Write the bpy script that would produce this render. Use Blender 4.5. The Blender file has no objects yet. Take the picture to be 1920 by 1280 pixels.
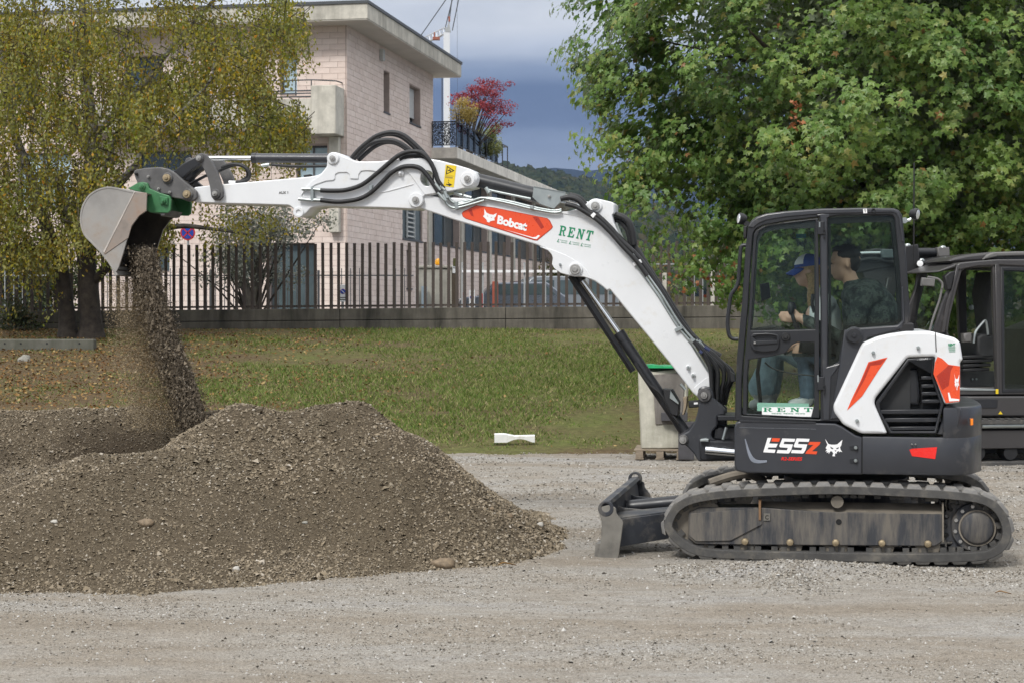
import bpy, bmesh, math, random
import numpy as np
from mathutils import Vector, Matrix, noise as mnoise

random.seed(7); rng = np.random.default_rng(11)
S = bpy.context.scene
COL = S.collection
PI = math.pi

# ------------------------------------------------------------------ camera
FPX = 3270.0                      # focal length in pixels of the 1920 px wide frame
HEYE = 1.83
PITCH = math.atan(60.0 / FPX)
cam = bpy.data.cameras.new('camera')
cam.sensor_width = 36.0
cam.lens = FPX / 1920.0 * 36.0
cam.clip_start = 0.1; cam.clip_end = 20000
cam.dof.use_dof = True; cam.dof.focus_distance = 13.0; cam.dof.aperture_fstop = 11.0
camo = bpy.data.objects.new('camera', cam); COL.objects.link(camo)
camo.location = (0, 0, HEYE)
camo.rotation_euler = (PI / 2 - PITCH, 0, 0)
S.camera = camo

# ------------------------------------------------------------------ light
SUN_EL, SUN_AZ = math.radians(46), math.radians(208)    # azimuth clockwise from +Y (view direction): behind left
world = bpy.data.worlds.new('World'); S.world = world
world.use_nodes = True
nt = world.node_tree; nt.nodes.clear()
def wn(t, **k):
    n = nt.nodes.new(t)
    for a, v in k.items(): setattr(n, a, v)
    return n
out = wn('ShaderNodeOutputWorld')
sky = wn('ShaderNodeTexSky', sky_type='NISHITA', sun_disc=False)
sky.sun_elevation = SUN_EL; sky.sun_rotation = SUN_AZ
bg1 = wn('ShaderNodeBackground'); bg1.inputs['Strength'].default_value = 0.06
nt.links.new(sky.outputs[0], bg1.inputs['Color'])
tc = wn('ShaderNodeTexCoord')
sep = wn('ShaderNodeSeparateXYZ'); nt.links.new(tc.outputs['Generated'], sep.inputs[0])
mp1 = wn('ShaderNodeMapping'); mp1.inputs['Scale'].default_value = (2.2, 2.2, 11.0)
nt.links.new(tc.outputs['Generated'], mp1.inputs[0])
nz1 = wn('ShaderNodeTexNoise'); nz1.inputs['Scale'].default_value = 1.6; nz1.inputs['Detail'].default_value = 4; nz1.inputs['Roughness'].default_value = 0.5
nt.links.new(mp1.outputs[0], nz1.inputs['Vector'])
# cloud deck brightness: bands by height above the horizon, broken by noise
ma = wn('ShaderNodeMath', operation='MULTIPLY_ADD'); ma.inputs[1].default_value = 0.036; ma.inputs[2].default_value = -0.018
nt.links.new(nz1.outputs['Fac'], ma.inputs[0])
mb = wn('ShaderNodeMath', operation='ADD'); nt.links.new(sep.outputs['Z'], mb.inputs[0]); nt.links.new(ma.outputs[0], mb.inputs[1])
ramp = wn('ShaderNodeValToRGB'); nt.links.new(mb.outputs[0], ramp.inputs[0])
cr = ramp.color_ramp; cr.interpolation = 'EASE'
def srgb(r, g, b):
    f = lambda c: (c / 255 / 12.92) if c / 255 <= 0.04045 else ((c / 255 + 0.055) / 1.055) ** 2.4
    return (f(r), f(g), f(b), 1)
cols = [(0.0, srgb(158, 170, 188)), (0.088, srgb(150, 163, 185)), (0.098, srgb(134, 149, 175)), (0.108, srgb(98, 117, 150)),
        (0.124, srgb(94, 114, 148)), (0.137, srgb(136, 152, 179)), (0.147, srgb(190, 199, 215)), (0.162, srgb(218, 223, 231)), (0.22, srgb(226, 230, 236)), (0.42, (1.2, 1.22, 1.26, 1)), (1.0, (2.0, 2.0, 2.02, 1))]
cr.elements[0].position = 0; cr.elements[0].color = cols[0][1]
cr.elements[1].position = 1; cr.elements[1].color = cols[-1][1]
for p, c in cols[1:-1]:
    e = cr.elements.new(p); e.color = c
nz2 = wn('ShaderNodeTexNoise'); nz2.inputs['Scale'].default_value = 5.5; nz2.inputs['Detail'].default_value = 5; nz2.inputs['Roughness'].default_value = 0.55
mp2 = wn('ShaderNodeMapping'); mp2.inputs['Scale'].default_value = (1.0, 1.0, 2.6); nt.links.new(tc.outputs['Generated'], mp2.inputs[0]); nt.links.new(mp2.outputs[0], nz2.inputs['Vector'])
pr = wn('ShaderNodeValToRGB'); nt.links.new(nz2.outputs['Fac'], pr.inputs[0])
pr.color_ramp.elements[0].position = 0.32; pr.color_ramp.elements[0].color = (0.80, 0.82, 0.86, 1); pr.color_ramp.elements[1].position = 0.68; pr.color_ramp.elements[1].color = (1.26, 1.24, 1.20, 1)
pm = wn('ShaderNodeMix', data_type='RGBA', blend_type='MULTIPLY'); pm.inputs[0].default_value = 1.0
nt.links.new(ramp.outputs[0], pm.inputs[6]); nt.links.new(pr.outputs[0], pm.inputs[7])
bg2 = wn('ShaderNodeBackground'); bg2.inputs['Strength'].default_value = 0.72
nt.links.new(pm.outputs[2], bg2.inputs['Color'])
mixw = wn('ShaderNodeMixShader'); mixw.inputs[0].default_value = 0.93
nt.links.new(bg1.outputs[0], mixw.inputs[1]); nt.links.new(bg2.outputs[0], mixw.inputs[2])
nt.links.new(mixw.outputs[0], out.inputs['Surface'])

sl = bpy.data.lights.new('sun', 'SUN'); sl.energy = 1.95; sl.angle = math.radians(12); sl.color = (1.0, 0.975, 0.93)
slo = bpy.data.objects.new('sun', sl); COL.objects.link(slo)
sd = Vector((math.sin(SUN_AZ) * math.cos(SUN_EL), math.cos(SUN_AZ) * math.cos(SUN_EL), math.sin(SUN_EL)))
slo.rotation_euler = sd.to_track_quat('Z', 'Y').to_euler()
slo.location = (-6, -8, 12)

S.view_settings.view_transform = 'Standard'; S.view_settings.look = 'None'
S.view_settings.gamma = 1; S.view_settings.use_curve_mapping = False
S.view_settings.exposure = 0.5
S.render.engine = 'CYCLES'
S.cycles.use_denoising = True
S.cycles.max_bounces = 8; S.cycles.transparent_max_bounces = 12
S.cycles.volume_bounces = 0

# ------------------------------------------------------------------ pixel <-> place
def ray(px, py):
    a = (px - 960.0) / FPX; b = (640.0 - py) / FPX
    c, s = math.cos(PITCH), math.sin(PITCH)
    return Vector((a, c + b * s, -s + b * c))
EYE = Vector((0, 0, HEYE))
def at_y(px, py, Y):
    d = ray(px, py); return EYE + d * (Y / d.y)
def at_z(px, py, z=0.0):
    d = ray(px, py); return EYE + d * ((z - HEYE) / d.z)

class Frame:
    """A machine's own frame: x to its rear, y across (away from us), z up."""
    def __init__(s, origin, theta):
        s.o = Vector(origin); s.th = theta
        s.R = Vector((math.cos(theta), -math.sin(theta), 0)); s.L = Vector((math.sin(theta), math.cos(theta), 0))
    def mp(s, px, py, lat):
        d = ray(px, py); t = (lat - (EYE - s.o).dot(s.L)) / d.dot(s.L)
        p = EYE + d * t - s.o
        return (p.dot(s.R), p.z)
    def P(s, px, py, lat):
        x, z = s.mp(px, py, lat); return Vector((x, lat, z))
    def scale(s, px, py, lat):     # metres per pixel there
        x0, z0 = s.mp(px, py, lat); x1, z1 = s.mp(px, py + 10, lat)
        return abs(z1 - z0) / 10
    def world(s, v):
        return s.o + s.R * v[0] + s.L * v[1] + Vector((0, 0, v[2]))

# ------------------------------------------------------------------ materials
def col4(c): return (c[0], c[1], c[2], 1.0)
class NT:
    def __init__(s, m): s.t = m.node_tree; s.m = m
    def n(s, t, **k):
        n = s.t.nodes.new(t)
        for a, v in k.items(): setattr(n, a, v)
        return n
    def l(s, a, b): s.t.links.new(a, b)
    def noise(s, scale, detail=4, rough=0.55, coord=None, vec=None):
        n = s.n('ShaderNodeTexNoise'); n.inputs['Scale'].default_value = scale
        n.inputs['Detail'].default_value = detail; n.inputs['Roughness'].default_value = rough
        if vec is not None: s.l(vec, n.inputs['Vector'])
        return n.outputs['Fac']
    def ramp(s, fac, stops, interp='LINEAR'):
        r = s.n('ShaderNodeValToRGB'); s.l(fac, r.inputs[0]); r.color_ramp.interpolation = interp
        es = r.color_ramp.elements
        es[0].position, es[0].color = stops[0][0], col4(stops[0][1]) if len(stops[0][1]) == 3 else stops[0][1]
        es[1].position, es[1].color = stops[-1][0], col4(stops[-1][1])
        for p, c in stops[1:-1]:
            e = es.new(p); e.color = col4(c)
        return r.outputs[0]
    def mix(s, fac, a, b, mode='MIX'):
        n = s.n('ShaderNodeMix', data_type='RGBA', blend_type=mode)
        if isinstance(fac, (int, float)): n.inputs[0].default_value = fac
        else: s.l(fac, n.inputs[0])
        for i, v in ((6, a), (7, b)):
            if isinstance(v, (tuple, list)): n.inputs[i].default_value = col4(v)
            else: s.l(v, n.inputs[i])
        return n.outputs[2]
    def math(s, op, a, b=0.0, c=0.0, clamp=False):
        n = s.n('ShaderNodeMath', operation=op, use_clamp=clamp)
        for i, v in enumerate((a, b, c)):
            if isinstance(v, (int, float)): n.inputs[i].default_value = v
            else: s.l(v, n.inputs[i])
        return n.outputs[0]
    def bump(s, h, strength=0.3, dist=0.01):
        n = s.n('ShaderNodeBump'); n.inputs['Strength'].default_value = strength; n.inputs['Distance'].default_value = dist
        s.l(h, n.inputs['Height']); return n.outputs[0]
    def coord(s, kind='Object', scale=None, rot=None):
        c = s.n('ShaderNodeTexCoord').outputs[kind]
        if scale or rot:
            m = s.n('ShaderNodeMapping'); s.l(c, m.inputs[0])
            if scale: m.inputs['Scale'].default_value = scale
            if rot: m.inputs['Rotation'].default_value = rot
            return m.outputs[0]
        return c
    def sep(s, v): 
        n = s.n('ShaderNodeSeparateXYZ'); s.l(v, n.inputs[0]); return n.outputs
MATS = {}
def newmat(name):
    m = bpy.data.materials.new(name); m.use_nodes = True; m.node_tree.nodes.clear()
    N = NT(m); o = N.n('ShaderNodeOutputMaterial'); b = N.n('ShaderNodeBsdfPrincipled')
    N.l(b.outputs[0], o.inputs['Surface']); MATS[name] = m
    return m, N, b, o
def pmat(name, c, rough=0.5, metal=0.0, var=0.12, vs=6.0, dirt=None, dirt_amt=0.0, dirt_scale=5.0, bump=0.0, bs=80.0, coat=0.0, stretch=None, spec=None):
    """A painted / solid surface with uneven colour, wear and grain."""
    m, N, b, o = newmat(name)
    co = N.coord('Object', scale=stretch) if stretch else N.coord('Object')
    f = N.noise(vs, 5, 0.6, vec=co)
    lo = tuple(x * (1 - var) for x in c); hi = tuple(min(1, x * (1 + var)) for x in c)
    cc = N.ramp(f, [(0.3, lo), (0.7, hi)])
    r = N.math('MULTIPLY_ADD', N.noise(vs * 3, 3, vec=co), 0.25, rough - 0.125)
    if dirt:
        d = N.noise(dirt_scale, 8, 0.68, vec=co)
        dm = N.ramp(d, [(0.62 - dirt_amt * 0.4, (0, 0, 0)), (0.78 - dirt_amt * 0.3, (1, 1, 1))])
        cc = N.mix(N.math('MULTIPLY', dm, min(1, 0.4 + dirt_amt)), cc, dirt)
        r = N.math('MAXIMUM', r, N.math('MULTIPLY', dm, 0.8))
    N.l(cc, b.inputs['Base Color']); N.l(r, b.inputs['Roughness'])
    b.inputs['Metallic'].default_value = metal
    if coat: b.inputs['Coat Weight'].default_value = coat; b.inputs['Coat Roughness'].default_value = 0.12
    if spec is not None: b.inputs['Specular IOR Level'].default_value = spec
    if bump: N.l(N.bump(N.noise(bs, 4, vec=co), bump, 0.004), b.inputs['Normal'])
    return m

# ------------------------------------------------------------------ objects
def link(name, me, parent=None, mat=None, mats=None):
    o = bpy.data.objects.new(name, me); COL.objects.link(o)
    if parent is not None: o.parent = parent
    if me is not None and not me.materials:
        for mm in (mats or ([mat] if mat else [])): me.materials.append(mm)
    return o
def tag(o, label=None, cat=None, group=None, kind=None):
    if label: o['label'] = label
    if cat: o['category'] = cat
    if group: o['group'] = group
    if kind: o['kind'] = kind
    return o
def empty(name, loc, rz=0.0, label=None, cat=None, group=None):
    o = bpy.data.objects.new(name, None); COL.objects.link(o)
    o.location = loc; o.rotation_euler = (0, 0, rz); o.empty_display_size = 0.2
    return tag(o, label, cat, group)
def finish(me, ang=35):
    me.shade_smooth(); me.set_sharp_from_angle(angle=math.radians(ang))
    return me

class MB:
    """collects shapes into one mesh"""
    def __init__(s): s.v = []; s.f = []; s.mi = []; s.cur = 0
    def add(s, vs, fs):
        k = len(s.v); s.v += [tuple(v) for v in vs]; s.f += [tuple(i + k for i in f) for f in fs]; s.mi += [s.cur] * len(fs)
        return s
    def box(s, a, b, M=None):
        (x0, y0, z0), (x1, y1, z1) = a, b
        vs = [(x0,y0,z0),(x1,y0,z0),(x1,y1,z0),(x0,y1,z0),(x0,y0,z1),(x1,y0,z1),(x1,y1,z1),(x0,y1,z1)]
        if M is not None: vs = [M @ Vector(v) for v in vs]
        return s.add(vs, [(0,3,2,1),(4,5,6,7),(0,1,5,4),(1,2,6,5),(2,3,7,6),(3,0,4,7)])
    def bar(s, p, q, w, h, up=(0, 0, 1)):
        """rectangular bar from p to q, w across, h along up"""
        p, q = Vector(p), Vector(q); d = (q - p).normalized(); u = Vector(up)
        if abs(d.dot(u)) > 0.99: u = Vector((1, 0, 0))
        a = d.cross(u).normalized(); u = a.cross(d).normalized()
        vs = []
        for c in (p, q):
            for i, j in ((-1,-1),(1,-1),(1,1),(-1,1)): vs.append(c + a * (i * w / 2) + u * (j * h / 2))
        return s.add(vs, [(3,2,1,0),(4,5,6,7),(0,1,5,4),(1,2,6,5),(2,3,7,6),(3,0,4,7)])
    def tube(s, pts, r, n=8, cap=True, radii=None):
        pts = [Vector(p) for p in pts]; k = len(s.v); m = len(pts)
        rs = radii or [r] * m
        t0 = (pts[1] - pts[0]).normalized(); ref = Vector((0, 0, 1)) if abs(t0.z) < 0.9 else Vector((1, 0, 0))
        a = t0.cross(ref).normalized()
        V = []
        for i, p in enumerate(pts):
            t = (pts[min(i + 1, m - 1)] - pts[max(i - 1, 0)]).normalized()
            a = (a - t * a.dot(t)); a = a.normalized() if a.length > 1e-6 else t.orthogonal().normalized()
            b = t.cross(a)
            for j in range(n):
                an = 2 * PI * j / n; V.append(p + (a * math.cos(an) + b * math.sin(an)) * rs[i])
        F = []
        for i in range(m - 1):
            for j in range(n):
                F.append((i*n + j, i*n + (j+1) % n, (i+1)*n + (j+1) % n, (i+1)*n + j))
        if cap: F += [tuple(reversed(range(n))), tuple(range((m-1)*n, m*n))]
        return s.add(V, F)
    def cyl(s, p, q, r, n=16, r2=None):
        return s.tube([p, q], r, n, True, [r, r if r2 is None else r2])
    def lathe(s, c, axis, prof, n=20):
        """prof: list of (offset along axis, radius)"""
        ax = Vector(axis).normalized(); c = Vector(c); a = ax.orthogonal().normalized(); b = ax.cross(a)
        V = []; m = len(prof)
        for h, r in prof:
            for j in range(n):
                an = 2*PI*j/n; V.append(c + ax*h + (a*math.cos(an) + b*math.sin(an))*r)
        F = []
        for i in range(m-1):
            for j in range(n): F.append((i*n+j, i*n+(j+1)%n, (i+1)*n+(j+1)%n, (i+1)*n+j))
        F += [tuple(reversed(range(n))), tuple(range((m-1)*n, m*n))]
        return s.add(V, F)
    def blob(s, c, r, n1=10, n2=7, jit=0.0, M=None):
        V = []; c = Vector(c); r = (r, r, r) if isinstance(r, (int, float)) else r
        for i in range(n2 + 1):
            th = PI * i / n2
            for j in range(n1):
                ph = 2*PI*j/n1; d = Vector((math.sin(th)*math.cos(ph), math.sin(th)*math.sin(ph), math.cos(th)))
                k = 1 + (mnoise.noise(d * 1.7 + c * 3.1) * jit if jit else 0)
                v = Vector((d.x*r[0], d.y*r[1], d.z*r[2])) * k
                V.append(c + (M @ v if M is not None else v))
        F = []
        for i in range(n2):
            for j in range(n1): F.append((i*n1+j, (i+1)*n1+j, (i+1)*n1+(j+1)%n1, i*n1+(j+1)%n1))
        return s.add(V, F)
    def mesh(s, name, bevel=0.0, ang=35, seg=1):
        me = bpy.data.meshes.new(name); me.from_pydata(s.v, [], s.f); me.update()
        if any(s.mi): me.polygons.foreach_set('material_index', s.mi)
        if bevel:
            bm = bmesh.new(); bm.from_mesh(me)
            bmesh.ops.remove_doubles(bm, verts=bm.verts, dist=1e-6)
            es = [e for e in bm.edges if len(e.link_faces) == 2 and e.calc_face_angle(0) > 0.5]
            bmesh.ops.bevel(bm, geom=es, offset=bevel, offset_type='OFFSET', segments=seg, profile=0.5, affect='EDGES', clamp_overlap=True)
            bm.to_mesh(me); bm.free()
        return finish(me, ang)
    def obj(s, name, mat, parent=None, bevel=0.0, ang=35, seg=1):
        return link(name, s.mesh(name, bevel, ang, seg), parent, mat=mat if not isinstance(mat, (list, tuple)) else None, mats=mat if isinstance(mat, (list, tuple)) else None)

def smooth(pts, n=6, closed=False):
    """Catmull-Rom through pts (tuples or vectors of any size)"""
    P = [Vector(p) for p in pts]; m = len(P); out = []
    rngi = range(m) if closed else range(m - 1)
    for i in rngi:
        if closed: p0, p1, p2, p3 = P[i-1], P[i], P[(i+1) % m], P[(i+2) % m]
        else: p0, p1, p2, p3 = P[max(i-1, 0)], P[i], P[i+1], P[min(i+2, m-1)]
        for k in range(n):
            t = k / n
            out.append(0.5 * ((2*p1) + (p2-p0)*t + (2*p0-5*p1+4*p2-p3)*t*t + (3*p1-p0-3*p2+p3)*t**3))
    if not closed: out.append(P[-1])
    return out
def rounded(poly, r, n=4):
    """round the corners of a closed 2D polygon; r a number or a list"""
    m = len(poly); out = []
    for i in range(m):
        p, a, b = Vector(poly[i][:2]), Vector(poly[i-1][:2]), Vector(poly[(i+1) % m][:2])
        ri = r[i] if isinstance(r, (list, tuple)) else r
        d1, d2 = (a - p), (b - p)
        L = min(ri, d1.length * 0.45, d2.length * 0.45)
        if L <= 1e-6: out.append(p); continue
        s0, s1 = p + d1.normalized() * L, p + d2.normalized() * L
        for k in range(n + 1):
            t = k / n; out.append(s0 * (1-t)**2 + p * 2*t*(1-t) + s1 * t*t)
    return out
def circ(cx, cy, r, n=24, ry=None):
    return [(cx + r*math.cos(2*PI*k/n), cy + (ry or r)*math.sin(2*PI*k/n)) for k in range(n)]

def curve_mesh(loops, half, bevel=0.0, seg=1):
    """filled 2D loops (holes by nesting) extruded to +-half along z"""
    cu = bpy.data.curves.new('shape', 'CURVE'); cu.dimensions = '2D'; cu.fill_mode = 'BOTH'
    cu.extrude = max(half - bevel, 0.0); cu.bevel_depth = bevel; cu.bevel_resolution = max(seg - 1, 0)
    if bevel: cu.offset = -bevel
    for lp in loops:
        sp = cu.splines.new('POLY'); sp.points.add(len(lp) - 1)
        for i, p in enumerate(lp): sp.points[i].co = (p[0], p[1], 0, 1)
        sp.use_cyclic_u = True
    ob = bpy.data.objects.new('shape', cu)
    me = bpy.data.meshes.new_from_object(ob)
    bpy.data.objects.remove(ob); bpy.data.curves.remove(cu)
    return me
def co_get(me):
    a = np.empty(len(me.vertices) * 3, np.float32); me.vertices.foreach_get('co', a); return a.reshape(-1, 3)
def co_set(me, a):
    me.vertices.foreach_set('co', np.ascontiguousarray(a, np.float32).ravel()); me.update()
def plate_local(loops, y0, y1, bevel=0.003, seg=1, ang=35):
    """loops in machine (x, z); solid between lat y0 and y1"""
    me = curve_mesh(loops, abs(y1 - y0) / 2, bevel, seg)
    a = co_get(me); b = np.stack([a[:, 0], -a[:, 2] + (y0 + y1) / 2, a[:, 1]], 1); co_set(me, b)
    return finish(me, ang)
def fastmesh(name, V, F):
    """V (n,3), F (m,k) numpy -> mesh"""
    me = bpy.data.meshes.new(name); n, (m, k) = len(V), F.shape
    me.vertices.add(n); me.vertices.foreach_set('co', np.ascontiguousarray(V, np.float32).ravel())
    me.loops.add(m * k); me.loops.foreach_set('vertex_index', np.ascontiguousarray(F, np.int32).ravel())
    me.polygons.add(m); me.polygons.foreach_set('loop_start', np.arange(0, m * k, k, dtype=np.int32))
    me.update(calc_edges=True); me.shade_flat()
    return me
def rotmats(n, tilt=1.0):
    """random rotations; tilt<1 keeps z up"""
    z = rng.uniform(0, 2*PI, n); tx = rng.normal(0, 1, n) * tilt; ty = rng.normal(0, 1, n) * tilt
    cz, sz, cx, sx, cy, sy = np.cos(z), np.sin(z), np.cos(tx), np.sin(tx), np.cos(ty), np.sin(ty)
    Z = np.zeros((n, 3, 3)); Z[:,0,0]=cz; Z[:,0,1]=-sz; Z[:,1,0]=sz; Z[:,1,1]=cz; Z[:,2,2]=1
    X = np.zeros((n, 3, 3)); X[:,0,0]=1; X[:,1,1]=cx; X[:,1,2]=-sx; X[:,2,1]=sx; X[:,2,2]=cx
    Y = np.zeros((n, 3, 3)); Y[:,1,1]=1; Y[:,0,0]=cy; Y[:,0,2]=sy; Y[:,2,0]=-sy; Y[:,2,2]=cy
    return Y @ X @ Z
def scatter_mesh(name, bv, bf, pos, scale, R=None, jitter=0.0):
    """copies of a small shape as one mesh"""
    n, k = len(pos), len(bv); bv = np.asarray(bv, float)
    V = np.broadcast_to(bv, (n, k, 3)).copy()
    if jitter: V *= 1 + rng.uniform(-jitter, jitter, (n, k, 1))
    sc = np.asarray(scale, float)
    V *= sc[:, None, None] if sc.ndim == 1 else sc[:, None, :]
    if R is not None: V = np.einsum('nij,nkj->nki', R, V)
    V += np.asarray(pos)[:, None, :]
    bf = np.asarray(bf); F = (bf[None] + (np.arange(n) * k)[:, None, None]).reshape(-1, bf.shape[1])
    return fastmesh(name, V.reshape(-1, 3), F)
OCT_V = [(1,0,0),(-1,0,0),(0,1,0),(0,-1,0),(0,0,.75),(0,0,-.75)]
OCT_F = [(0,2,4),(2,1,4),(1,3,4),(3,0,4),(2,0,5),(1,2,5),(3,1,5),(0,3,5)]
HALF_F = OCT_F[:4]; HALF_V = [(1,0,-.2),(-1,0,-.2),(0,1,-.2),(0,-1,-.2),(0,0,.75)]
TRI_V = [(1,0,0),(-.5,.87,.2),(-.5,-.87,-.2)]; TRI_F = [(0,1,2)]
TET_V = [(1,0,-.4),(-.5,.87,-.4),(-.5,-.87,-.4),(0,0,.9)]
TET_F = [(0,2,1),(0,1,3),(1,2,3),(2,0,3)]
def fbm(x, y, sc, seed=0.0, oct=4):
    """cheap numpy value noise -1..1"""
    r = np.zeros_like(x, float); amp = 1.0; tot = 0
    for o in range(oct):
        xs, ys = x * sc + seed * 17.3 + o * 5.1, y * sc + seed * 9.7 - o * 3.3
        xi, yi = np.floor(xs), np.floor(ys); fx, fy = xs - xi, ys - yi
        fx = fx*fx*(3-2*fx); fy = fy*fy*(3-2*fy)
        def h(a, b):
            t = np.sin(a * 127.1 + b * 311.7) * 43758.5453; return (t - np.floor(t)) * 2 - 1
        v = (h(xi, yi)*(1-fx) + h(xi+1, yi)*fx)*(1-fy) + (h(xi, yi+1)*(1-fx) + h(xi+1, yi+1)*fx)*fy
        r += v * amp; tot += amp; amp *= 0.5; sc *= 2.03
    return r / tot
# ================================================================== the ground
YB = 22.3                                     # where the yard ends and the grass bank begins
def bank_z(x, y):
    t = np.clip((y - YB) / (39.7 - YB), 0, 1)
    z = 1.385 * (0.85 * t + 0.15 * t * t * (3 - 2 * t))
    return z + fbm(x, y, 0.45, 3) * 0.05 * np.clip(t * 8, 0, 1) * np.clip((1 - t) * 12, 0.1, 1)
def yard_z(x, y):
    z = fbm(x, y, 0.55, 1) * 0.028 + fbm(x, y, 3.1, 2, 3) * 0.010
    # windrow of loose gravel along the near track
    w = np.exp(-((y - (11.95 - (x - 2.6) * 0.12)) / 0.22) ** 2) * np.clip((x - 0.9) / 0.6, 0, 1) * np.clip((5.6 - x) / 1.2, 0, 1)
    z = z + w * (0.050 + 0.07 * np.clip(fbm(x, y, 1.6, 5) + 0.25, 0, 1))
    z = z + 0.10 * np.exp(-(((x - 1.86) / 0.16) ** 2 + ((y - 11.55) / 0.2) ** 2))
    # crawler track prints pressed into the fines
    for yy, x0, x1 in ((10.25, -1.2, 5.0), (9.15, -3.5, 1.5), (16.9, -1, 6), (18.3, -1, 6)):
        c = yy + 0.05 * (x - 1) + fbm(x, x * 0, 0.4, yy) * 0.1
        band = np.clip(1 - (np.abs(y - c) / 0.22) ** 4, 0, 1) * np.clip((x - x0) / 0.6, 0, 1) * np.clip((x1 - x) / 0.6, 0, 1) * np.clip(fbm(x, y, 0.9, 33) * 2.2 + .35, 0, 1)
        z = z + band * (np.abs(((x + (y - c) * .25) / 0.135) % 1 - .5) * 0.034 - 0.012)
    # wheel ruts in front
    for yy, a in ((9.55, -0.02), (8.75, -0.015), (17.6, -0.035), (18.7, 0.03)):
        z = z + a * np.exp(-((y - yy - 0.09 * (x + 2) - fbm(x, x * 0, 0.5, yy) * 0.12) / 0.13) ** 2)
    return z
def sheet(name, xs, ys, zf, mat):
    X, Y = np.meshgrid(xs, ys); Z = zf(X, Y); nx, ny = len(xs), len(ys)
    V = np.stack([X.ravel(), Y.ravel(), Z.ravel()], 1)
    i = np.arange(nx - 1)[None] + nx * np.arange(ny - 1)[:, None]
    F = np.stack([i, i + 1, i + nx + 1, i + nx], -1).reshape(-1, 4)
    me = fastmesh(name, V, F); me.shade_smooth()
    return tag(link(name, me, mat=mat), kind='structure')

# gravel: sandy fines with stones and damp tracks
m_gravel, N, b, o = newmat('yard gravel')
co = N.coord('Object')
f1 = N.noise(1.0, 6, 0.62, vec=N.coord('Object', scale=(0.30, 1.15, 1.0)))
f2 = N.noise(9, 5, 0.7, vec=N.coord('Object', scale=(0.6, 1.2, 1.0))); f3 = N.noise(55, 4, 0.75, vec=co); f4 = N.noise(130, 3, 0.7, vec=co)
base = N.ramp(f1, [(0.28, (0.235, 0.195, 0.145)), (0.42, (0.30, 0.26, 0.205)), (0.55, (0.345, 0.318, 0.272)), (0.72, (0.345, 0.33, 0.305))])
base = N.mix(N.ramp(f2, [(0.42, (0, 0, 0)), (0.78, (1, 1, 1))]), base, N.mix(0.6, base, (0.17, 0.14, 0.105)))
base = N.mix(0.75, base, N.ramp(f3, [(0.30, (0.42, 0.40, 0.37)), (0.46, (0.88, 0.87, 0.85)), (0.58, (1.05, 1.05, 1.04)), (0.74, (1.5, 1.5, 1.5))]), 'MULTIPLY')
base = N.mix(0.6, base, N.ramp(f4, [(0.32, (0.5, 0.49, 0.47)), (0.5, (1.0, 1.0, 1.0)), (0.70, (1.4, 1.4, 1.4))]), 'MULTIPLY')
vor = N.n('ShaderNodeTexVoronoi'); vor.inputs['Scale'].default_value = 48; N.l(co, vor.inputs['Vector'])
base = N.mix(1.0, base, (1.0, 1.02, 1.07), 'MULTIPLY')
N.l(base, b.inputs['Base Color']); b.inputs['Roughness'].default_value = 0.95; b.inputs['Specular IOR Level'].default_value = 0.2
h = N.math('ADD', N.math('MULTIPLY', vor.outputs['Distance'], -0.7), N.math('MULTIPLY', f3, 1.3))
N.l(N.bump(h, 0.9, 0.016), b.inputs['Normal'])

def damp_shade(N, co):
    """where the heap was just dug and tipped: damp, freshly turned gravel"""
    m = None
    for (cx, cy, r) in ((-3.45, 14.75, .75), (-2.55, 14.35, .50), (-4.5, 13.7, .75), (-4.6, 14.7, .6)):  # spots in the hollow: its shade is painted in with the moist gravel
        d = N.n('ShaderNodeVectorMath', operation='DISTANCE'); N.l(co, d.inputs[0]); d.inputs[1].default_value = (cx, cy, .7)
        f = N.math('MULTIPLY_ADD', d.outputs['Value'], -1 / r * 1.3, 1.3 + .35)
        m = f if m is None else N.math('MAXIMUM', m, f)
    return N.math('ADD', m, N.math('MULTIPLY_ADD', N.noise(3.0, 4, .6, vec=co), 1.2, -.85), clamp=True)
def stone_mat(name, stops, dust=0.3, rough=0.9, damp_and_shade=False):
    m, N, b, o = newmat(name)
    g = N.n('ShaderNodeNewGeometry')
    c = N.ramp(g.outputs['Random Per Island'], stops)
    f = N.noise(60, 4, 0.6, vec=N.coord('Object'))
    c = N.mix(N.math('MULTIPLY', f, dust), c, (0.33, 0.28, 0.20))
    if damp_and_shade: c = N.mix(1.0, c, N.ramp(N.noise(1.3, 5, .62, vec=N.coord('Object')), [(.36, (.80, .785, .75)), (.60, (1.12, 1.10, 1.08))]), 'MULTIPLY')
    if damp_and_shade: c = N.mix(N.math('MULTIPLY', damp_shade(N, N.coord('Object')), .88), c, (.060, .045, .031))
    N.l(c, b.inputs['Base Color']); b.inputs['Roughness'].default_value = rough; b.inputs['Specular IOR Level'].default_value = 0.25
    return m
m_stone_y = stone_mat('yard stones', [(0, (0.11, 0.098, 0.083)), (0.35, (0.22, 0.20, 0.172)), (0.75, (0.33, 0.315, 0.288)), (0.96, (0.42, 0.41, 0.39)), (1, (0.55, 0.54, 0.52))])
m_stone_p = stone_mat('heap stones', [(0, (0.085, 0.070, 0.050)), (0.35, (0.145, 0.119, 0.084)), (0.7, (0.20, 0.162, 0.112)), (0.95, (0.27, 0.235, 0.185)), (1, (0.44, 0.41, 0.36))], 0.3, damp_and_shade=True)
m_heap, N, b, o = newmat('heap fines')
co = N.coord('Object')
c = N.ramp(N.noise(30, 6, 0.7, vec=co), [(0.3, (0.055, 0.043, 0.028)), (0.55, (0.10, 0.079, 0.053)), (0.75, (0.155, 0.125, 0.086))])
c = N.mix(damp_shade(N, co), c, (.034, .025, .017))
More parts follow.
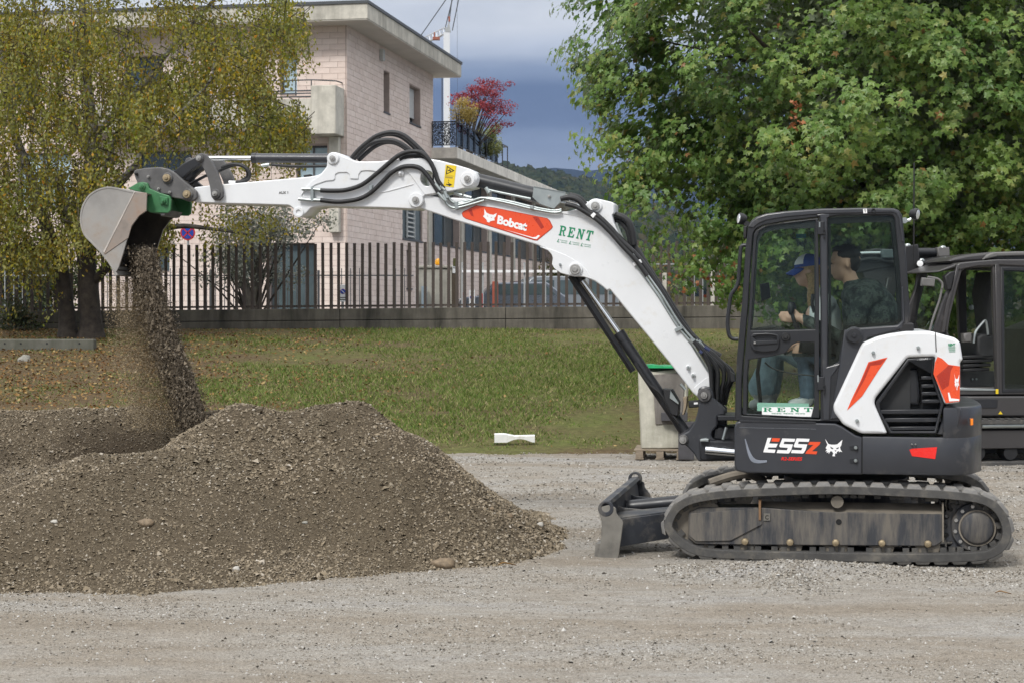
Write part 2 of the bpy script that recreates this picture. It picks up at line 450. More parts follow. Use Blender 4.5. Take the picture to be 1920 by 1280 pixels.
N.l(c, b.inputs['Base Color']); b.inputs['Roughness'].default_value = 0.95; b.inputs['Specular IOR Level'].default_value = 0.15
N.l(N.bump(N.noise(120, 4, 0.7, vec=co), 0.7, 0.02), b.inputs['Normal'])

def steps(*seg):
    a = []
    for s, e, d in seg: a += list(np.arange(s, e, d))
    return np.array(a + [seg[-1][1]])
xs = steps((-900, -60, 60), (-60, -8, 2.0), (-8, 7, 0.055), (7, 60, 2.0), (60, 900, 60))
ys = steps((-300, -4, 12), (-4, 8, 0.5), (8, 13, 0.045), (13, YB + 1.3, 0.10))
def edge(x): return YB - 0.1 + fbm(x, x * 0, 1.3, 8) * 0.35 + fbm(x, x * 0, 0.35, 9) * 0.55 + fbm(x, x * 0, 4.5, 10) * 0.12
def yz(x, y):
    z = yard_z(x, y)
    far = np.clip((np.abs(x) - 20) / 30, 0, 1)
    return z * (1 - far) - 0.14 * np.clip((y - edge(x)) / 0.25, 0, 1)
yard = sheet('gravel_yard', xs, ys, yz, m_gravel)

# grass bank
m_bank, N, b, o = newmat('grass bank soil')
co = N.coord('Object')
big = N.noise(0.55, 5, 0.62, vec=co); fine = N.noise(9, 6, 0.7, vec=co); tiny = N.noise(60, 3, 0.7, vec=co)
soil = N.ramp(fine, [(0.3, (0.082, 0.057, 0.034)), (0.6, (0.140, 0.102, 0.060)), (0.8, (0.205, 0.160, 0.100))])
gr = N.ramp(fine, [(0.3, (0.075, 0.100, 0.026)), (0.55, (0.13, 0.155, 0.046)), (0.8, (0.20, 0.205, 0.075))])
px_ = N.sep(co)
lft = N.ramp(N.math('MULTIPLY_ADD', px_[0], 0.12, 1.02), [(0.0, (0, 0, 0)), (1.0, (1, 1, 1))])
mask = N.math('MULTIPLY_ADD', big, 2.6, N.math('MULTIPLY_ADD', lft, 0.42, -1.34))
mask = N.math('ADD', mask, N.math('MULTIPLY_ADD', fine, 0.9, -0.45), clamp=True)
c = N.mix(mask, soil, gr)
c = N.mix(0.5, c, N.ramp(tiny, [(0.3, (0.5, 0.5, 0.5)), (0.7, (1.4, 1.4, 1.3))]), 'MULTIPLY')
N.l(c, b.inputs['Base Color']); b.inputs['Roughness'].default_value = 0.95; b.inputs['Specular IOR Level'].default_value = 0.1
N.l(N.bump(tiny, 0.8, 0.03), b.inputs['Normal'])
xs = steps((-300, -40, 20), (-40, -16, 1.5), (-16, 12, 0.14), (12, 40, 1.5), (40, 300, 20)); ys = steps((YB - 1.4, YB + 1.5, 0.1), (YB + 1.5, 41, 0.16))
def bz(x, y):
    return bank_z(x, y) - 0.05 * np.clip((edge(x) - y) / .2 + .5, 0, 1) - 0.03 * np.clip((np.abs(x) - 50) / 50, 0, 1)
bank = sheet('grass_bank', xs, ys, bz, m_bank)

# land behind the wall, out to the horizon
m_land, N, b, o = newmat('street ground')
co = N.coord('Object')
c = N.ramp(N.noise(0.05, 6, 0.6, vec=co), [(0.35, (0.07, 0.075, 0.065)), (0.6, (0.12, 0.12, 0.11))])
N.l(c, b.inputs['Base Color']); b.inputs['Roughness'].default_value = 0.95
xs = steps((-4000, -500, 500), (-500, 500, 20), (500, 4000, 500)); ys = steps((40.6, 400, 20), (400, 4000, 400))
sheet('street_ground', xs, ys, lambda x, y: 1.33 + 0 * x, m_land)

# ================================================================== the heap of gravel
def seg_d(x, y, a, b_):
    ax, ay = a; bx, by = b_; dx, dy = bx - ax, by - ay; L = dx*dx + dy*dy
    t = np.clip(((x - ax)*dx + (y - ay)*dy) / L, 0, 1)
    return np.hypot(x - ax - t*dx, y - ay - t*dy), t
def ridge(x, y, a, b_, za, zb, slope=0.66, rnd=0.16, toe=0.16):
    d, t = seg_d(x, y, a, b_)
    h = za + (zb - za) * t - slope * (np.sqrt(d*d + rnd*rnd) - rnd)
    return h
def heap_z(x, y):
    wob = fbm(x, y, 0.9, 4) * 0.11 + fbm(x * 2.4, y * .6, 1.0, 14, 3) * 0.035 + fbm(x, y, 3.2, 6, 3) * 0.022
    xx = x + fbm(x, y, 0.8, 12) * 0.15; yy = y + fbm(x, y, 0.8, 13) * 0.15
    hs = [ridge(xx, yy, (-2.08, 13.62), (-1.92, 13.63), 1.14, 1.14, 0.70, 0.12), ridge(xx, yy, (-1.42, 13.75), (-1.24, 13.76), 1.16, 1.17, 0.68, 0.12), ridge(xx, yy, (-2.0, 13.62), (-1.35, 13.75), 1.085, 1.085, 0.70, 0.14),
          ridge(xx, yy, (-3.12, 12.70), (-2.35, 12.95), 0.85, 0.87, 0.62, 0.12), ridge(xx, yy, (-3.85, 12.35), (-3.12, 12.7), 0.56, 0.85, 0.62, 0.12),
          ridge(xx, yy, (-7.5, 12.1), (-4.3, 12.2), 0.45, 0.50, 0.55, 0.3),
          ridge(xx, yy, (-9.0, 15.9), (-2.6, 15.6), 0.93, 0.97, 0.60, 0.12),
          ridge(xx, yy, (-5.4, 14.5), (-2.6, 14.3), 0.60, 0.70, 0.25, 0.5)]
    k = 22.0
    h = np.log(sum(np.exp(k * a) for a in hs)) / k
    # a scooped hollow behind the left crest
    h = h - 0.26 * np.exp(-(((x + 3.35) / 0.42) ** 2 + ((y - 14.85) / 0.30) ** 2)) - 0.24 * np.exp(-(((x + 4.35) / 0.36) ** 2 + ((y - 13.9) / 0.7) ** 2))
    h = h + 0.10 * np.exp(-(((x + 2.62) / 0.25) ** 2 + ((y - 14.4) / 0.3) ** 2))
    h = np.where(h < 0.12, 0.12 * np.exp((np.maximum(h, -3) - 0.12) / 0.12), h)
    e = np.clip(h / 0.25, 0, 1)
    return h + wob * e - 0.075
xs = steps((-10, -5, 0.14), (-5, 1.5, 0.03)); ys = steps((9.8, 16, 0.03), (16, 19.5, 0.1))
X, Y = np.meshgrid(xs, ys); Z = heap_z(X, Y); nx, ny = len(xs), len(ys)
Z2 = np.maximum(Z, -0.2)
idx = np.arange(nx*ny).reshape(ny, nx); keep = (Z > -0.045)
i = idx[:-1, :-1]; kf = keep[:-1, :-1] | keep[1:, :-1] | keep[:-1, 1:] | keep[1:, 1:]
F = np.stack([i, i + 1, i + nx + 1, i + nx], -1)[kf]
V = np.stack([X.ravel(), Y.ravel(), Z2.ravel()], 1)
used = np.unique(F); rem = np.full(len(V), -1); rem[used] = np.arange(len(used))
me = fastmesh('gravel_heap', V[used], rem[F]); me.shade_smooth()
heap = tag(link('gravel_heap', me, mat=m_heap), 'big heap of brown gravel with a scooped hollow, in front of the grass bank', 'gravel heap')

def surf_z(x, y):
    return np.maximum(yard_z(x, y), heap_z(x, y))
# loose stones on the heap
n = 185000
x = rng.uniform(-5.2, 0.75, n); y = rng.uniform(10.6, 17.2, n); x[:26000] = rng.uniform(-9.6, -5.2, 26000)
hz = heap_z(x, y); e = 0.02
gx = (heap_z(x + e, y) - hz) / e; gy = (heap_z(x, y + e) - hz) / e
keepm = (hz > yard_z(x, y) - 0.012) & (gy > -1.3 - rng.uniform(0, 1, n)) & ((gy > -0.25) | (rng.random(n) < 0.45))
x, y, hz = x[keepm], y[keepm], hz[keepm]
sz = 0.0068 * np.exp(rng.normal(0, 0.36, len(x))) * (1 + .35 * fbm(x, y, 1.4, 77)) * (1 + .22 * np.clip((.22 - hz) / .22, 0, 1)); sz[rng.random(len(x)) < 0.002] *= 2.0
me = scatter_mesh('stone', HALF_V, HALF_F, np.stack([x, y, hz + sz * 0.25], 1), sz[:, None] * rng.uniform(0.7, 1.5, (len(x), 3)), rotmats(len(x), .5), 0.28)
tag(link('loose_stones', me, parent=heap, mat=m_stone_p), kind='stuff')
# loose stones on the yard: closer = more
n = 190000
yy = 7.9 * np.exp(rng.uniform(0, 1, n) ** 1.15 * math.log(22.6 / 7.9)); xx = (rng.uniform(-0.33, 0.33, n)) * yy
dn = fbm(xx, yy * 2.2, 0.7, 21) + 0.5 * fbm(xx, yy, 2.3, 22)
km = (rng.random(n) < np.clip(0.40 + dn * 0.9, 0.06, 1)) & (heap_z(xx, yy) < 0.02)
xx, yy = xx[km], yy[km]
wx = rng.uniform(1.0, 4.6, 9000); wy = 11.95 - (wx - 2.6) * .12 + rng.normal(0, .17, 9000)
ex2 = np.concatenate([wx, rng.normal(1.86, .14, 1500)]); ey2 = np.concatenate([wy, rng.normal(11.5, .16, 1500)])
xx = np.concatenate([xx, ex2]); yy = np.concatenate([yy, ey2])
sz = 0.0052 * np.exp(rng.normal(0, 0.40, len(xx))) * np.clip(yy / 12, 0.8, 1.6); sz[rng.random(len(xx)) < 0.003] *= 2.0
sz[-len(ex2):] *= 1.1; sz = np.minimum(sz, 0.016)
me = scatter_mesh('stone', HALF_V, HALF_F, np.stack([xx, yy, yard_z(xx, yy) + sz * 0.2], 1), sz[:, None] * rng.uniform(0.7, 1.45, (len(xx), 3)), rotmats(len(xx), .5), 0.28)
tag(link('yard_stones', me, mat=m_stone_y), kind='stuff')
del X, Y, Z, Z2

# cobbles one can point at
def cobble(px, py, rpx, flat, colr, label, cat='stone', name='cobble', z=None, yaw=0.3, group=None, seed=0, zoff=0.35):
    if z == 'heap':
        p = None
        for Y in np.arange(10.5, 17, 0.01):
            q = at_y(px, py, Y)
            if q.z < float(heap_z(np.array([q.x]), np.array([q.y]))[0]): p = q; break
    elif z == 'bank':
        for Y in np.arange(YB, 40, 0.02):
            q = at_y(px, py, Y)
            if q.z < float(bank_z(np.array([q.x]), np.array([q.y]))[0]): p = q; break
    else: p = at_z(px, py, 0.0); p.z = max(float(heap_z(np.array([p.x]), np.array([p.y]))[0]), 0.0)
    r = rpx * p.y / FPX
    mb = MB(); mb.blob((0, 0, 0), (r, r * 0.75, r * flat), 16, 10, 0.28 + 0.01 * seed, Matrix.Rotation(yaw, 3, 'Z'))
    o = mb.obj(name, colr, ang=80); o.location = p + Vector((0, 0, r * flat * zoff))
    return tag(o, label, cat, group)
m_cob_b = pmat('brown cobble', (0.17, 0.125, 0.078), 0.75, var=0.35, vs=30, bump=0.3, bs=60, dirt=(0.26, 0.22, 0.17), dirt_amt=0.1)
m_cob_g = pmat('grey cobble', (0.40, 0.38, 0.34), 0.8, var=0.25, vs=30, bump=0.3, bs=60)
m_cob_w = pmat('pale boulder', (0.24, 0.232, 0.20), 0.85, var=0.25, vs=14, bump=0.3, bs=40)
cobble(832, 1066, 24, 0.50, m_cob_b, 'brown rounded cobble lying alone at the right foot of the gravel heap', yaw=0.2)
cobble(275, 983, 16, 0.55, m_cob_b, 'brown cobble resting on the front slope of the gravel heap', z='heap', yaw=-0.4, seed=4)
cobble(47, 676, 13, 0.95, m_cob_w, 'pale round boulder on the leafy grass below the concrete kerb beam', z='bank', seed=0, zoff=-0.1)
cobble(1013, 1012, 7, 0.8, m_cob_g, 'pale pebble at the right tip of the gravel heap, nearest the blade')
cobble(956, 1028, 7, 0.9, m_cob_b, 'small brown pebble with a dark side at the heap edge, next to the pale pebble', seed=5)
cobble(922, 1033, 6, 0.7, m_cob_b, 'small flat brown pebble at the heap edge, left of the other brown pebble', seed=7)
cobble(443, 1068, 7, 0.8, m_cob_g, 'pale stone near the bottom of the gravel heap slope', z='heap', seed=3)
cobble(572, 980, 6, 0.5, m_cob_w, 'white flat stone halfway up the front of the gravel heap', z='heap', seed=2)
cobble(102, 979, 7, 0.6, m_cob_g, 'grey stone on the heap slope, left of the brown cobble', z='heap', seed=6)

# ================================================================== grass, fallen leaves
def two_col(name, stops, rough=0.7, trans=0.25):
    m, N, b, o = newmat(name)
    g = N.n('ShaderNodeNewGeometry'); c = N.ramp(g.outputs['Random Per Island'], stops)
    N.l(c, b.inputs['Base Color']); b.inputs['Roughness'].default_value = rough; b.inputs['Specular IOR Level'].default_value = 0.2
    if trans:
        t = N.n('ShaderNodeBsdfTranslucent'); N.l(c, t.inputs['Color']); mx = N.n('ShaderNodeMixShader'); mx.inputs[0].default_value = trans
        N.l(b.outputs[0], mx.inputs[1]); N.l(t.outputs[0], mx.inputs[2]); N.l(mx.outputs[0], o.inputs['Surface'])
    return m
m_grass = two_col('grass blades', [(0, (0.070, 0.105, 0.020)), (0.40, (0.112, 0.182, 0.032)), (0.72, (0.19, 0.225, 0.058)), (1, (0.34, 0.29, 0.15))])
n = 195000
yy = rng.uniform(YB - 1.0, 39.6, n); xx = rng.uniform(-0.34, 0.24, n) * yy
dens = 1.5 * fbm(xx, yy * 0.7, 0.35, 31) + 1.0 * fbm(xx, yy, 1.1, 32) + np.clip((xx + 7) * 0.10, -0.45, 0.45) + np.clip((yy - 24) * 0.05, -0.25, 0.15)
ed = edge(xx); dens -= np.clip((ed + 0.9 - yy) / 0.9, 0, 1) * 0.5; dens -= 9.0 * (yy < ed + .05)
km = rng.random(n) < np.where(dens < -4, 0, np.clip(0.12 + dens * 0.95, 0.02, 1))
xx, yy = xx[km], yy[km]; n = len(xx)
hgt = rng.uniform(0.016, 0.042, n) * (1 + np.clip(dens[km], -0.4, 1.2)); wid = rng.uniform(0.006, 0.014, n)
ang = rng.uniform(0, 2*PI, n); le = rng.normal(0, 0.6, (n, 2)) * hgt[:, None]
p = np.stack([xx, yy, bank_z(xx, yy) - 0.005], 1)
w = np.stack([np.cos(ang) * wid, np.sin(ang) * wid, 0 * ang], 1)
tip = p + np.stack([le[:, 0], le[:, 1], hgt], 1)
V = np.stack([p - w, p + w, tip], 1).reshape(-1, 3); F = np.arange(n * 3).reshape(-1, 3)
tag(link('grass', fastmesh('grass', V, F), mat=m_grass), kind='stuff')
m_fall = two_col('fallen leaves', [(0, (0.10, 0.046, 0.016)), (0.4, (0.18, 0.092, 0.03)), (0.75, (0.25, 0.15, 0.05)), (1, (0.34, 0.25, 0.11))], 0.7, 0.1)
n = 32000
yy = rng.uniform(YB + 0.1, 39.4, n); xx = rng.uniform(-0.34, 0.2, n) * yy
km = rng.random(n) < np.clip(1.1 - (xx + 8.2) * 0.16 + fbm(xx, yy, 0.6, 41) * 0.45, 0.03, 1) * np.clip((yy - 22) / 6, 0.2, 1)
xx, yy = xx[km], yy[km]; n = len(xx)
LEAF_V = [(0.5, 0, 0), (0, 0.32, 0.06), (-0.5, 0, 0.1), (0, -0.32, 0.04)]
me = scatter_mesh('leaf', LEAF_V, [(0, 1, 2), (0, 2, 3)], np.stack([xx, yy, bank_z(xx, yy) + 0.03], 1), rng.uniform(0.035, 0.078, n), rotmats(n, 0.45))
tag(link('fallen_leaves', me, mat=m_fall), kind='stuff')
def curled_leaf(px, py, L, yaw, label, z=0.0):
    p = at_z(px, py, 0); mb = MB()
    pts = smooth([(-.5, 0, .05), (-.2, .1, .16), (.1, -.04, .12), (.5, .05, .03)], 4)
    wd = [0.02, .09, .14, .17, .16, .15, .15, .16, .15, .12, .09, .05, .015]
    vs = []
    for q, w_ in zip(pts, wd): vs += [q + Vector((0, w_, 0.05)), q, q - Vector((0, w_, -0.06))]
    vs = [Matrix.Rotation(yaw, 3, 'Z') @ (v * L) for v in vs]
    k = len(pts); mb.add(vs, [(3*i+j, 3*i+3+j, 3*i+4+j, 3*i+1+j) for i in range(k-1) for j in range(2)])
    o = mb.obj('dry_leaf', m_fall); o.location = p + Vector((0, 0, 0.012)); tag(o, label, 'leaf')
curled_leaf(951, 1064, 0.13, 0.1, 'curled orange dry leaf on the gravel between the cobble and the blade')
curled_leaf(1881, 1117, 0.10, -0.3, 'brown dry leaf on the gravel at the right edge, in front of the track')

# ================================================================== wall and fence
m_conc = None
def concrete(name, base, stain=(0.06, 0.058, 0.05), amt=0.6, vs=1.4):
    m, N, b, o = newmat(name)
    co = N.coord('Object'); st = N.coord('Object', scale=(1.6, 1.6, 0.22))
    f = N.noise(vs * 4, 6, 0.65, vec=co); s = N.noise(vs, 6, 0.7, vec=st)
    c = N.ramp(f, [(0.3, tuple(x * 0.78 for x in base)), (0.7, tuple(min(1, x * 1.15) for x in base))])
    c = N.mix(N.math('MULTIPLY', N.ramp(s, [(0.42, (0, 0, 0)), (0.66, (1, 1, 1))]), amt), c, stain)
    N.l(c, b.inputs['Base Color']); b.inputs['Roughness'].default_value = 0.9; b.inputs['Specular IOR Level'].default_value = 0.2
    N.l(N.bump(N.noise(40, 5, 0.7, vec=co), 0.4, 0.01), b.inputs['Normal'])
    return m
m_wall = concrete('weathered wall concrete', (0.150, 0.137, 0.115), (0.030, 0.029, 0.024), 0.85, 0.9)
m_kerb = concrete('kerb concrete', (0.135, 0.132, 0.11), (0.055, 0.06, 0.04), 0.6, 1.2)
WY = 40.0
def wall_top(px): return 1.83 + (-4 + px * 11.0 / 1340) / FPX * WY
wallr = empty('concrete_wall', (0, WY, 1.3), label='long weathered low concrete wall carrying the picket fence', cat='wall')
joints = [-293, 17, 327, 637, 948, 1258, 1568, 1878, 2188]
for a, c in zip(joints[:-1], joints[1:]):
    xa, xc = (a - 960) / FPX * WY + 0.006, (c - 960) / FPX * WY - 0.006
    za, zc = wall_top(a) - 1.3, wall_top(c) - 1.3
    for nm, lo0, lo1, yo in (('wall_panel', -0.262, 0.0, 0.0), ('wall_panel', -0.9, -0.277, -0.012 + 0.02 * random.random())):
        mb = MB()
        vs = [(xa, yo, za + lo0), (xc, yo, zc + lo0), (xc, 0.25, zc + lo0), (xa, 0.25, za + lo0), (xa, yo, za + lo1), (xc, yo, zc + lo1), (xc, 0.25, zc + lo1), (xa, 0.25, za + lo1)]
        mb.add(vs, [(0,3,2,1),(4,5,6,7),(0,1,5,4),(1,2,6,5),(2,3,7,6),(3,0,4,7)])
        mb.obj(nm, m_wall, wallr, bevel=0.008)
mb = MB(); xa, xc = (-293 - 960) / FPX * WY, (2188 - 960) / FPX * WY
mb.add([(xa, .03, -.9), (xc, .03, -.9), (xc, .22, -.9), (xa, .22, -.9), (xa, .03, wall_top(-293) - 1.32), (xc, .03, wall_top(2188) - 1.32), (xc, .22, wall_top(2188) - 1.32), (xa, .22, wall_top(-293) - 1.32)], [(0,3,2,1),(4,5,6,7),(0,1,5,4),(1,2,6,5),(2,3,7,6),(3,0,4,7)])
mb.obj('wall_core', pmat('dark joint mortar', (.03, .028, .024), .95), wallr)
m_picket = pmat('rusty dark picket', (0.072, 0.056, 0.047), 0.75, var=0.35, vs=2.5, dirt=(0.13, 0.10, 0.08), dirt_amt=0.25, dirt_scale=3, stretch=(1, 1, 0.4))
fence = empty('picket_fence', (0, WY + 0.12, 1.6), label='tall fence of dark brown vertical bars standing on the low concrete wall', cat='fence')
base_me = None
for k in range(134):
    px = -75 + k * 14.78
    x = (px - 960) / FPX * WY; zt = wall_top(px)
    if base_me is None:
        mb = MB(); mb.box((-0.035, -0.02, -0.05), (0.035, 0.02, 1.50))
        base_me = mb.mesh('picket', bevel=0.004); base_me.materials.append(m_picket)
    o = link('picket', base_me, fence); o.location = (x + random.uniform(-.006, .006), 0, zt - 1.6); o.rotation_euler = (0, random.uniform(-.004, .004), random.uniform(-.1, .1)); o.scale = (1, 1, random.uniform(0.99, 1.01))
for dz in (0.06,):
    mb = MB(); mb.bar(((-80 - 960) / FPX * WY, 0.045, wall_top(-80) - 1.6 + dz), ((1900 - 960) / FPX * WY, 0.045, wall_top(1900) - 1.6 + dz), 0.03, 0.045)
    mb.obj('fence_rail', m_picket, fence)

# concrete kerb beam on the left of the bank
KY = next(Y for Y in np.arange(28, 39.5, .02) if at_y(90, 656, Y).z < float(bank_z(np.array([at_y(90, 656, Y).x]), np.array([Y]))[0]))
pa, pb_ = at_y(-40, 656, KY), at_y(176, 655, KY)
mb = MB(); L = pb_.x - pa.x
mb.box((0, 0, -0.18), (L, 0.24, 0.215))
kb = mb.obj('kerb_beam', m_kerb, bevel=0.02); kb.location = pa; tag(kb, 'long pale concrete kerb beam lying on the grass at the left, under the birch', 'concrete beam')
m_hole = pmat('dark hole', (0.01, 0.01, 0.01), 0.9, var=0)
for px in (9, 39, 88, 149):
    q = at_y(px, 644, KY); mb = MB(); mb.cyl((q.x - pa.x, -0.004, q.z - pa.z), (q.x - pa.x, 0.02, q.z - pa.z), 0.02, 10); mb.obj('bolt_hole', m_hole, kb)

# bent white channel lying at the foot of the bank
p = at_y(927, 829, 22.9); L = 76 * 22.9 / FPX
mb = MB(); k = 16; vs = []
for i in range(k + 1):
    t = i / k; x = t * L; arch = 0.045 * max(0, 1 - ((t - 0.62) / 0.30) ** 2)
    top = 0.105 - 0.030 * min(1, max(0, (t - .25) / .25)) + 0.008 * t
    for (yy_, zz) in ((0, arch), (0, max(top, arch + 0.035)), (0.09, max(top, arch + 0.035) + 0.012), (0.09, arch + 0.012)): vs.append((x, yy_ + 0.05 * t, zz))
mb.add(vs, [(4*i + j, 4*i + 4 + j, 4*i + 4 + (j+1) % 4, 4*i + (j+1) % 4) for i in range(k) for j in range(4)] + [(3, 2, 1, 0), (4*k, 4*k+1, 4*k+2, 4*k+3)])
m_wplas = pmat('white weathered plastic', (0.72, 0.72, 0.69), 0.5, var=0.08, dirt=(0.4, 0.37, 0.3), dirt_amt=0.25)
o = mb.obj('plastic_channel', m_wplas); o.location = p; tag(o, 'bent white plastic channel lying at the foot of the grass bank', 'channel')
# ================================================================== the excavator
TH = math.radians(10.5)
o0 = at_z(1570, 1056, 0.0)
E = Frame((o0.x, o0.y, 0.0), TH)
dig = empty('excavator', tuple(E.o), -TH, 'white and charcoal compact excavator tipping gravel, two people in its cab', 'excavator')

m_white = pmat('white paint', (0.685, 0.695, 0.705), 0.32, var=0.03, vs=3, coat=0.35, dirt=(0.58, 0.55, 0.49), dirt_amt=0.16, dirt_scale=7)
m_char = pmat('charcoal paint', (0.030, 0.032, 0.038), 0.42, var=0.12, vs=3, coat=0.15, dirt=(0.16, 0.15, 0.135), dirt_amt=0.10, dirt_scale=4)
m_black = pmat('black frame paint', (0.016, 0.017, 0.020), 0.40, var=0.15, vs=5, dirt=(0.10, 0.095, 0.09), dirt_amt=0.05)
m_blackm = pmat('black plastic', (0.012, 0.012, 0.013), 0.55, var=0.2, vs=9)
m_inner = pmat('cab lining', (0.020, 0.021, 0.022), 0.7, var=0.2, vs=4)
m_rub = pmat('hose rubber', (0.016, 0.016, 0.017), 0.5, var=0.2, vs=14, spec=0.4)
m_track = pmat('dusty track rubber', (0.060, 0.058, 0.055), 0.85, var=0.3, vs=7, dirt=(0.16, 0.145, 0.12), dirt_amt=0.32, dirt_scale=6, bump=0.3, bs=40)
m_lug = pmat('dusty track lug', (0.17, 0.165, 0.157), 0.88, var=0.25, vs=9, dirt=(0.22, 0.20, 0.17), dirt_amt=0.5, dirt_scale=8, bump=0.3, bs=40)
m_mud = pmat('muddy steel', (0.036, 0.038, 0.044), 0.6, var=0.25, vs=3, dirt=(0.155, 0.137, 0.112), dirt_amt=0.50, dirt_scale=2.6, stretch=(3.4, 3.4, 0.55), bump=0.15, bs=30)
m_mud2 = pmat('dusty steel', (0.16, 0.14, 0.112), 0.75, var=0.3, vs=6, dirt=(0.22, 0.19, 0.15), dirt_amt=0.45, bump=0.25, bs=40)
m_blade = pmat('worn blade paint', (0.028, 0.031, 0.038), 0.55, var=0.25, vs=4, dirt=(0.20, 0.18, 0.15), dirt_amt=0.28, dirt_scale=3)
m_bladew = pmat('scoured blade plate', (0.17, 0.16, 0.14), 0.6, var=0.3, vs=5, dirt=(0.05, 0.05, 0.052), dirt_amt=0.3, dirt_scale=4, metal=0.2)
m_chrome = pmat('chrome rod', (0.75, 0.77, 0.79), 0.12, metal=1.0, var=0.05)
m_zinc = pmat('zinc plated steel', (0.38, 0.415, 0.41), 0.36, metal=0.7, var=0.12, vs=8)
m_pin = pmat('steel pin', (0.42, 0.41, 0.39), 0.4, metal=0.8, var=0.2, vs=20)
m_pinb = pmat('brass coloured pin', (0.34, 0.27, 0.17), 0.45, metal=0.6, var=0.3, vs=20)
m_cast = pmat('dark cast link', (0.085, 0.083, 0.083), 0.6, var=0.3, vs=6, dirt=(0.21, 0.20, 0.18), dirt_amt=0.25, dirt_scale=7)
m_green = pmat('green bracket paint', (0.040, 0.165, 0.062), 0.5, var=0.2, vs=8, dirt=(0.10, 0.11, 0.085), dirt_amt=0.3, dirt_scale=8)
m_bucket = pmat('worn bucket steel', (0.33, 0.315, 0.295), 0.45, var=0.22, vs=3, metal=0.35, dirt=(0.26, 0.20, 0.15), dirt_amt=0.3, dirt_scale=3)
m_bucketi = pmat('dirty bucket inside', (0.055, 0.045, 0.036), 0.8, var=0.4, vs=8)
m_red = pmat('orange red sticker', (0.72, 0.075, 0.020), 0.30, var=0.03, coat=0.3)
m_redd = pmat('dark red sticker', (0.38, 0.028, 0.012), 0.30, var=0.05, coat=0.3)
m_redr = pmat('red reflector', (0.75, 0.02, 0.015), 0.25, var=0.03, coat=0.5)
m_wst = pmat('white sticker', (0.80, 0.80, 0.80), 0.35, var=0.01)
m_gst = pmat('green sticker ink', (0.008, 0.22, 0.10), 0.4, var=0.02)
m_yst = pmat('yellow sticker', (0.72, 0.52, 0.02), 0.4, var=0.03)
m_kst = pmat('black sticker ink', (0.02, 0.018, 0.012), 0.4, var=0.02)
m_amber = pmat('amber lens', (0.8, 0.22, 0.02), 0.2, var=0.02)
m_lens = pmat('lamp lens', (0.72, 0.75, 0.78), 0.08, var=0.03, metal=0.3, coat=0.8)
def glass_mat(name, tint, refl=0.09, dark=0.0):
    m, N, b, o = newmat(name); N.t.nodes.remove(b)
    t = N.n('ShaderNodeBsdfTransparent'); t.inputs['Color'].default_value = col4(tint)
    g = N.n('ShaderNodeBsdfGlossy'); g.inputs['Roughness'].default_value = 0.02; g.inputs['Color'].default_value = (0.95, 1, 0.98, 1)
    f = N.n('ShaderNodeFresnel'); f.inputs['IOR'].default_value = 1.27
    mx = N.n('ShaderNodeMixShader'); N.l(N.math('MULTIPLY', f.outputs[0], 1.0), mx.inputs[0])
    N.l(t.outputs[0], mx.inputs[1]); N.l(g.outputs[0], mx.inputs[2]); N.l(mx.outputs[0], o.inputs['Surface'])
    return m
m_glass = glass_mat('green tinted cab glass', (0.92, 0.96, 0.945))
m_glassd = glass_mat('dark tinted cab glass', (0.80, 0.84, 0.82))

def pl(name, mat, parent, px_loops, y0, y1, bevel=0.004, rnd=0.0, lat=None, seg=1, ang=35, fr=None):
    """a plate whose outline is given in photo pixels at its near face"""
    fr = fr or E; la = y0 if lat is None else lat
    loops = []
    for lp in px_loops:
        q = [fr.mp(p[0], p[1], la) for p in lp]
        if rnd: q = rounded(q, rnd)
        loops.append(q)
    return link(name, plate_local(loops, y0, y1, bevel, seg, ang), parent, mat=mat)
def z1(*p): return [(120 + x / 3.556, 230 + y / 3.556) for x, y in p]
def z2(*p): return [(560 + x / 4.74, 220 + y / 4.74) for x, y in p]
def z3(*p): return [(820 + x / 3.2, 280 + y / 3.2) for x, y in p]
def z4(*p): return [(1340 + x / 2.977, 370 + y / 2.977) for x, y in p]
def z5(*p): return [(1360 + x / 3.84, 600 + y / 3.84) for x, y in p]
def z6(*p): return [(1100 + x / 2.3415, 850 + y / 2.3435) for x, y in p]
def z8(*p): return [(1040 + x / 3.2, 480 + y / 3.2) for x, y in p]
def P3(pts, lat, fr=None):
    fr = fr or E
    return [fr.P(p[0], p[1], p[2] if len(p) > 2 else lat) for p in pts]
def rad(px, lat=1.0): return px * E.scale(1400, 700, lat)
def pinat(name, px, py, r_px, lat, depth, parent, mat=None, boss=None, boss_mat=None, nut=0.5):
    """pin head on a boss, axis across the machine"""
    c = E.P(px, py, lat); s = E.scale(px, py, lat); r = r_px * s
    if boss:
        mb = MB(); mb.lathe(c, (0, -1, 0), [(-depth, boss * s), (0.012, boss * s), (0.018, boss * s - 0.006)], 28)
        mb.obj('boss', boss_mat or m_white, parent)
        c = c + Vector((0, -0.018, 0))
    mb = MB(); mb.lathe(c, (0, -1, 0), [(-0.01, r), (0.016, r), (0.022, r * 0.9), (0.022, r * nut), (0.030, r * nut), (0.034, r * nut * 0.8)], 20)
    return mb.obj(name, mat or m_pin, parent)
def hose(name, pts, lat, r_px, parent, mat=None, n=8, dens=6):
    p = smooth(P3(pts, lat), dens)
    mb = MB(); mb.tube(p, rad(r_px, lat), n)
    return mb.obj(name, mat or m_rub, parent, ang=60)
def cyl_px(name, a, b, r_px, lat, parent, mat, n=20, r2=None):
    mb = MB(); mb.cyl(E.P(a[0], a[1], lat), E.P(b[0], b[1], lat), rad(r_px, lat), n, None if r2 is None else rad(r2, lat))
    return mb.obj(name, mat, parent)

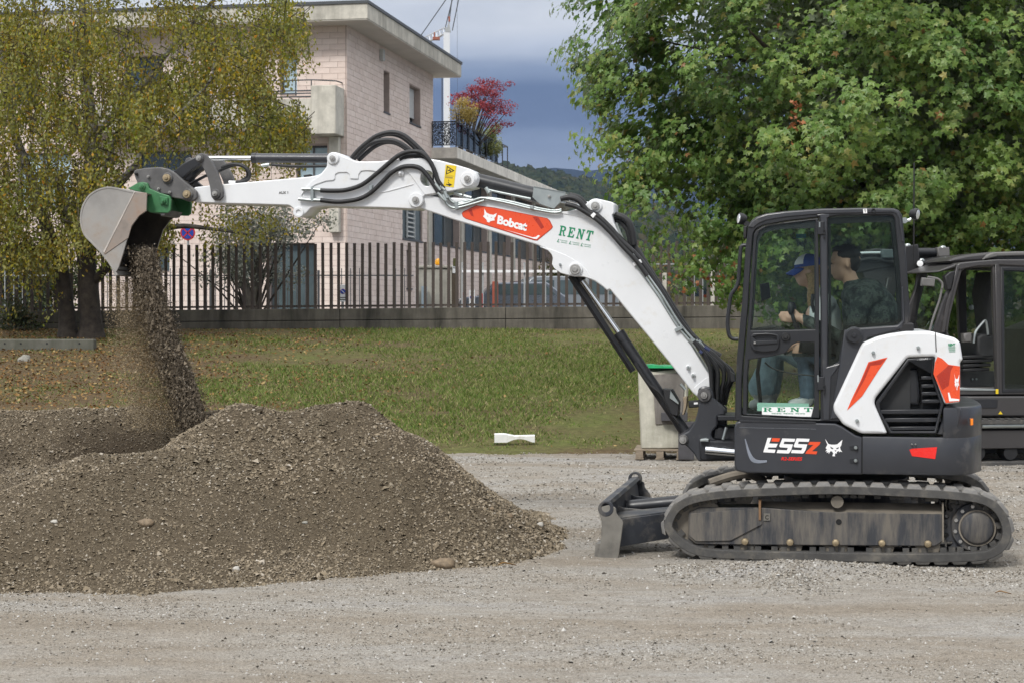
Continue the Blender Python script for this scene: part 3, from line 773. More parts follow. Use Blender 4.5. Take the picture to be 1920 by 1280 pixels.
# ---- decals: flat print 2 mm proud of the panel
def map2(me, fr, lat, f):
    a = co_get(me); out = np.empty_like(a)
    for i, (u, v, _) in enumerate(a):
        px, py = f(float(u), float(v)); x, z = fr.mp(px, py, lat); out[i] = (x, lat, z)
    co_set(me, out)
    # face the camera side
    me.calc_loop_triangles()
    if len(me.polygons) and me.polygons[0].normal.y > 0: me.flip_normals()
    return me
def decal(name, mat, parent, px_loops, lat, fr=None):
    me = curve_mesh(px_loops, 0.0)
    return link(name, map2(me, fr or E, lat, lambda u, v: (u, v)), parent, mat=mat)
def text_mesh(txt, bold=0.0, shear=0.0, spacing=1.0):
    cu = bpy.data.curves.new('text', 'FONT'); cu.body = txt; cu.size = 1.0; cu.offset = bold; cu.shear = shear; cu.space_character = spacing
    cu.resolution_u = 3
    ob = bpy.data.objects.new('text', cu); me = bpy.data.meshes.new_from_object(ob)
    bpy.data.objects.remove(ob); bpy.data.curves.remove(cu)
    a = co_get(me); lo, hi = a.min(0), a.max(0)
    a[:, 0] = (a[:, 0] - lo[0]) / max(hi[0] - lo[0], 1e-6); a[:, 1] = (a[:, 1] - lo[1]) / max(hi[1] - lo[1], 1e-6); a[:, 2] = 0
    co_set(me, a); return me
def quad_map(tl, tr, br, bl):
    def f(u, v):     # u right, v up
        x = (bl[0]*(1-u) + br[0]*u)*(1-v) + (tl[0]*(1-u) + tr[0]*u)*v
        y = (bl[1]*(1-u) + br[1]*u)*(1-v) + (tl[1]*(1-u) + tr[1]*u)*v
        return x, y
    return f
def lettering(txt, mat, parent, quad, lat, bold=0.0, shear=0.0, fr=None, name='lettering', spacing=1.0):
    return link(name, map2(text_mesh(txt, bold, shear, spacing), fr or E, lat, quad_map(*quad)), parent, mat=mat)
def shapes(loops_uv, mat, parent, quad, lat, name, fr=None):
    return link(name, map2(curve_mesh(loops_uv, 0.0), fr or E, lat, quad_map(*quad)), parent, mat=mat)
CAT = [[(0, 1), (.19, .70), (.36, .66), (.55, .665), (.70, .69), (1, .97), (.93, .62), (.86, .52), (.90, .36), (1, .24), (.86, .27), (.80, .20), (.80, .30), (.68, .24), (.66, .12), (.60, .17), (.55, .05), (.58, -.02), (.42, -.02), (.42, .06), (.47, .12), (.40, .26), (.30, .27), (.20, .10), (.19, .22), (.07, .16), (.12, .27), (0, .26), (.10, .38), (.02, .45), (.13, .66), (.06, .82)],
       [(.29, .55), (.47, .45), (.46, .39), (.34, .42)], [(.63, .45), (.80, .53), (.77, .43), (.66, .39)], [(.54, .33), (.66, .33), (.60, .25)]]
CAT2 = [[(0, 1), (.22, .72), (.5, .67), (.77, .72), (1, .97), (.98, .66), (.90, .50), (.98, .30), (.82, .22), (.64, .10), (.60, -.03), (.41, -.03), (.37, .10), (.18, .22), (.02, .30), (.10, .50), (.06, .66)], [(.29, .52), (.44, .44), (.36, .42)], [(.60, .44), (.75, .52), (.68, .42)]]
SLAB = {  # serif capitals in a unit box, loops
 'R': [[(0,0),(0,.12),(.10,.12),(.10,.88),(0,.88),(0,1),(.55,1),(.80,.93),(.88,.75),(.82,.57),(.64,.49),(.72,.38),(.78,.14),(.84,.11),(.95,.13),(.95,.02),(.78,-.01),(.62,.04),(.54,.34),(.46,.44),(.32,.44),(.32,.12),(.42,.12),(.42,0)], [(.32,.56),(.32,.88),(.50,.87),(.63,.80),(.63,.63),(.50,.56)]],
 'E': [[(0,0),(0,.12),(.11,.12),(.11,.88),(0,.88),(0,1),(.86,1),(.88,.68),(.77,.68),(.68,.86),(.34,.88),(.34,.56),(.46,.58),(.50,.70),(.60,.70),(.60,.32),(.50,.32),(.46,.44),(.34,.45),(.34,.12),(.70,.13),(.82,.36),(.92,.36),(.88,0)]],
 'N': [[(0,0),(0,.12),(.10,.12),(.10,.88),(0,.88),(0,1),(.34,1),(.72,.38),(.72,.88),(.60,.88),(.60,1),(1,1),(1,.88),(.88,.88),(.88,-.02),(.70,-.02),(.24,.72),(.24,.12),(.36,.12),(.36,0)]],
 'T': [[(.20,0),(.20,.12),(.34,.12),(.34,.87),(.22,.86),(.12,.66),(0,.66),(.02,1),(.92,1),(.94,.66),(.82,.66),(.72,.86),(.58,.87),(.58,.12),(.72,.12),(.72,0)]]}
def rent(mat, parent, quad, lat, gap=0.28, wd=1.0, fr=None):
    tot = 4 * wd + 3 * gap; loops = []
    for i, ch in enumerate('RENT'):
        for lp in SLAB[ch]: loops.append([((i * (wd + gap) + u * wd) / tot, v) for u, v in lp])
    return shapes(loops, mat, parent, quad, lat, 'lettering', fr)

# ------------------------------------------------------------------ tracks
def offs(path, d):
    """inward offset of a closed px polygon"""
    m = len(path); out = []
    cx = sum(p.x for p in path) / m; cy = sum(p.y for p in path) / m
    for i in range(m):
        t = (path[(i+1) % m] - path[i-1]).normalized(); nrm = Vector((-t.y, t.x))
        if nrm.dot(Vector((cx, cy)) - path[i]) < 0: nrm = -nrm
        out.append(path[i] + nrm * d)
    return out
LOOP = [(1239, 990), (1246, 960), (1266, 936), (1300, 921), (1360, 912), (1450, 907), (1570, 904), (1690, 908), (1790, 914), (1850, 924), (1884, 947), (1902, 985), (1899, 1020), (1875, 1046), (1830, 1058), (1700, 1060), (1560, 1058), (1420, 1055), (1330, 1051), (1290, 1041), (1258, 1019)]
loc = [Vector(E.mp(x, y, 0.0)) for x, y in LOOP]
path = smooth(loc, 8, True)
S_ = E.scale(1570, 1000, 0.0)
def track(y0, y1, nm):
    outer = offs(path, 0.026); inner = offs(path, 0.085)
    me = plate_local([[tuple(p) for p in outer], [tuple(p) for p in inner]], y0, y1, 0.004)
    t = link('track', me, dig, mat=m_track)
    # arc length resample
    pp = outer + [outer[0]]; d = [0.0]
    for a, c in zip(pp[:-1], pp[1:]): d.append(d[-1] + (c - a).length)
    tot = d[-1]; nl = 42
    def at(s):
        s %= tot; i = max(0, min(len(d) - 2, int(np.searchsorted(d, s)) - 1)); f = (s - d[i]) / (d[i+1] - d[i])
        p = pp[i].lerp(pp[i+1], f); tg = (pp[i+1] - pp[i]).normalized(); return p, tg
    mb = MB(); w2 = (y1 - y0)
    mb.add([(-.058, 0.004, 0), (.058, 0.004, 0), (.050, w2 * .52, 0), (-.050, w2 * .52, 0), (-.040, 0.014, .027), (.040, 0.014, .027), (.034, w2 * .50, .027), (-.034, w2 * .50, .027)], [(0,3,2,1),(4,5,6,7),(0,1,5,4),(1,2,6,5),(2,3,7,6),(3,0,4,7)])
    lm = mb.mesh('track_lug', bevel=0.004); lm.materials.append(m_lug)
    for k in range(nl):
        for row in (0, 1):
            p, tg = at(tot * (k + row * 0.5) / nl)
            n = Vector((tg.y, -tg.x)); c = sum(loc, Vector((0, 0))) / len(loc)
            if n.dot(p - c) < 0: n = -n
            o = link('track_lug', lm, t)
            ax = Vector((tg.x, 0, tg.y)); nz = Vector((n.x, 0, n.y)); ay = nz.cross(ax)
            M = Matrix((ax, Vector((0, 1, 0)) if True else ay, nz)).transposed()
            if M.determinant() < 0: M = Matrix((-ax, Vector((0, 1, 0)), nz)).transposed()
            M4 = M.to_4x4(); M4.translation = Vector((p.x, y0 + (0 if row == 0 else w2 * 0.46), p.y)) - nz * 0.004
            o.matrix_local = M4
    # drive teeth along the inside
    ii = offs(path, 0.082); pp2 = ii + [ii[0]]; mb = MB()
    dd = [0.0]
    for a, c in zip(pp2[:-1], pp2[1:]): dd.append(dd[-1] + (c - a).length)
    nn = 60
    for k in range(nn):
        s = dd[-1] * k / nn; i = max(0, min(len(dd) - 2, int(np.searchsorted(dd, s)) - 1)); p = pp2[i]; tg = (pp2[i+1] - pp2[i]).normalized()
        n = Vector((-tg.y, tg.x)); c = sum(loc, Vector((0, 0))) / len(loc)
        if n.dot(c - p) < 0: n = -n
        for yy_ in (0.07, 0.24):
            mb.bar((p.x, y0 + yy_ + .045, p.y), (p.x + n.x * .035, y0 + yy_ + .045, p.y + n.y * .035), 0.07, 0.045, (tg.x, 0, tg.y))
    tag(mb.obj('drive_teeth', m_track, t), kind='stuff')
    return t
track(0.0, 0.40, 'near'); track(1.56, 1.96, 'far')

def running_gear(y0, y1, near=True):
    """idler, sprocket, rollers and side frame between y0 (outer) and y1"""
    s = 1 if near else -1
    yo = y0 if near else y1
    c = E.P(1309, 984, 0.06 if near else 0.06)
    def W(v, lat): return Vector((v.x, lat, v.z))
    R_id = 52 * S_
    mb = MB(); mb.lathe(W(c, y0 + .10), (0, 1, 0), [(0, R_id * .9), (.0, R_id), (.03, R_id), (.03, R_id * .86), (.17, R_id * .86), (.17, R_id), (.20, R_id)], 36)
    idl = mb.obj('idler_wheel', m_mud2, dig)
    mb = MB(); mb.lathe(W(c, y0 + .095), (0, -1, 0), [(-.02, R_id * .88), (0, R_id * .86), (0.0, R_id * .74), (-.03, R_id * .70)], 36); mb.obj('idler_rim', m_mud2, idl)
    sc = E.P(1833, 990, 0.06); Rs = 62 * S_
    prof = []
    nt_ = 21
    for k in range(nt_):
        a = 2 * PI * k / nt_
        for da, rr in ((-.10, .86), (-.055, 1.0), (.055, 1.0), (.10, .86)): prof.append((sc.x + math.cos(a + da) * Rs * rr, sc.z + math.sin(a + da) * Rs * rr))
    sp = link('sprocket', plate_local([prof], y0 + .16, y0 + .20, 0.002), dig, mat=m_mud)
    mb = MB(); mb.lathe(W(sc, y0 + .15), (0, -1, 0), [(-.02, Rs * .76), (.02, Rs * .76), (.03, Rs * .73), (.03, Rs * .54), (.05, Rs * .53), (.06, Rs * .50), (.075, Rs * .47), (.082, Rs * .42), (.082, 0.02)], 40); mb.obj('final_drive', m_mud, sp)
    mb = MB(); mb.lathe(W(sc, y0 + .10), (0, -1, 0), [(0.0, Rs * .545), (.012, Rs * .545), (.012, Rs * .50), (0, Rs * .50)], 40); mb.obj('hub_ring', m_mud2, sp)
    for k in range(12):
        a = 2 * PI * k / 12 + .2; q = W(sc, y0 + .122) + Vector((math.cos(a), 0, math.sin(a))) * Rs * .645
        mb = MB(); mb.cyl(q, q + Vector((0, -.014, 0)), .014, 6); mb.obj('bolt', m_pin, sp)
    for (zx, zy) in ((695, 415), (893, 418), (1093, 420), (1296, 422), (1498, 425)):
        px, py = z6((zx, zy))[0]; q = E.P(px, py - 7, 0.06); r = 23 * S_
        mb = MB(); mb.lathe(W(q, y0 + .09), (0, 1, 0), [(0, r * .7), (.01, r), (.05, r), (.06, r * .8), (.16, r * .8), (.17, r), (.21, r), (.22, r * .7)], 24)
        rl = mb.obj('track_roller', m_mud2, dig)
        px, py = z6((zx, zy - 30))[0]; q = E.P(px, py, 0.05)
        mb = MB(); mb.lathe(W(q, y0 + .045), (0, -1, 0), [(-.01, .026), (.012, .026), (.02, .022), (.024, .012)], 16); mb.obj('roller_bolt', m_pinb, rl)
    q = E.P(*z6((1100, 210))[0], 0.06)
    mb = MB(); mb.lathe(W(q, y0 + .05), (0, 1, 0), [(0, .03), (0, .045), (.03, .045), (.05, .04), (.2, .04)], 22); mb.obj('carrier_roller', m_mud2, dig)
if True:
    running_gear(0.0, 0.40); running_gear(1.56, 1.96)
    # near side frame
    fr_ = pl('track_frame', m_mud, dig, [z6((445, 258), (492, 236), (755, 236), (1040, 256), (1566, 262), (1568, 382), (1530, 406), (600, 399), (480, 396), (446, 370))], 0.062, 0.33, 0.006, rnd=0.008)
    # slanted dust shelf above it
    a = P3(z6((770, 208), (1566, 218)), 0.22); c = P3(z6((764, 258), (1568, 262)), 0.064)
    mb = MB(); mb.add([c[0], c[1], a[1], a[0], c[0] + Vector((0, .0, -.01)), c[1] + Vector((0, 0, -.01)), a[1] + Vector((0, 0.05, -.03)), a[0] + Vector((0, .05, -.03))], [(0,1,2,3),(7,6,5,4),(0,4,5,1),(1,5,6,2),(2,6,7,3),(3,7,4,0)])
    mb.obj('dust_shelf', m_mud2, fr_)
    pl('cover_plate', m_mud, fr_, [z6((452, 262), (755, 240), (768, 292), (770, 310), (632, 382), (480, 385), (450, 360))], 0.048, 0.062, 0.003, rnd=0.01)
    pl('frame_rib', pmat('rusty rib', (0.21, 0.12, 0.06), 0.8, var=0.3), fr_, [z6((755, 202), (765, 202), (765, 292), (755, 292))], 0.04, 0.2, 0.001)
    pl('frame_rib', m_mud2, fr_, [z6((1560, 215), (1568, 215), (1568, 388), (1562, 388))], 0.045, 0.2, 0.001)
    pl('weld_tag', m_bladew, fr_, [z6((776, 262), (806, 262), (806, 294), (776, 294))], 0.052, 0.06, 0.002)
    lettering('C', m_kst, fr_, z6((783, 269), (799, 269), (799, 288), (783, 288)), 0.0505, 0.03)
    q = E.P(*z6((1107, 299))[0], 0.058); mb = MB(); mb.cyl(q, q + Vector((0, .01, 0)), .021, 16); mb.obj('frame_hole', m_hole, fr_)
    pl('track_frame', m_mud, dig, [z6((445, 240), (1560, 230), (1568, 386), (1530, 413), (600, 405), (446, 370))], 1.62, 1.9, 0.006, lat=0.06)
    # car body between the tracks
    mb = MB(); a = E.P(1400, 960, 0.1); c = E.P(1745, 1000, 0.1)
    mb.box((a.x, 0.33, c.z), (c.x, 1.62, a.z)); x_s = E.P(1585, 900, 0.98)
    mb.lathe((x_s.x, .98, a.z), (0, 0, 1), [(0, .55), (.10, .55), (.12, .47), (.20, .47)], 40)
    mb.obj('car_body', m_mud, dig)

# ------------------------------------------------------------------ dozer blade
prof = [(1123, 947), (1128, 970), (1130, 992), (1127, 1020), (1119, 1046), (1132, 1047), (1140, 1022), (1144, 992), (1143, 970), (1140, 950), (1147, 944), (1143, 938), (1128, 940)]
bl = pl('dozer_blade', m_blade, dig, [prof], 0.03, 1.93, 0.002, lat=0.0, ang=25)
pl('end_plate', m_bladew, bl, [z6((50, 248), (58, 234), (100, 224), (128, 238), (130, 262), (160, 300), (155, 340), (138, 462), (75, 469), (45, 455), (62, 385), (66, 300))], 0.0, 0.028, 0.003, rnd=0.012)
pl('end_plate', m_blade, bl, [z6((50, 248), (58, 234), (100, 224), (128, 238), (130, 262), (160, 300), (155, 340), (138, 462), (75, 469), (45, 455), (62, 385), (66, 300))], 1.932, 1.96, 0.003, rnd=0.012, lat=0.0)
for la in (0.0, 1.905):
    q = E.P(*z6((96, 262))[0], 0.0)
    ring = [circ(q.x - .02, q.z + .005 + (0.07 if la > 1 else 0.03), .058), circ(q.x - .02, q.z + .012 + (0.07 if la > 1 else 0.03), .032)]
    link('lifting_eye', plate_local(ring, la - 0.004, la + .04, .004), bl, mat=m_blade)
pl('cutting_edge', m_bladew, bl, [[(1116, 1020), (1128, 1018), (1123, 1047), (1113, 1046)]], 0.03, 1.93, 0.002, lat=0.0)
def slab(name, pts, th, mat, par):
    p = [Vector(q) for q in pts]; n = (p[1] - p[0]).cross(p[3] - p[0]).normalized() * th
    mb = MB(); mb.add(p + [q + n for q in p], [(0,1,2,3),(7,6,5,4),(0,4,5,1),(1,5,6,2),(2,6,7,3),(3,7,4,0)]); return mb.obj(name, mat, par, bevel=.003)
for la0, la1, s1 in ((.16, .46, 1), (1.80, 1.50, -1)):
    slab('blade_arm', [E.P(1142, 974, la0), E.P(1142, 1026, la0), E.P(1262, 1006, la1), E.P(1262, 958, la1)], .03 * s1, m_blade, bl)
    slab('arm_top', [E.P(1142, 972, la0 - .02 * s1), E.P(1142, 960, la0 + .30 * s1), E.P(1262, 948, la1 + .22 * s1), E.P(1262, 957, la1 - .02 * s1)], .016, m_blade, bl)
for la in (.55, 1.0, 1.40):
    pl('blade_rib', m_blade, bl, [[(1140, 950), (1160, 958), (1200, 962), (1200, 975), (1142, 1000)]], la, la + .03, .003, lat=0.3)
mb = MB(); mb.cyl(E.P(1175, 950, .98), E.P(1380, 930, .98), .055, 16); mb.obj('blade_cylinder', m_black, bl)
mb = MB(); mb.tube(smooth(P3([(1330, 905, .7), (1370, 892, .75), (1404, 888, .85), (1432, 900, .95)], 0), 5), .035, 8); mb.obj('blade_hose', m_mud2, bl)

# ------------------------------------------------------------------ turning body
def prism_plan(name, mat, parent, plan, z0, z1_, bevel=0.01, holes=()):
    """plan: loop in (x, lat); solid from z0 to z1"""
    me = curve_mesh([plan] + list(holes), (z1_ - z0) / 2, bevel, 2)
    a = co_get(me); a[:, 2] += (z0 + z1_) / 2; co_set(me, a); finish(me, 40)
    return link(name, me, parent, mat=mat)
LB = 0.08                                         # near face of the body
zb0 = E.P(1600, 888, LB).z; zb1 = E.P(1600, 817, LB).z; zb2 = E.P(1450, 791, LB).z
xf = E.P(1377, 850, LB).x; xs_ = E.P(1616, 850, LB).x; xr = E.P(1834, 850, LB + .4).x
zt = E.P(1815, 760, LB + .2).z
front = [(1377, 800), (1380, 791), (1388, 788), (1566, 793), (1578, 798), (1604, 815), (1616.5, 819), (1616.5, 889), (1500, 888), (1400, 886), (1381, 882), (1377, 870)]
fp = pl('side_panel', m_char, dig, [front], LB, LB + .5, 0.012, seg=3, ang=50)
pl('panel_ledge', m_black, fp, [[(1386, 787), (1530, 790), (1529, 794), (1388, 791)]], LB - .004, LB + .2, .002)
xrn = xr - 0.10; plan = [(xs_ + .004, LB + .5), (xs_ + .004, LB), (xrn - .20, LB)] + [(xrn - .20 + .27 * math.sin(t), LB + .27 - .27 * math.cos(t)) for t in np.linspace(.1, 1.35, 8)] + [(xr + .04 * math.cos(t), .98 - .62 * math.sin(t)) for t in np.linspace(1.0, -1.0, 9)]
plan += [(xrn - .20 + .27 * math.sin(t), 1.88 - .27 + .27 * math.cos(t)) for t in np.linspace(1.35, .1, 8)] + [(xrn - .20, 1.88), (xs_ + .004, 1.88)]
cw = prism_plan('counterweight', m_char, dig, plan, zb0, zb1, 0.012)
x1 = E.P(1768, 790, LB).x
def clip_plan(x0, ins): return [(max(x0, a), min(max(b_, LB + ins), 1.88 - ins)) for a, b_ in plan]
prism_plan('counterweight_top', m_char, cw, [(x1, LB + .03)] + [p for p in plan[2:-1] if p[0] > x1] + [(x1, 1.85)], zb1 - .02, zt, 0.02)
pl('corner_step', m_char, cw, [z5((1520, 822), (1560, 720), (1585, 610), (1690, 625), (1704, 650), (1664, 832))], LB + .03, LB + .3, 0.012, seg=2, ang=50)
mb = MB(); mb.box((xf + .02, LB + .45, zb0 + .01), (xs_ + .01, 1.86, zb1 - .01)); mb.obj('floor_frame', m_black, dig, bevel=.01)
# seams, bolts, moulded slot
pl('seam', m_hole, cw, [[(1615.6, 819), (1617.6, 819), (1617.6, 888), (1615.6, 888)]], LB - .0015, LB + .003, 0)
for zx, zy in ((938, 915), (938, 1008)):
    px, py = z5((zx, zy))[0]
    pl('bolt_recess', m_black, fp, [[(px - 12, py - 3), (px + 4, py - 5), (px + 6, py + 6), (px - 10, py + 6)]], LB - .003, LB + .004, .001, rnd=.01)
    pinat('panel_bolt', px, py, 3.2, LB - .004, .01, fp, m_zinc)
slot = smooth([(1398, 822), (1406, 845), (1414, 858), (1424, 862), (1438, 862)], 5); s2 = smooth([(1438, 866), (1422, 868), (1409, 864), (1402, 850), (1396, 822)], 5)
pl('moulded_slot', pmat('slate trim', (0.20, 0.22, 0.26), 0.35, var=0.1, coat=0.3), fp, [[tuple(p) for p in slot + s2]], LB - .004, LB + .006, .002)
pl('panel_line', pmat('panel highlight edge', (0.08, 0.085, 0.095), 0.3, var=.1), fp, [[(1386, 800), (1530, 803), (1530, 804.6), (1386, 801.6)]], LB - .003, LB + .003, 0.0005)
LD = LB - .0025
# model lettering
def zE(*p): return [(1420 + x / 10.667, 800 + y / 10.667) for x, y in p]
decal('lettering', m_wst, fp, [zE((205, 212), (280, 212), (238, 325), (410, 330), (375, 405), (222, 403), (205, 440), (365, 447), (345, 513), (118, 500))], LD)
decal('lettering', m_red, fp, [zE((300, 215), (455, 222), (435, 290), (280, 285))], LD)
for dx in (0, 288):
    decal('lettering', m_wst, fp, [zE((500+dx, 222), (758+dx, 232), (740+dx, 292), (540+dx, 287), (525+dx, 335), (712+dx, 342), (680+dx, 450), (640+dx, 515), (620+dx, 525), (385+dx, 515), (405+dx, 452), (590+dx, 460), (610+dx, 412), (455+dx, 400), (438+dx, 375))], LD)
decal('lettering', m_red, fp, [zE((1040, 292), (1268, 295), (1240, 350), (1095, 478), (1200, 483), (1180, 540), (960, 530), (985, 480), (1120, 355), (1018, 350))], LD)
lettering('R2-SERIES', m_redr, fp, zE((478, 595), (900, 598), (900, 668), (478, 662)), LD, 0.03, 0.2)
shapes(CAT, m_wst, fp, zE((1355, 228), (1702, 240), (1702, 575), (1360, 570)), LD, 'cat_emblem')
decal('reflector', m_redr, cw, [z5((1325, 930), (1345, 922), (1525, 911), (1511, 997), (1345, 976))], LB - .004)
for zx in (1343, 1368): pinat('small_stud', *z5((zx, 890))[0], 1.6, LB - .002, .01, cw, m_pin)
pl('side_marker', m_amber, cw, [z5((1765, 710), (1785, 708), (1785, 752), (1767, 757))], LB + .012, LB + .09, .002)

# white engine cover
WC = [z5((985, 163), (1090, 118), (1175, 98), (1300, 80), (1480, 80), (1528, 94), (1655, 128), (1690, 158), (1710, 285), (1692, 300), (1690, 592), (1580, 604), (1500, 385), (1512, 262), (1312, 268), (1080, 560), (1074, 600), (1168, 816), (982, 816), (850, 752), (782, 662), (776, 612))]
hood = pl('engine_cover', m_white, dig, WC, LB - .012, LB + .42, 0.022, seg=3, ang=60, rnd=.02)
# cover top and back across the machine
top = z5((1000, 160), (1175, 100), (1300, 82), (1480, 82), (1528, 96), (1655, 130), (1688, 160), (1700, 285), (1690, 300), (1690, 600), (1100, 600))
pl('rear_cover', m_white, dig, [top], LB + .40, 1.86, 0.02, rnd=.05, lat=LB, seg=2, ang=50)
# inner bevel ring (grey-white step) and the grille
ring_o = z5((1300, 238), (1516, 226), (1508, 262), (1505, 390), (1585, 604), (1535, 826), (1160, 822), (1062, 640), (1020, 600), (1040, 560))
GR = z5((1312, 275), (1502, 264), (1494, 385), (1572, 602), (1520, 815), (1183, 815), (1092, 650), (1082, 590))
pl('grille_surround', m_black, hood, [GR, z5((1325, 300), (1488, 288), (1480, 392), (1550, 604), (1505, 796), (1198, 796), (1118, 655), (1112, 600))], LB + .0, LB + .30, .008, seg=2)
gb = pl('grille_back', m_blackm, hood, [GR], LB + .16, LB + .20, .002)
pl('air_scoop', m_black, hood, [z5((1300, 355), (1385, 350), (1405, 545), (1395, 610), (1140, 605), (1140, 590))], LB + .10, LB + .17, .02, seg=2)
for (x0, x1_, y, h) in ((1355, 1500, 300, 30), (1410, 1496, 412, 28), (1412, 1505, 470, 28), (1412, 1530, 525, 28), (1415, 1550, 580, 28), (1115, 1562, 655, 36), (1150, 1555, 715, 34), (1185, 1535, 775, 30)):
    pl('grille_slat', m_black, hood, [z5((x0, y - h * .35), (x1_, y - h * .45), (x1_, y + h * .5), (x0, y + h * .55))], LB + .02, LB + .13, .006, seg=2, ang=50)
pl('service_label', m_wst, hood, [z5((1190, 556), (1252, 553), (1253, 579), (1190, 582))], LB + .092, LB + .10, .0005)
lettering('6722', m_kst, hood, z5((1200, 563), (1242, 561), (1242, 573), (1200, 575)), LB + .0905, .01)
lettering('-- E55zR2 --', m_wst, hood, z5((1380, 276), (1478, 268), (1478, 280), (1380, 288)), LB - .003, .0)
for zx, zy in ((1065, 234), (1388, 198), (948, 721)):
    pinat('cover_bolt', *z5((zx, zy))[0], 3.4, LB - .013, .01, hood, m_zinc)
# swoosh stickers
LW = LB - .0145
decal('sticker', m_red, hood, [z5((1030, 300), (1168, 266), (1100, 365), (985, 545), (876, 648), (905, 575), (975, 430))], LW)
decal('sticker', m_redd, hood, [z5((1036, 306), (1156, 276), (1118, 318), (1046, 325), (1000, 430), (915, 580))], LW - .001)
decal('sticker', m_red, hood, [z5((1510, 300), (1528, 262), (1560, 275), (1606, 318), (1689, 330), (1688, 582), (1588, 594), (1498, 385))], LW)
decal('sticker', m_redd, hood, [z5((1606, 322), (1640, 328), (1622, 365), (1608, 470), (1560, 500), (1520, 400), (1590, 340))], LW - .001)
shapes(CAT, m_wst, hood, z5((1648, 380), (1684, 384), (1684, 500), (1652, 496)), LW - .002, 'cat_emblem')
decal('sticker', m_wst, hood, [z5((1602, 520), (1612, 518), (1625, 560), (1684, 566), (1684, 578), (1612, 582))], LW - .002)
lettering('RENT', m_gst, hood, z5((1605, 168), (1655, 168), (1655, 188), (1605, 188)), LW, .05)
for k, yy_ in enumerate((194, 203, 214, 224)):
    decal('small_print', m_gst, hood, [z5((1605 + 2 * k, yy_), (1656, yy_ - 1), (1656, yy_ + 3), (1605 + 2 * k, yy_ + 4))], LW)
# body seam between cover halves
pl('seam', m_hole, hood, [z5((1509, 90), (1515, 91), (1522, 228), (1515, 230))], LW - .0005, LW + .004, 0)
# ------------------------------------------------------------------ swing post, boom, arm
BN, BF = 0.92, 1.18          # near and far face of the boom
swing = pl('swing_post', m_char, dig, [z8((858, 805), (870, 785), (902, 778), (935, 785), (952, 812), (955, 850), (1010, 905), (1022, 920), (1020, 952), (976, 955), (974, 1020), (945, 1050), (940, 1078), (958, 1100), (1085, 1120), (1085, 1150), (905, 1148), (905, 1178), (1085, 1195), (1085, 1226), (862, 1230), (832, 1180), (792, 1138), (748, 1118), (745, 1085), (765, 1066), (805, 1045), (842, 985), (858, 930), (866, 880))], BN - .05, BN + .06, .012, seg=2, rnd=.015)
pl('swing_post', m_char, dig, [z8((858, 805), (902, 778), (952, 812), (955, 850), (1022, 920), (1020, 1150), (1085, 1226), (862, 1230), (792, 1138), (748, 1118), (765, 1066), (842, 985), (866, 880))], BF - .04, BF + .05, .012, lat=BN)
pl('pivot_block', m_black, swing, [z8((865, 1100), (1100, 1108), (1100, 1222), (872, 1224))], BN - .10, BF + .08, .015, seg=2)
pl('pivot_cap', m_zinc, swing, [z8((872, 1098), (905, 1092), (925, 1098), (922, 1112), (872, 1112))], BN - .14, BN - .02, .006)
mb = MB(); mb.cyl(E.P(*z8((905, 1160))[0], BN - .13), E.P(*z8((1100, 1178))[0], BN - .13), .033, 16); mb.obj('swing_cylinder_rod', m_chrome, swing)
pl('pedestal', m_black, swing, [z8((975, 955), (1100, 955), (1100, 985), (980, 985))], BN - .12, BF + .1, .006)
pl('pedestal', m_black, swing, [z8((955, 1030), (1100, 1020), (1100, 1110), (955, 1096))], BN - .02, BF + .1, .01)
cyl_px('grease_nipple', z8((1010, 1098))[0], z8((1030, 1025))[0], 2.8, BN - .10, swing, m_zinc, 10)
pinat('pin', *z8((898, 832))[0], 6.5, BN - .055, .05, swing, m_pin, 13, m_cast)
pinat('pin', *z8((772, 1100))[0], 7.0, BN - .055, .05, swing, m_pin, 9.5, m_cast)
# small bits at the post: headlamp bracket, hose clamp, light shelf
pl('cylinder_lug', m_blackm, swing, [z8((800, 868), (870, 862), (880, 905), (805, 910))], BN + .02, BN + .10, .01, seg=2)
decal('small_print', m_wst, swing, [z8((835, 876), (858, 874), (860, 886), (836, 888))], BN + .017)
pl('clamp', pmat('dusty clamp', (.28, .22, .15), .7, var=.3), swing, [z8((770, 845), (795, 840), (790, 900), (775, 950), (765, 950), (775, 895))], BN + .0, BN + .12, .004)
cyl_px('clamp_pin', z8((755, 765))[0], z8((785, 800))[0], 3.0, BN + .05, swing, m_zinc, 10)
pl('bracket', m_blackm, swing, [z8((650, 795), (700, 800), (745, 880), (740, 960), (700, 950), (655, 850))], BN + .02, BN + .2, .006)
pl('bracket', m_zinc, swing, [z8((695, 805), (745, 880), (742, 888), (690, 850))], BN + .0, BN + .02, .002)

boom_px = z2((1010, 735), (1012, 700), (1060, 672), (1180, 694), (1300, 728)) + z3((85, 290), (300, 303), (560, 350), (690, 374), (780, 374), (840, 358), (885, 334), (912, 310), (930, 299), (955, 296), (1012, 309), (1050, 318), (1062, 330), (1062, 385), (1048, 392), (1058, 440), (1082, 498)) + \
    z8((445, 0), (560, 160), (700, 352), (800, 505), (880, 635), (930, 715), (946, 770), (946, 805), (935, 830), (880, 850), (850, 838), (828, 818), (690, 640), (560, 480), (460, 360), (330, 200)) + \
    z3((1020, 850), (985, 820), (940, 790), (880, 768), (800, 762), (740, 745), (705, 718), (690, 690), (697, 655), (690, 630), (665, 605), (600, 576), (100, 425), (0, 390)) + z2((1060, 806), (1020, 790))
boom = pl('boom', m_white, dig, [boom_px], BN, BF, .010, rnd=.012, seg=2, ang=50)
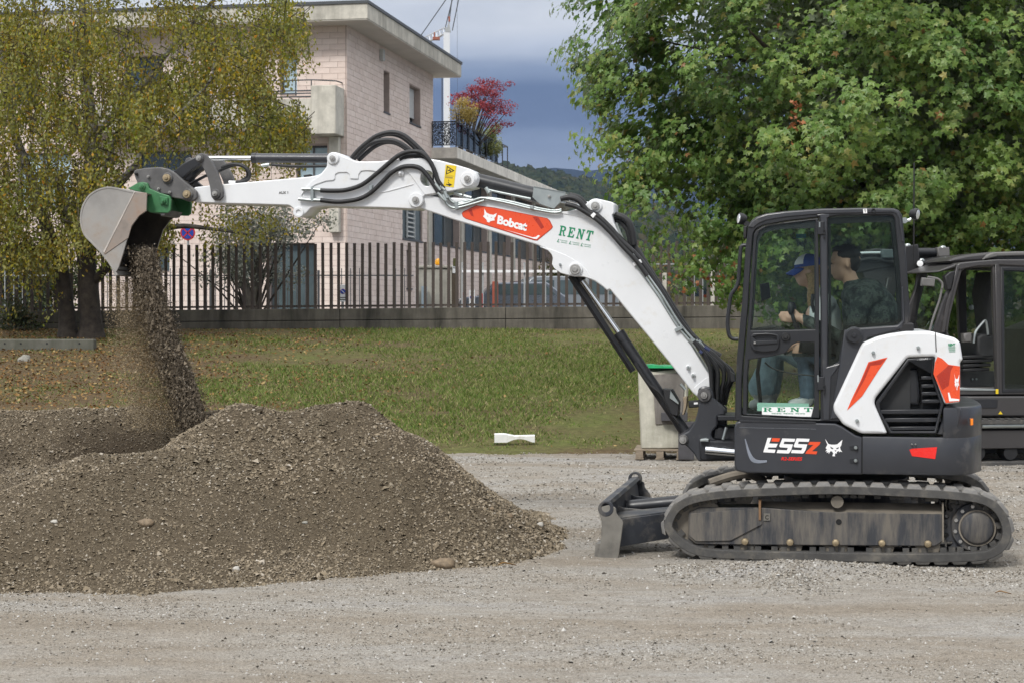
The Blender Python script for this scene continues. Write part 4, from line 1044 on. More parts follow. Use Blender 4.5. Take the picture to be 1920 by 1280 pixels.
# raised side plates near the pins
pl('boom_doubler', m_white, boom, [z3((690, 377), (782, 377), (842, 361), (886, 337), (930, 302), (955, 299), (1040, 318), (1058, 330), (1058, 385), (1046, 395), (1056, 440), (1078, 500), (1040, 490), (985, 450), (910, 420), (800, 396))], BN - .006, BN + .01, .003, rnd=.01)
pl('boom_doubler', m_white, boom, [z3((612, 584), (664, 608), (686, 632), (693, 655), (687, 690), (702, 716), (738, 742), (800, 759), (880, 765), (925, 780), (900, 730), (850, 680), (770, 635), (680, 600))], BN - .006, BN + .01, .003, rnd=.008)
pl('foot_plate', m_white, boom, [z8((832, 790), (905, 730), (930, 722), (942, 770), (940, 805), (930, 824), (880, 844), (850, 834))], BN - .006, BN + .01, .003, rnd=.01)
pinat('pin', *z3((950, 342))[0], 8, BN - .006, .02, boom, m_pin, 12.5)
pinat('pin', *z3((830, 722))[0], 10, BN - .006, .02, boom, m_pin, 13.5)
pinat('bolt', *z3((738, 692))[0], 2.4, BN - .006, .02, boom, m_zinc)
for q in ((802, 664), (832, 712)): pinat('bolt', *z8(q)[0], 2.6, BN, .02, boom, m_zinc, 4.5)
# badge
BD = BN - .0028
def zB(*p): return [(860 + x / 7.111, 370 + y / 7.109) for x, y in p]
decal('badge', m_redd, boom, [zB((40, 218), (60, 190), (235, 108), (480, 140), (1180, 280), (1215, 310), (1257, 395), (1240, 425), (1050, 580), (1010, 578), (95, 290), (55, 262))], BD + .001)
decal('badge', m_red, boom, [zB((48, 218), (66, 195), (240, 116), (480, 148), (1176, 286), (1206, 315), (1247, 395), (1232, 420), (1046, 570), (1012, 566), (100, 284), (62, 258))], BD)
decal('badge_stripe', m_redd, boom, [zB((985, 262), (1062, 270), (1140, 402), (1100, 425))], BD - .001)
decal('badge_stripe', m_wst, boom, [zB((600, 428), (985, 535), (1030, 530), (1062, 505), (1085, 515), (1040, 560), (1005, 556))], BD - .001)
decal('badge_stripe', m_redd, boom, [zB((130, 180), (175, 160), (200, 260), (165, 245))], BD - .001)
shapes(CAT2, m_wst, boom, zB((342, 152), (510, 208), (474, 358), (312, 302)), BD - .002, 'cat_emblem')
lettering('Bobcat', m_wst, boom, zB((525, 240), (925, 338), (900, 455), (510, 355)), BD - .002, .045, 0, spacing=0.93)
# RENT sticker
def zR(*p): return [(1030 + x / 18.29, 410 + y / 18.29) for x, y in p]
rent(m_gst, boom, zR((380, 240), (1545, 440), (1440, 775), (315, 575)), BD)
for (x0, y0) in ((270, 700), (680, 770), (1075, 840)):
    decal('small_print', m_gst, boom, [zR((x0 + 50, y0), (x0 + 70, y0 + 8), (x0 + 20, y0 + 90), (x0 + 75, y0 + 100), (x0 + 72, y0 + 118), (x0 - 12, y0 + 104))], BD)
    lettering('rental', m_gst, boom, zR((x0 + 100, y0 + 15), (x0 + 345, y0 + 60), (x0 + 340, y0 + 95), (x0 + 95, y0 + 50)), BD, .01)
    lettering('service', m_gst, boom, zR((x0 + 130, y0 + 85), (x0 + 345, y0 + 120), (x0 + 340, y0 + 160), (x0 + 125, y0 + 122)), BD, .01)

# arm (dipper)
AN, AF = 0.90, 1.20
arm_px = z1((868, 432), (980, 419), (1260, 395), (1600, 365), (1632, 362), (1690, 352)) + z2((200, 500), (248, 440), (256, 350), (285, 318), (312, 310), (350, 318), (400, 350), (520, 394), (700, 394), (900, 370), (1100, 362), (1250, 384), (1400, 424), (1520, 460), (1575, 500), (1592, 545), (1575, 595), (1530, 622), (1480, 632), (1335, 662), (1200, 690), (1110, 700), (1100, 750), (1080, 800), (1030, 818), (800, 806), (420, 796), (200, 790), (110, 806), (70, 850), (40, 876), (10, 882)) + z1((1570, 632), (1545, 612), (1530, 575), (1500, 552), (1300, 546), (1060, 540), (868, 532), (850, 485))
hole = circ(*z2((1142, 545))[0], 13, 22, 15)
arm = pl('arm', m_white, dig, [arm_px, hole], AN, AF, .008, rnd=.012, seg=2, ang=50)
dbl = z2((262, 350), (254, 445), (205, 508), (110, 575), (35, 660), (18, 700), (60, 655), (150, 600), (240, 568), (308, 562), (322, 548), (322, 510), (350, 492), (430, 490), (452, 510), (455, 548), (528, 550), (532, 510), (552, 480), (600, 474), (660, 478), (700, 490), (800, 480), (930, 466), (980, 500), (1040, 580), (1090, 650), (1120, 690), (1335, 658), (1528, 618), (1570, 590), (1586, 545), (1570, 503), (1516, 464), (1400, 428), (1250, 389), (1100, 367), (900, 375), (700, 398), (520, 399), (395, 353), (345, 322), (312, 314))
pl('arm_doubler', m_white, arm, [dbl, hole], AN - .010, AN + .01, .004, rnd=.008, seg=2)
for q, r in (((308, 368), 11.5), ((1505, 552), 14), ((1045, 738), 14)):
    pinat('pin', *z2(q)[0], 5.5 if r < 14 else 6.5, AN - .010, .02, arm, m_pin, r)
pinat('bolt', *z2((910, 500))[0], 3, AN - .004, .02, arm, m_white, 6)
# rib line on the arm side
pl('weld_seam', m_white, arm, [z2((560, 690), (800, 650), (1020, 590), (1022, 600), (800, 662), (560, 702))], AN - .006, AN + .01, .003)
pl('lug_eye', m_white, arm, [[tuple(p) for p in circ(*z1((1562, 598))[0], 10, 24)], circ(*z1((1562, 598))[0], 4.2, 16)], AN - .012, AN + .02, .004)
lettering('AUX 1', m_kst, arm, z1((1432, 460), (1494, 458), (1494, 476), (1432, 478)), AN - .0025, .02)
# warning sign
def zW(*p): return [(820 + x / 21.33, 300 + y / 21.33) for x, y in p]
AD = AN - .0125
decal('warning_sign', m_yst, arm, [zW((335, 195), (765, 240), (655, 1105), (245, 1055))], AD)
decal('warning_sign_mark', m_kst, arm, [zW((385, 240), (690, 440), (340, 600)), zW((412, 300), (612, 436), (385, 550))], AD - .001)
decal('warning_sign_mark', m_kst, arm, [zW((420, 430), (490, 385), (530, 400), (545, 480), (510, 495), (490, 440), (430, 465))], AD - .001)
decal('warning_sign_mark', m_kst, arm, [zW((350, 960), (420, 980), (470, 940), (540, 970), (600, 1010), (540, 1030), (490, 1060), (430, 1020), (360, 1010))], AD - .001)
for q in ((450, 825), (440, 910)): decal('warning_sign_mark', m_kst, arm, [zW((q[0] - 22, q[1]), (q[0], q[1] - 35), (q[0] + 22, q[1]), (q[0], q[1] + 22))], AD - .001)
decal('warning_sign_mark', m_kst, arm, [zW((310, 622), (690, 655), (688, 662), (309, 630))], AD - .001)
decal('warning_sign_mark', pmat('grey sticker ink', (.35, .26, .04), .5, var=.02), arm, [zW((320, 660), (620, 690), (610, 760), (315, 730))], AD - .0005)
decal('sticker', m_wst, arm, [zW((930, 60 + 300), (935, 360), (935, 365), (930, 365))], AD)

# arm cylinder (from the arm head down to the boom hump) with its guard
MID = 1.05
cyl_px('arm_cylinder', z3((205, 178))[0], z3((700, 300))[0], 13.5, MID, boom, m_black, 24)
cyl_px('rod', z3((650, 285))[0], z3((945, 342))[0], 6, MID, boom, m_chrome, 16)
cyl_px('cylinder_eye', z3((185, 180))[0], z3((235, 185))[0], 10, MID, boom, m_black, 18)
pl('guard_plate', m_zinc, boom, [z3((578, 222), (770, 258), (766, 292), (702, 355), (690, 356), (612, 328), (570, 288))], BN - .03, BN - .018, .003)
mb = MB(); p_ = P3(z3((578, 222), (770, 258)), BN - .03); mb.add([p_[0], p_[1], p_[1] + Vector((0, .28, .01)), p_[0] + Vector((0, .28, .01))] + [v + Vector((0, 0, -.012)) for v in (p_[0], p_[1], p_[1] + Vector((0, .28, .01)), p_[0] + Vector((0, .28, .01)))], [(0,1,2,3),(7,6,5,4),(0,4,5,1),(1,5,6,2),(2,6,7,3),(3,7,4,0)]); mb.obj('guard_top', m_zinc, boom)
pinat('bolt', *z3((672, 284))[0], 3, BN - .03, .01, boom, m_pin)
hose('steel_pipe', z3((310, 240), (330, 250), (560, 298)), BN + .04, 2.2, boom, m_zinc)
# hard pipes along the boom top
for dy, la in ((0, BN - .012), (12, BN - .03)):
    hose('steel_pipe', z3((105, 325 + dy), (135, 322 + dy), (190, 308 + dy), (260, 300 - dy * .5), (330, 296 + dy * .7), (450, 318 + dy), (560, 345 + dy), (690, 368 + dy), (745, 362 + dy)), la, 2.6, boom, m_zinc)
for q in (((100, 318), (122, 314), (126, 358), (106, 364)), ((555, 338), (578, 342), (578, 362), (555, 358))):
    pl('pipe_clamp', m_zinc, boom, [z3(*q)], BN - .045, BN + .002, .003)
for a_, c_ in (((290, 232), (310, 262)), ((100, 262), (150, 276)), ((160, 280), (205, 292))):
    cyl_px('pipe_fitting', z3(a_)[0], z3(c_)[0], 3.8, BN + .02, boom, m_zinc, 10)
# hoses from the cylinder guard down the boom back
hose('hose', z3((740, 300), (790, 290), (850, 310), (900, 370), (960, 400), (1040, 475), (1100, 545), (1180, 620)), BN - .04, 5.2, boom)
hose('hose', z3((770, 330), (830, 345), (900, 385), (960, 425), (1030, 490), (1110, 580), (1190, 665), (1260, 760)), BN - .055, 4.4, boom)
hose('hose', z3((790, 275), (860, 300), (930, 390), (1010, 450), (1080, 520), (1150, 590), (1230, 680), (1330, 830), (1440, 1010), (1530, 1130)), BN + .05, 5.5, boom)
hose('hose', z3((1048, 400), (1090, 400), (1140, 430), (1165, 480), (1175, 540), (1178, 575)), BN + .08, 6.5, boom)
hose('hose', z3((1050, 425), (1090, 430), (1130, 470), (1150, 520), (1160, 570), (1200, 640)), BN + .11, 5, boom)
pl('hose_clip', m_wst, boom, [z3((918, 398), (938, 380), (952, 392), (934, 416))], BN - .075, BN - .01, .003)
for k, dx in enumerate((0, 14)):
    hose('steel_pipe', [(p[0] + dx / 3.2, p[1] - dx * .3) for p in z3((1115, 580), (1190, 690), (1320, 870), (1440, 1060), (1545, 1180))], BN - .012 + .02 * k, 2.3, boom, m_zinc)
for q in ((1190, 680), (1440, 1075)):
    px, py = z3(q)[0]
    pl('pipe_clamp', m_wst if q[0] < 1300 else m_zinc, boom, [[(px - 6, py + 1), (px + 8, py - 6), (px + 11, py), (px - 3, py + 7)]], BN - .03, BN + .03, .002)
hose('hose', z3((1178, 575), (1250, 690), (1360, 860), (1460, 1020), (1560, 1160), (1650, 1230), (1720, 1300)), BN + .10, 6.0, boom)
hose('hose', z3((1200, 600), (1300, 770), (1400, 930), (1500, 1080), (1600, 1180), (1700, 1240)), BN + .15, 5.5, boom)
for k, (ex, ey, bx) in enumerate(((950, 840, 935), (975, 845, 975), (990, 850, 1010), (1000, 860, 1040), (1020, 870, 1060), (960, 880, 960))):
    hose('hose', z8((835 + k * 14, 510 + k * 8), (880 + k * 16, 570 + k * 6), (bx - 5, 660 + k * 5), (bx + 5, 740), ((ex + bx) / 2, 800), (ex, ey + 20)), BN - .03 + .045 * k, 4.3, boom)
for k in range(4):
    cyl_px('pipe_fitting', z8((815 + k * 16, 495 + k * 4))[0], z8((850 + k * 18, 545 + k * 8))[0], 3.4, BN - .02 + .03 * k, boom, m_zinc, 10)
for a_, c_, m_ in (((868, 568), (884, 582), 'blue'), ((900, 545), (930, 565), 'blue')):
    cyl_px('pipe_cap', z8(a_)[0], z8(c_)[0], 3.2, BN - .06, boom, MATS.get('blue cap') or pmat('blue cap', (.025, .035, .10), .4), 10)
pl('hose_bracket', m_blackm, boom, [z8((1050, 690), (1080, 710), (1082, 752), (1055, 752))], BN - .02, BN + .1, .003)

# boom lift cylinder
cyl_px('boom_cylinder', z8((388, 465))[0], z8((778, 1048))[0], 10.5, MID, boom, m_black, 24)
cyl_px('cylinder_gland', z8((383, 458))[0], z8((412, 502))[0], 11.3, MID, boom, m_black, 24)
cyl_px('rod', z8((130, 100))[0], z8((395, 475))[0], 5.4, MID, boom, m_chrome, 18)
cyl_px('rod_guard', z8((95, 118))[0], z8((470, 690))[0], 6.2, MID - .05, boom, m_black, 4)
cyl_px('rod_eye', z8((118, 82))[0], z8((165, 150))[0], 9, MID, boom, m_blackm, 16)
hose('hose', z8((140, 150), (230, 290), (350, 480), (420, 590)), MID + .02, 2.8, boom)
hose('hose', z8((480, 640), (560, 760), (640, 830), (700, 940), (745, 1000)), MID - .09, 3.2, boom)
# hoses over the arm joint
arcs = [((470, 365), (530, 295), (610, 225), (700, 165), (820, 135), (930, 160), (1030, 240), (1110, 320), (1160, 385), (1195, 450)),
        ((485, 375), (560, 300), (640, 235), (760, 205), (860, 215), (950, 262), (1020, 325), (1090, 400)),
        ((530, 385), (600, 320), (680, 258), (770, 222), (860, 228), (940, 270), (1000, 330)),
        ((470, 370), (545, 300), (640, 215), (740, 160), (830, 150), (920, 178), (1010, 250), (1085, 330))]
for k, a_ in enumerate(arcs): hose('hose', z2(*a_), AF - .16 + .05 * k if k else AN + .02, 4.6, arm, dens=7)
hose('hose', z2((195, 652), (300, 655), (420, 648), (560, 602), (690, 505), (800, 410), (900, 335), (1000, 305), (1090, 318), (1160, 385), (1205, 470), (1230, 550), (1265, 605), (1290, 640)), AN - .035, 4.4, arm, dens=7)
hose('hose', z2((195, 738), (320, 752), (420, 748), (540, 725), (640, 672), (740, 580), (820, 500), (910, 448), (1000, 436), (1080, 455), (1140, 515), (1190, 585), (1230, 650), (1250, 690)), AN - .035, 4.4, arm, dens=7)
hose('hose', z2((900, 380), (960, 350), (1030, 345), (1110, 350), (1180, 420), (1215, 520), (1255, 590)), AN + .0, 4.2, arm)
for (x0, y0, x1, y1) in ((30, 640, 130, 640), (120, 640, 205, 650), (0, 728, 110, 738), (110, 735, 205, 740)):
    cyl_px('pipe_fitting', z2((x0, y0))[0], z2((x1, y1))[0], 3.5, AN - .03, arm, m_zinc, 12)
pl('pipe_clamp', m_zinc, arm, [z2((105, 625), (130, 625), (130, 750), (105, 750))], AN - .045, AN, .002)
pl('pipe_clamp', m_zinc, arm, [z2((625, 595), (655, 605), (650, 660), (620, 650))], AN - .03, AN + .0, .003)
for a_, c_ in (((1215, 590), (1260, 650)), ((1235, 670), (1300, 740)), ((1260, 610), (1300, 650)), ((1295, 660), (1320, 720)), ((1280, 690), (1310, 745))):
    cyl_px('pipe_fitting', z2(a_)[0], z2(c_)[0], 3.3, AN - .04, arm, m_zinc, 10)
hose('steel_pipe', z2((1300, 735), (1320, 775), (1370, 805), (1440, 800), (1550, 770), (1650, 740)), BN - .03, 2.6, boom, m_zinc)
hose('steel_pipe', z2((1320, 690), (1350, 740), (1400, 765), (1500, 760), (1620, 722), (1700, 720)), BN - .02, 2.6, boom, m_zinc)

# bucket cylinder on top of the arm
cyl_px('bucket_cylinder', z1((1258, 238))[0], z1((1790, 240))[0], 9.3, MID, arm, m_char, 24)
cyl_px('cylinder_gland', z1((1255, 238))[0], z1((1282, 238))[0], 10.2, MID, arm, m_black, 24)
cyl_px('rod', z1((930, 240))[0], z1((1262, 239))[0], 4.8, MID, arm, m_chrome, 18)
cyl_px('cylinder_eye', z1((1750, 238))[0], z1((1790, 240))[0], 8, MID, arm, m_char, 16)
hose('hose', z1((1385, 282), (1480, 290), (1600, 293), (1755, 290)), MID - .06, 3.0, arm)
cyl_px('pipe_fitting', z1((1318, 288))[0], z1((1370, 280))[0], 3.4, MID - .06, arm, m_zinc, 10)
hose('hose', z1((1050, 300), (1120, 280), (1190, 290), (1235, 330), (1230, 375), (1190, 395), (1150, 398)), MID, 3.6, arm)
hose('hose', z1((1040, 320), (1100, 295), (1170, 280), (1215, 310), (1222, 360), (1180, 392)), MID + .06, 3.2, arm)
hose('hose', z1((840, 412), (900, 380), (960, 350), (1040, 320)), MID, 3.0, arm)
cyl_px('pipe_fitting', z1((1100, 398))[0], z1((1145, 400))[0], 3.2, MID, arm, m_wst, 10)
pl('pipe_fitting', m_blackm, arm, [z1((1595, 352), (1640, 345), (1642, 362), (1600, 366))], AN + .05, AN + .12, .002)

# bucket linkage
ban = [z1((880, 240), (888, 212), (915, 202), (945, 212), (985, 260), (1022, 330), (1045, 400), (1058, 455), (1058, 495), (1035, 520), (1000, 520), (980, 495), (972, 430), (955, 365), (925, 300), (890, 262))]
lk = pl('link_bar', m_cast, dig, ban, AN - .05, AN - .012, .008, seg=2, rnd=.01, lat=AN - .05)
pl('link_bar', m_cast, dig, [[(x + 0, y) for x, y in ban[0]]], AF + .012, AF + .05, .008, seg=2, rnd=.01, lat=AN - .05)
pinat('pin', *z1((906, 240))[0], 5.0, AN - .05, .02, lk, m_pin, 8, m_cast)
pinat('pin', *z1((1013, 476))[0], 5.0, AN - .05, .02, lk, m_pin, 9, m_cast)
pl('push_link', m_black, lk, [z1((728, 325), (800, 268), (880, 225), (905, 245), (915, 275), (850, 320), (780, 385), (740, 372))], AN + .03, AN + .10, .01, seg=2)
pl('push_link', m_black, lk, [z1((728, 325), (800, 268), (880, 225), (905, 245), (915, 275), (850, 320), (780, 385), (740, 372))], AF - .10, AF - .03, .01, lat=AN + .03)
pl('link_eye', m_cast, lk, [z1((805, 262), (812, 240), (835, 232), (852, 245), (850, 270), (820, 285))], AN + .1, AN + .14, .004)
cyl_px('link_tube', z1((905, 240))[0], z1((906, 241))[0], 5, AN, lk, m_pin)
# quick hitch
HN, HF = 0.84, 1.26
hp = z1((462, 325), (480, 314), (545, 303), (640, 298), (690, 308), (740, 338), (800, 392), (852, 432), (884, 462), (886, 500), (862, 522), (825, 528), (790, 512), (720, 500), (700, 480), (600, 470), (545, 410), (490, 402), (475, 375))
qh = pl('quick_hitch', m_cast, dig, [hp], HN, HN + .045, .008, rnd=.01, seg=2)
pl('quick_hitch_plate', m_cast, qh, [hp], HF - .045, HF, .008, rnd=.01, seg=2, lat=HN)
pl('quick_hitch_core', m_bucketi, qh, [z1((500, 360), (640, 330), (720, 370), (790, 440), (760, 500), (620, 480), (560, 420))], HN + .04, HF - .04, .004)
for q in ((692, 372), (826, 480)): pinat('pin', *z1(q)[0], 7.5, HN, .02, qh, m_pinb, 10.5, m_cast)
for q in ((566, 362), (635, 443), (710, 466)): pinat('bolt', *z1(q)[0], 2.8, HN, .02, qh, m_pin)
for q in ((487, 345),): pinat('bolt', *z1(q)[0], 2.8, HN, .02, qh, m_hole)
# bucket
KN, KF = 0.70, 1.40
side = z1((320, 434), (455, 460), (552, 470), (548, 590), (500, 622), (450, 690), (420, 780), (395, 870), (365, 965), (346, 1000), (300, 935), (250, 868), (190, 805), (140, 752), (116, 690), (112, 620), (128, 552), (165, 492), (215, 455), (265, 438))
bk = pl('bucket', m_bucket, dig, [side], KN, KN + .016, .003, rnd=.006)
pl('bucket_side', m_bucket, bk, [side], KF - .016, KF, .003, rnd=.006, lat=KN)
# shell: the curved back from the hinge round to the lip
sh = [Vector(E.mp(x, y, KN)) for x, y in z1((548, 472), (455, 457), (320, 430), (262, 434), (212, 451), (160, 489), (123, 550), (107, 620), (111, 692), (136, 756), (186, 810), (246, 873), (298, 941), (340, 1003))]
sh = smooth(sh, 4); inner = [p + (Vector((0.02, 0.0)) if False else (Vector(E.mp(*z1((380, 640))[0], KN)) - p).normalized() * .016) for p in sh]
poly = [tuple(p) for p in sh] + [tuple(p) for p in reversed(inner)]
link('bucket_shell', plate_local([poly], KN - .004, KF + .004, .002), bk, mats=[m_bucket])
ins2 = [p + (Vector(E.mp(*z1((380, 640))[0], KN)) - p).normalized() * .004 for p in inner]
link('bucket_lining', plate_local([[tuple(p) for p in inner] + [tuple(p) for p in reversed(ins2)]], KN + .018, KF - .018, 0), bk, mat=m_bucketi)
pl('bucket_lining', m_bucketi, bk, [[(x, y) for x, y in side]], KF - .022, KF - .0165, 0, lat=KN)
pl('wear_plate', pmat('rust edged wear plate', (.30, .255, .22), .5, var=.3, vs=5, metal=.3, dirt=(.24, .15, .10), dirt_amt=.4), bk, [z1((468, 462), (552, 470), (548, 588), (500, 622), (450, 690), (428, 770), (270, 880), (262, 866))], KN - .006, KN + .004, .002)
pl('weld_bead', pmat('weld bead', (.48, .44, .40), .5, var=.2, metal=.3), bk, [z1((466, 462), (474, 462), (268, 872), (260, 862))], KN - .010, KN + .0, .002)
mb = MB()
a_, c_ = E.P(*z1((318, 962))[0], KN), E.P(*z1((350, 1022))[0], KN)
mb.bar((a_.x, (KN + KF) / 2, a_.z), (c_.x, (KN + KF) / 2, c_.z), KF - KN, .022, (1, 0, .5)); mb.obj('cutting_lip', m_bucket, bk, bevel=.003)
# green bracket bolted on the bucket
gp = z1((425, 440), (490, 402), (525, 396), (556, 404), (568, 440), (640, 470), (702, 488), (715, 520), (708, 590), (690, 604), (640, 602), (575, 602), (550, 585), (552, 472), (470, 456))
gb_ = pl('hitch_bracket', m_green, dig, [gp], HN - .03, HN + .0, .006, seg=2, rnd=.006)
pl('hitch_bracket', m_green, dig, [gp], HF + .0, HF + .03, .006, lat=HN - .03)
pl('bracket_foot', m_green, gb_, [z1((548, 468), (600, 478), (640, 590), (575, 602), (548, 588))], HN, HF, .006)
pinat('bolt', *z1((522, 430))[0], 4.6, HN - .03, .02, gb_, m_green, 6.5, m_green)
pl('bolt_plate', m_green, gb_, [z1((636, 492), (690, 500), (688, 552), (640, 545))], HN - .05, HN - .03, .005)
pinat('bolt', *z1((666, 524))[0], 4.8, HN - .05, .01, gb_, m_green)
pl('spacer', m_cast, gb_, [z1((640, 580), (690, 585), (670, 620), (645, 625))], HN - .02, HF - .1, .004)

# ------------------------------------------------------------------ cab
CN, CF = 0.10, 1.12
OUT = z4((113, 1246), (116, 1050), (124, 900), (138, 740), (152, 600), (170, 300), (186, 165), (200, 135), (232, 110), (285, 92), (400, 78), (600, 64), (800, 60), (1000, 62), (1030, 74), (1048, 105), (1068, 330), (1082, 520), (1090, 650), (1078, 735), (1040, 742), (840, 790), (800, 850), (690, 1100), (700, 1250))
DOORH = z4((150, 1214), (152, 1000), (184, 640), (204, 320), (214, 205), (228, 180), (270, 158), (400, 134), (582, 112), (590, 600), (590, 1236))
REARH = z4((632, 112), (690, 102), (990, 98), (1004, 118), (1034, 420), (1044, 690), (1020, 712), (745, 732), (722, 760), (690, 918), (634, 942))
cab = pl('cab', m_black, dig, [OUT, DOORH, REARH], CN, CN + .06, .008, seg=2, rnd=.01, ang=50)
pl('cab_side', m_black, cab, [OUT, DOORH, REARH], CF - .05, CF, .008, rnd=.01, lat=CN)
# door
DO = z4((156, 1212), (158, 1000), (190, 640), (210, 320), (218, 208), (232, 185), (272, 163), (400, 139), (578, 117), (584, 600), (584, 1230))
D1 = z4((200, 745), (218, 480), (234, 230), (250, 188), (300, 160), (420, 145), (562, 128), (562, 738))
D2 = z4((178, 1205), (182, 1000), (190, 905), (300, 890), (395, 868), (430, 825), (462, 808), (556, 808), (556, 1150), (538, 1224))
door = pl('door', m_black, dig, [DO, D1, D2], CN - .004, CN + .03, .005, seg=2, rnd=.008, ang=50)
pl('window_pane', m_glass, door, [z4((198, 750), (215, 480), (230, 228), (248, 184), (300, 156), (420, 141), (566, 124), (566, 742))], CN + .010, CN + .015, 0)
pl('window_pane', m_glass, door, [z4((174, 1209), (178, 1000), (186, 900), (300, 886), (395, 864), (430, 820), (462, 804), (560, 804), (560, 1150), (542, 1228))], CN + .010, CN + .015, 0)
pl('window_pane', m_glassd, cab, [REARH], CN + .022, CN + .027, 0)
pl('window_pane', m_glass, cab, [DOORH], CF - .03, CF - .025, 0, lat=CN)
pl('window_pane', m_glassd, cab, [REARH], CF - .03, CF - .025, 0, lat=CN)
# black print round the panes
pl('pane_border', m_blackm, cab, [z4((634, 116), (990, 101), (1004, 120), (1034, 420), (1043, 688), (1020, 709), (745, 729), (722, 757), (690, 914), (636, 938)), z4((648, 150), (985, 135), (1000, 300), (1016, 480), (1022, 680), (1005, 695), (730, 716), (700, 760), (672, 900), (652, 905))], CN + .0275, CN + .030, 0)
pl('pane_border', m_blackm, door, [z4((198, 748), (215, 480), (230, 228), (248, 184), (300, 156), (420, 141), (566, 124), (566, 740)), z4((206, 740), (226, 480), (244, 250), (270, 205), (330, 182), (420, 176), (556, 174), (556, 732))], CN + .016, CN + .018, 0)
# latch, handle, hinges
pl('door_handle', m_black, door, [rounded(z4((200, 775), (215, 760), (300, 758), (352, 766), (362, 790), (355, 840), (340, 856), (270, 862), (215, 852), (200, 820)), 3), z4((212, 780), (240, 768), (320, 768), (345, 776), (348, 796), (230, 798))], CN - .03, CN + .0, .004, seg=2)
pl('door_handle', m_black, door, [z4((215, 800), (352, 796), (352, 816), (215, 826))], CN - .040, CN - .006, .006, seg=2)
pinat('lock', *z4((397, 778))[0], 8, CN - .006, .01, door, m_blackm); pinat('lock', *z4((224, 812))[0], 2.2, CN - .041, .01, door, m_pin)
for y0 in (135, 1000):
    pl('door_hinge', m_black, door, [z4((572, y0), (612, y0), (612, y0 + 75), (572, y0 + 75))], CN - .022, CN - .004, .006)
    for dy in (18, 40, 60): pinat('hinge_bolt', *z4((612, y0 + dy + 30))[0], 2.0, CN - .010, .01, door, m_blackm)
cyl_px('hinge_pin', z4((586, 140))[0], z4((586, 168))[0], 1.6, CN - .02, door, m_zinc); cyl_px('hinge_pin', z4((577, 990))[0], z4((577, 1028))[0], 1.6, CN - .02, door, m_zinc)
pl('cab_post_trim', m_char, cab, [z4((566, 98), (600, 92), (640, 94), (640, 110), (628, 116), (628, 945), (700, 925), (700, 930), (650, 1000), (640, 1240), (604, 1240), (596, 600), (590, 112))], CN - .008, CN + .012, .006, seg=2)
pl('roof_rail', m_char, cab, [z4((186, 166), (204, 140), (238, 114), (290, 96), (400, 82), (600, 68), (800, 63), (1000, 66), (1024, 80), (1040, 112), (1056, 250), (1044, 250), (1028, 120), (1012, 92), (990, 84), (640, 92), (600, 92), (400, 110), (290, 128), (245, 146), (215, 172))], CN - .008, CN + .012, .006, seg=2)
pl('rear_pillar', m_char, cab, [z4((724, 740), (1020, 716), (1050, 690), (1044, 500), (1052, 500), (1062, 690), (1046, 732), (860, 780), (815, 835), (690, 1230), (646, 1236), (700, 920))], CN - .012, CN + .012, .008, seg=2)
pinat('fuel_cap', *z4((778, 770))[0], 14, CN - .016, .02, cab, m_black, 16, m_char, nut=.3)
decal('sticker', m_wst, cab, [z4((828, 66), (850, 65), (851, 90), (830, 91))], CN - .010)
lettering('T', m_kst, cab, z4((833, 70), (846, 70), (847, 86), (834, 86)), CN - .0105, .04)
link('roof_ring', plate_local([circ(*E.mp(*z4((886, 76))[0], CN), .016), circ(*E.mp(*z4((886, 76))[0], CN), .010)], CN - .02, CN - .008, .002), cab, mat=m_blackm)
# sticker at the foot of the door: RENT
pl('rent_sticker', m_wst, door, [rounded(z4((264, 1168), (556, 1168), (557, 1222), (264, 1218)), 3)], CN + .004, CN + .0065, 0.0003)
rent(m_gst, door, z4((272, 1170), (550, 1172), (550, 1195), (272, 1194)), CN + .0028, gap=.45)
for k in range(3): lettering('rental service', m_gst, door, z4((318 + 66 * k, 1197), (372 + 66 * k, 1198), (372 + 66 * k, 1208), (318 + 66 * k, 1207)), CN + .0028, .01)
m_tint = pmat('pale green sticker back', (.38, .62, .52), .4, var=.02)
pl('sticker_back', m_tint, door, [z4((237, 1143), (525, 1148), (528, 1166), (528, 1185), (237, 1190))], CN + .017, CN + .019, 0)
pl('window_sticker', pmat('teal sticker', (.02, .16, .20), .4), cab, [z4((455, 205), (510, 205), (510, 228), (455, 230))], CF - .034, CF - .032, 0, lat=CF - .034)
# roof, front, floor, back
def cabz(p): return E.P(*p, CN)
tp = z4((188, 160), (232, 113), (285, 95), (400, 81), (600, 67), (800, 63), (1000, 65), (1044, 104))
pts = [E.mp(x, y, CN) for x, y in tp]
mb = MB(); vs = []
for (x, z) in pts: vs += [(x, CN + .02, z - .004), (x, CN + .05, z + .006), (x, CF - .05, z + .006), (x, CF - .02, z - .004), (x, CF - .02, z - .05), (x, CN + .02, z - .05)]
mb.add(vs, [(6*i + j, 6*i + 6 + j, 6*i + 6 + (j+1) % 6, 6*i + (j+1) % 6) for i in range(len(pts) - 1) for j in range(6)] + [(5,4,3,2,1,0), tuple(6*(len(pts)-1) + j for j in range(6))])
mb.obj('cab_roof', m_black, cab, ang=50)
fr0, fr1 = [E.mp(*p, CN) for p in z4((170, 300), (150, 620))]
fl = E.mp(*z4((140, 1236))[0], CN); bx = E.mp(*z4((1075, 700))[0], CN); fx = E.mp(*z4((700, 1236))[0], CN)
mb = MB(); mb.box((fl[0], CN + .06, fl[1] - .02), (fx[0], CF - .06, fl[1] + .02)); mb.obj('cab_floor', m_inner, cab)
ft = [E.mp(*p, CN) for p in z4((196, 140), (178, 300), (160, 600), (132, 900), (120, 1230))]
vs = []; 
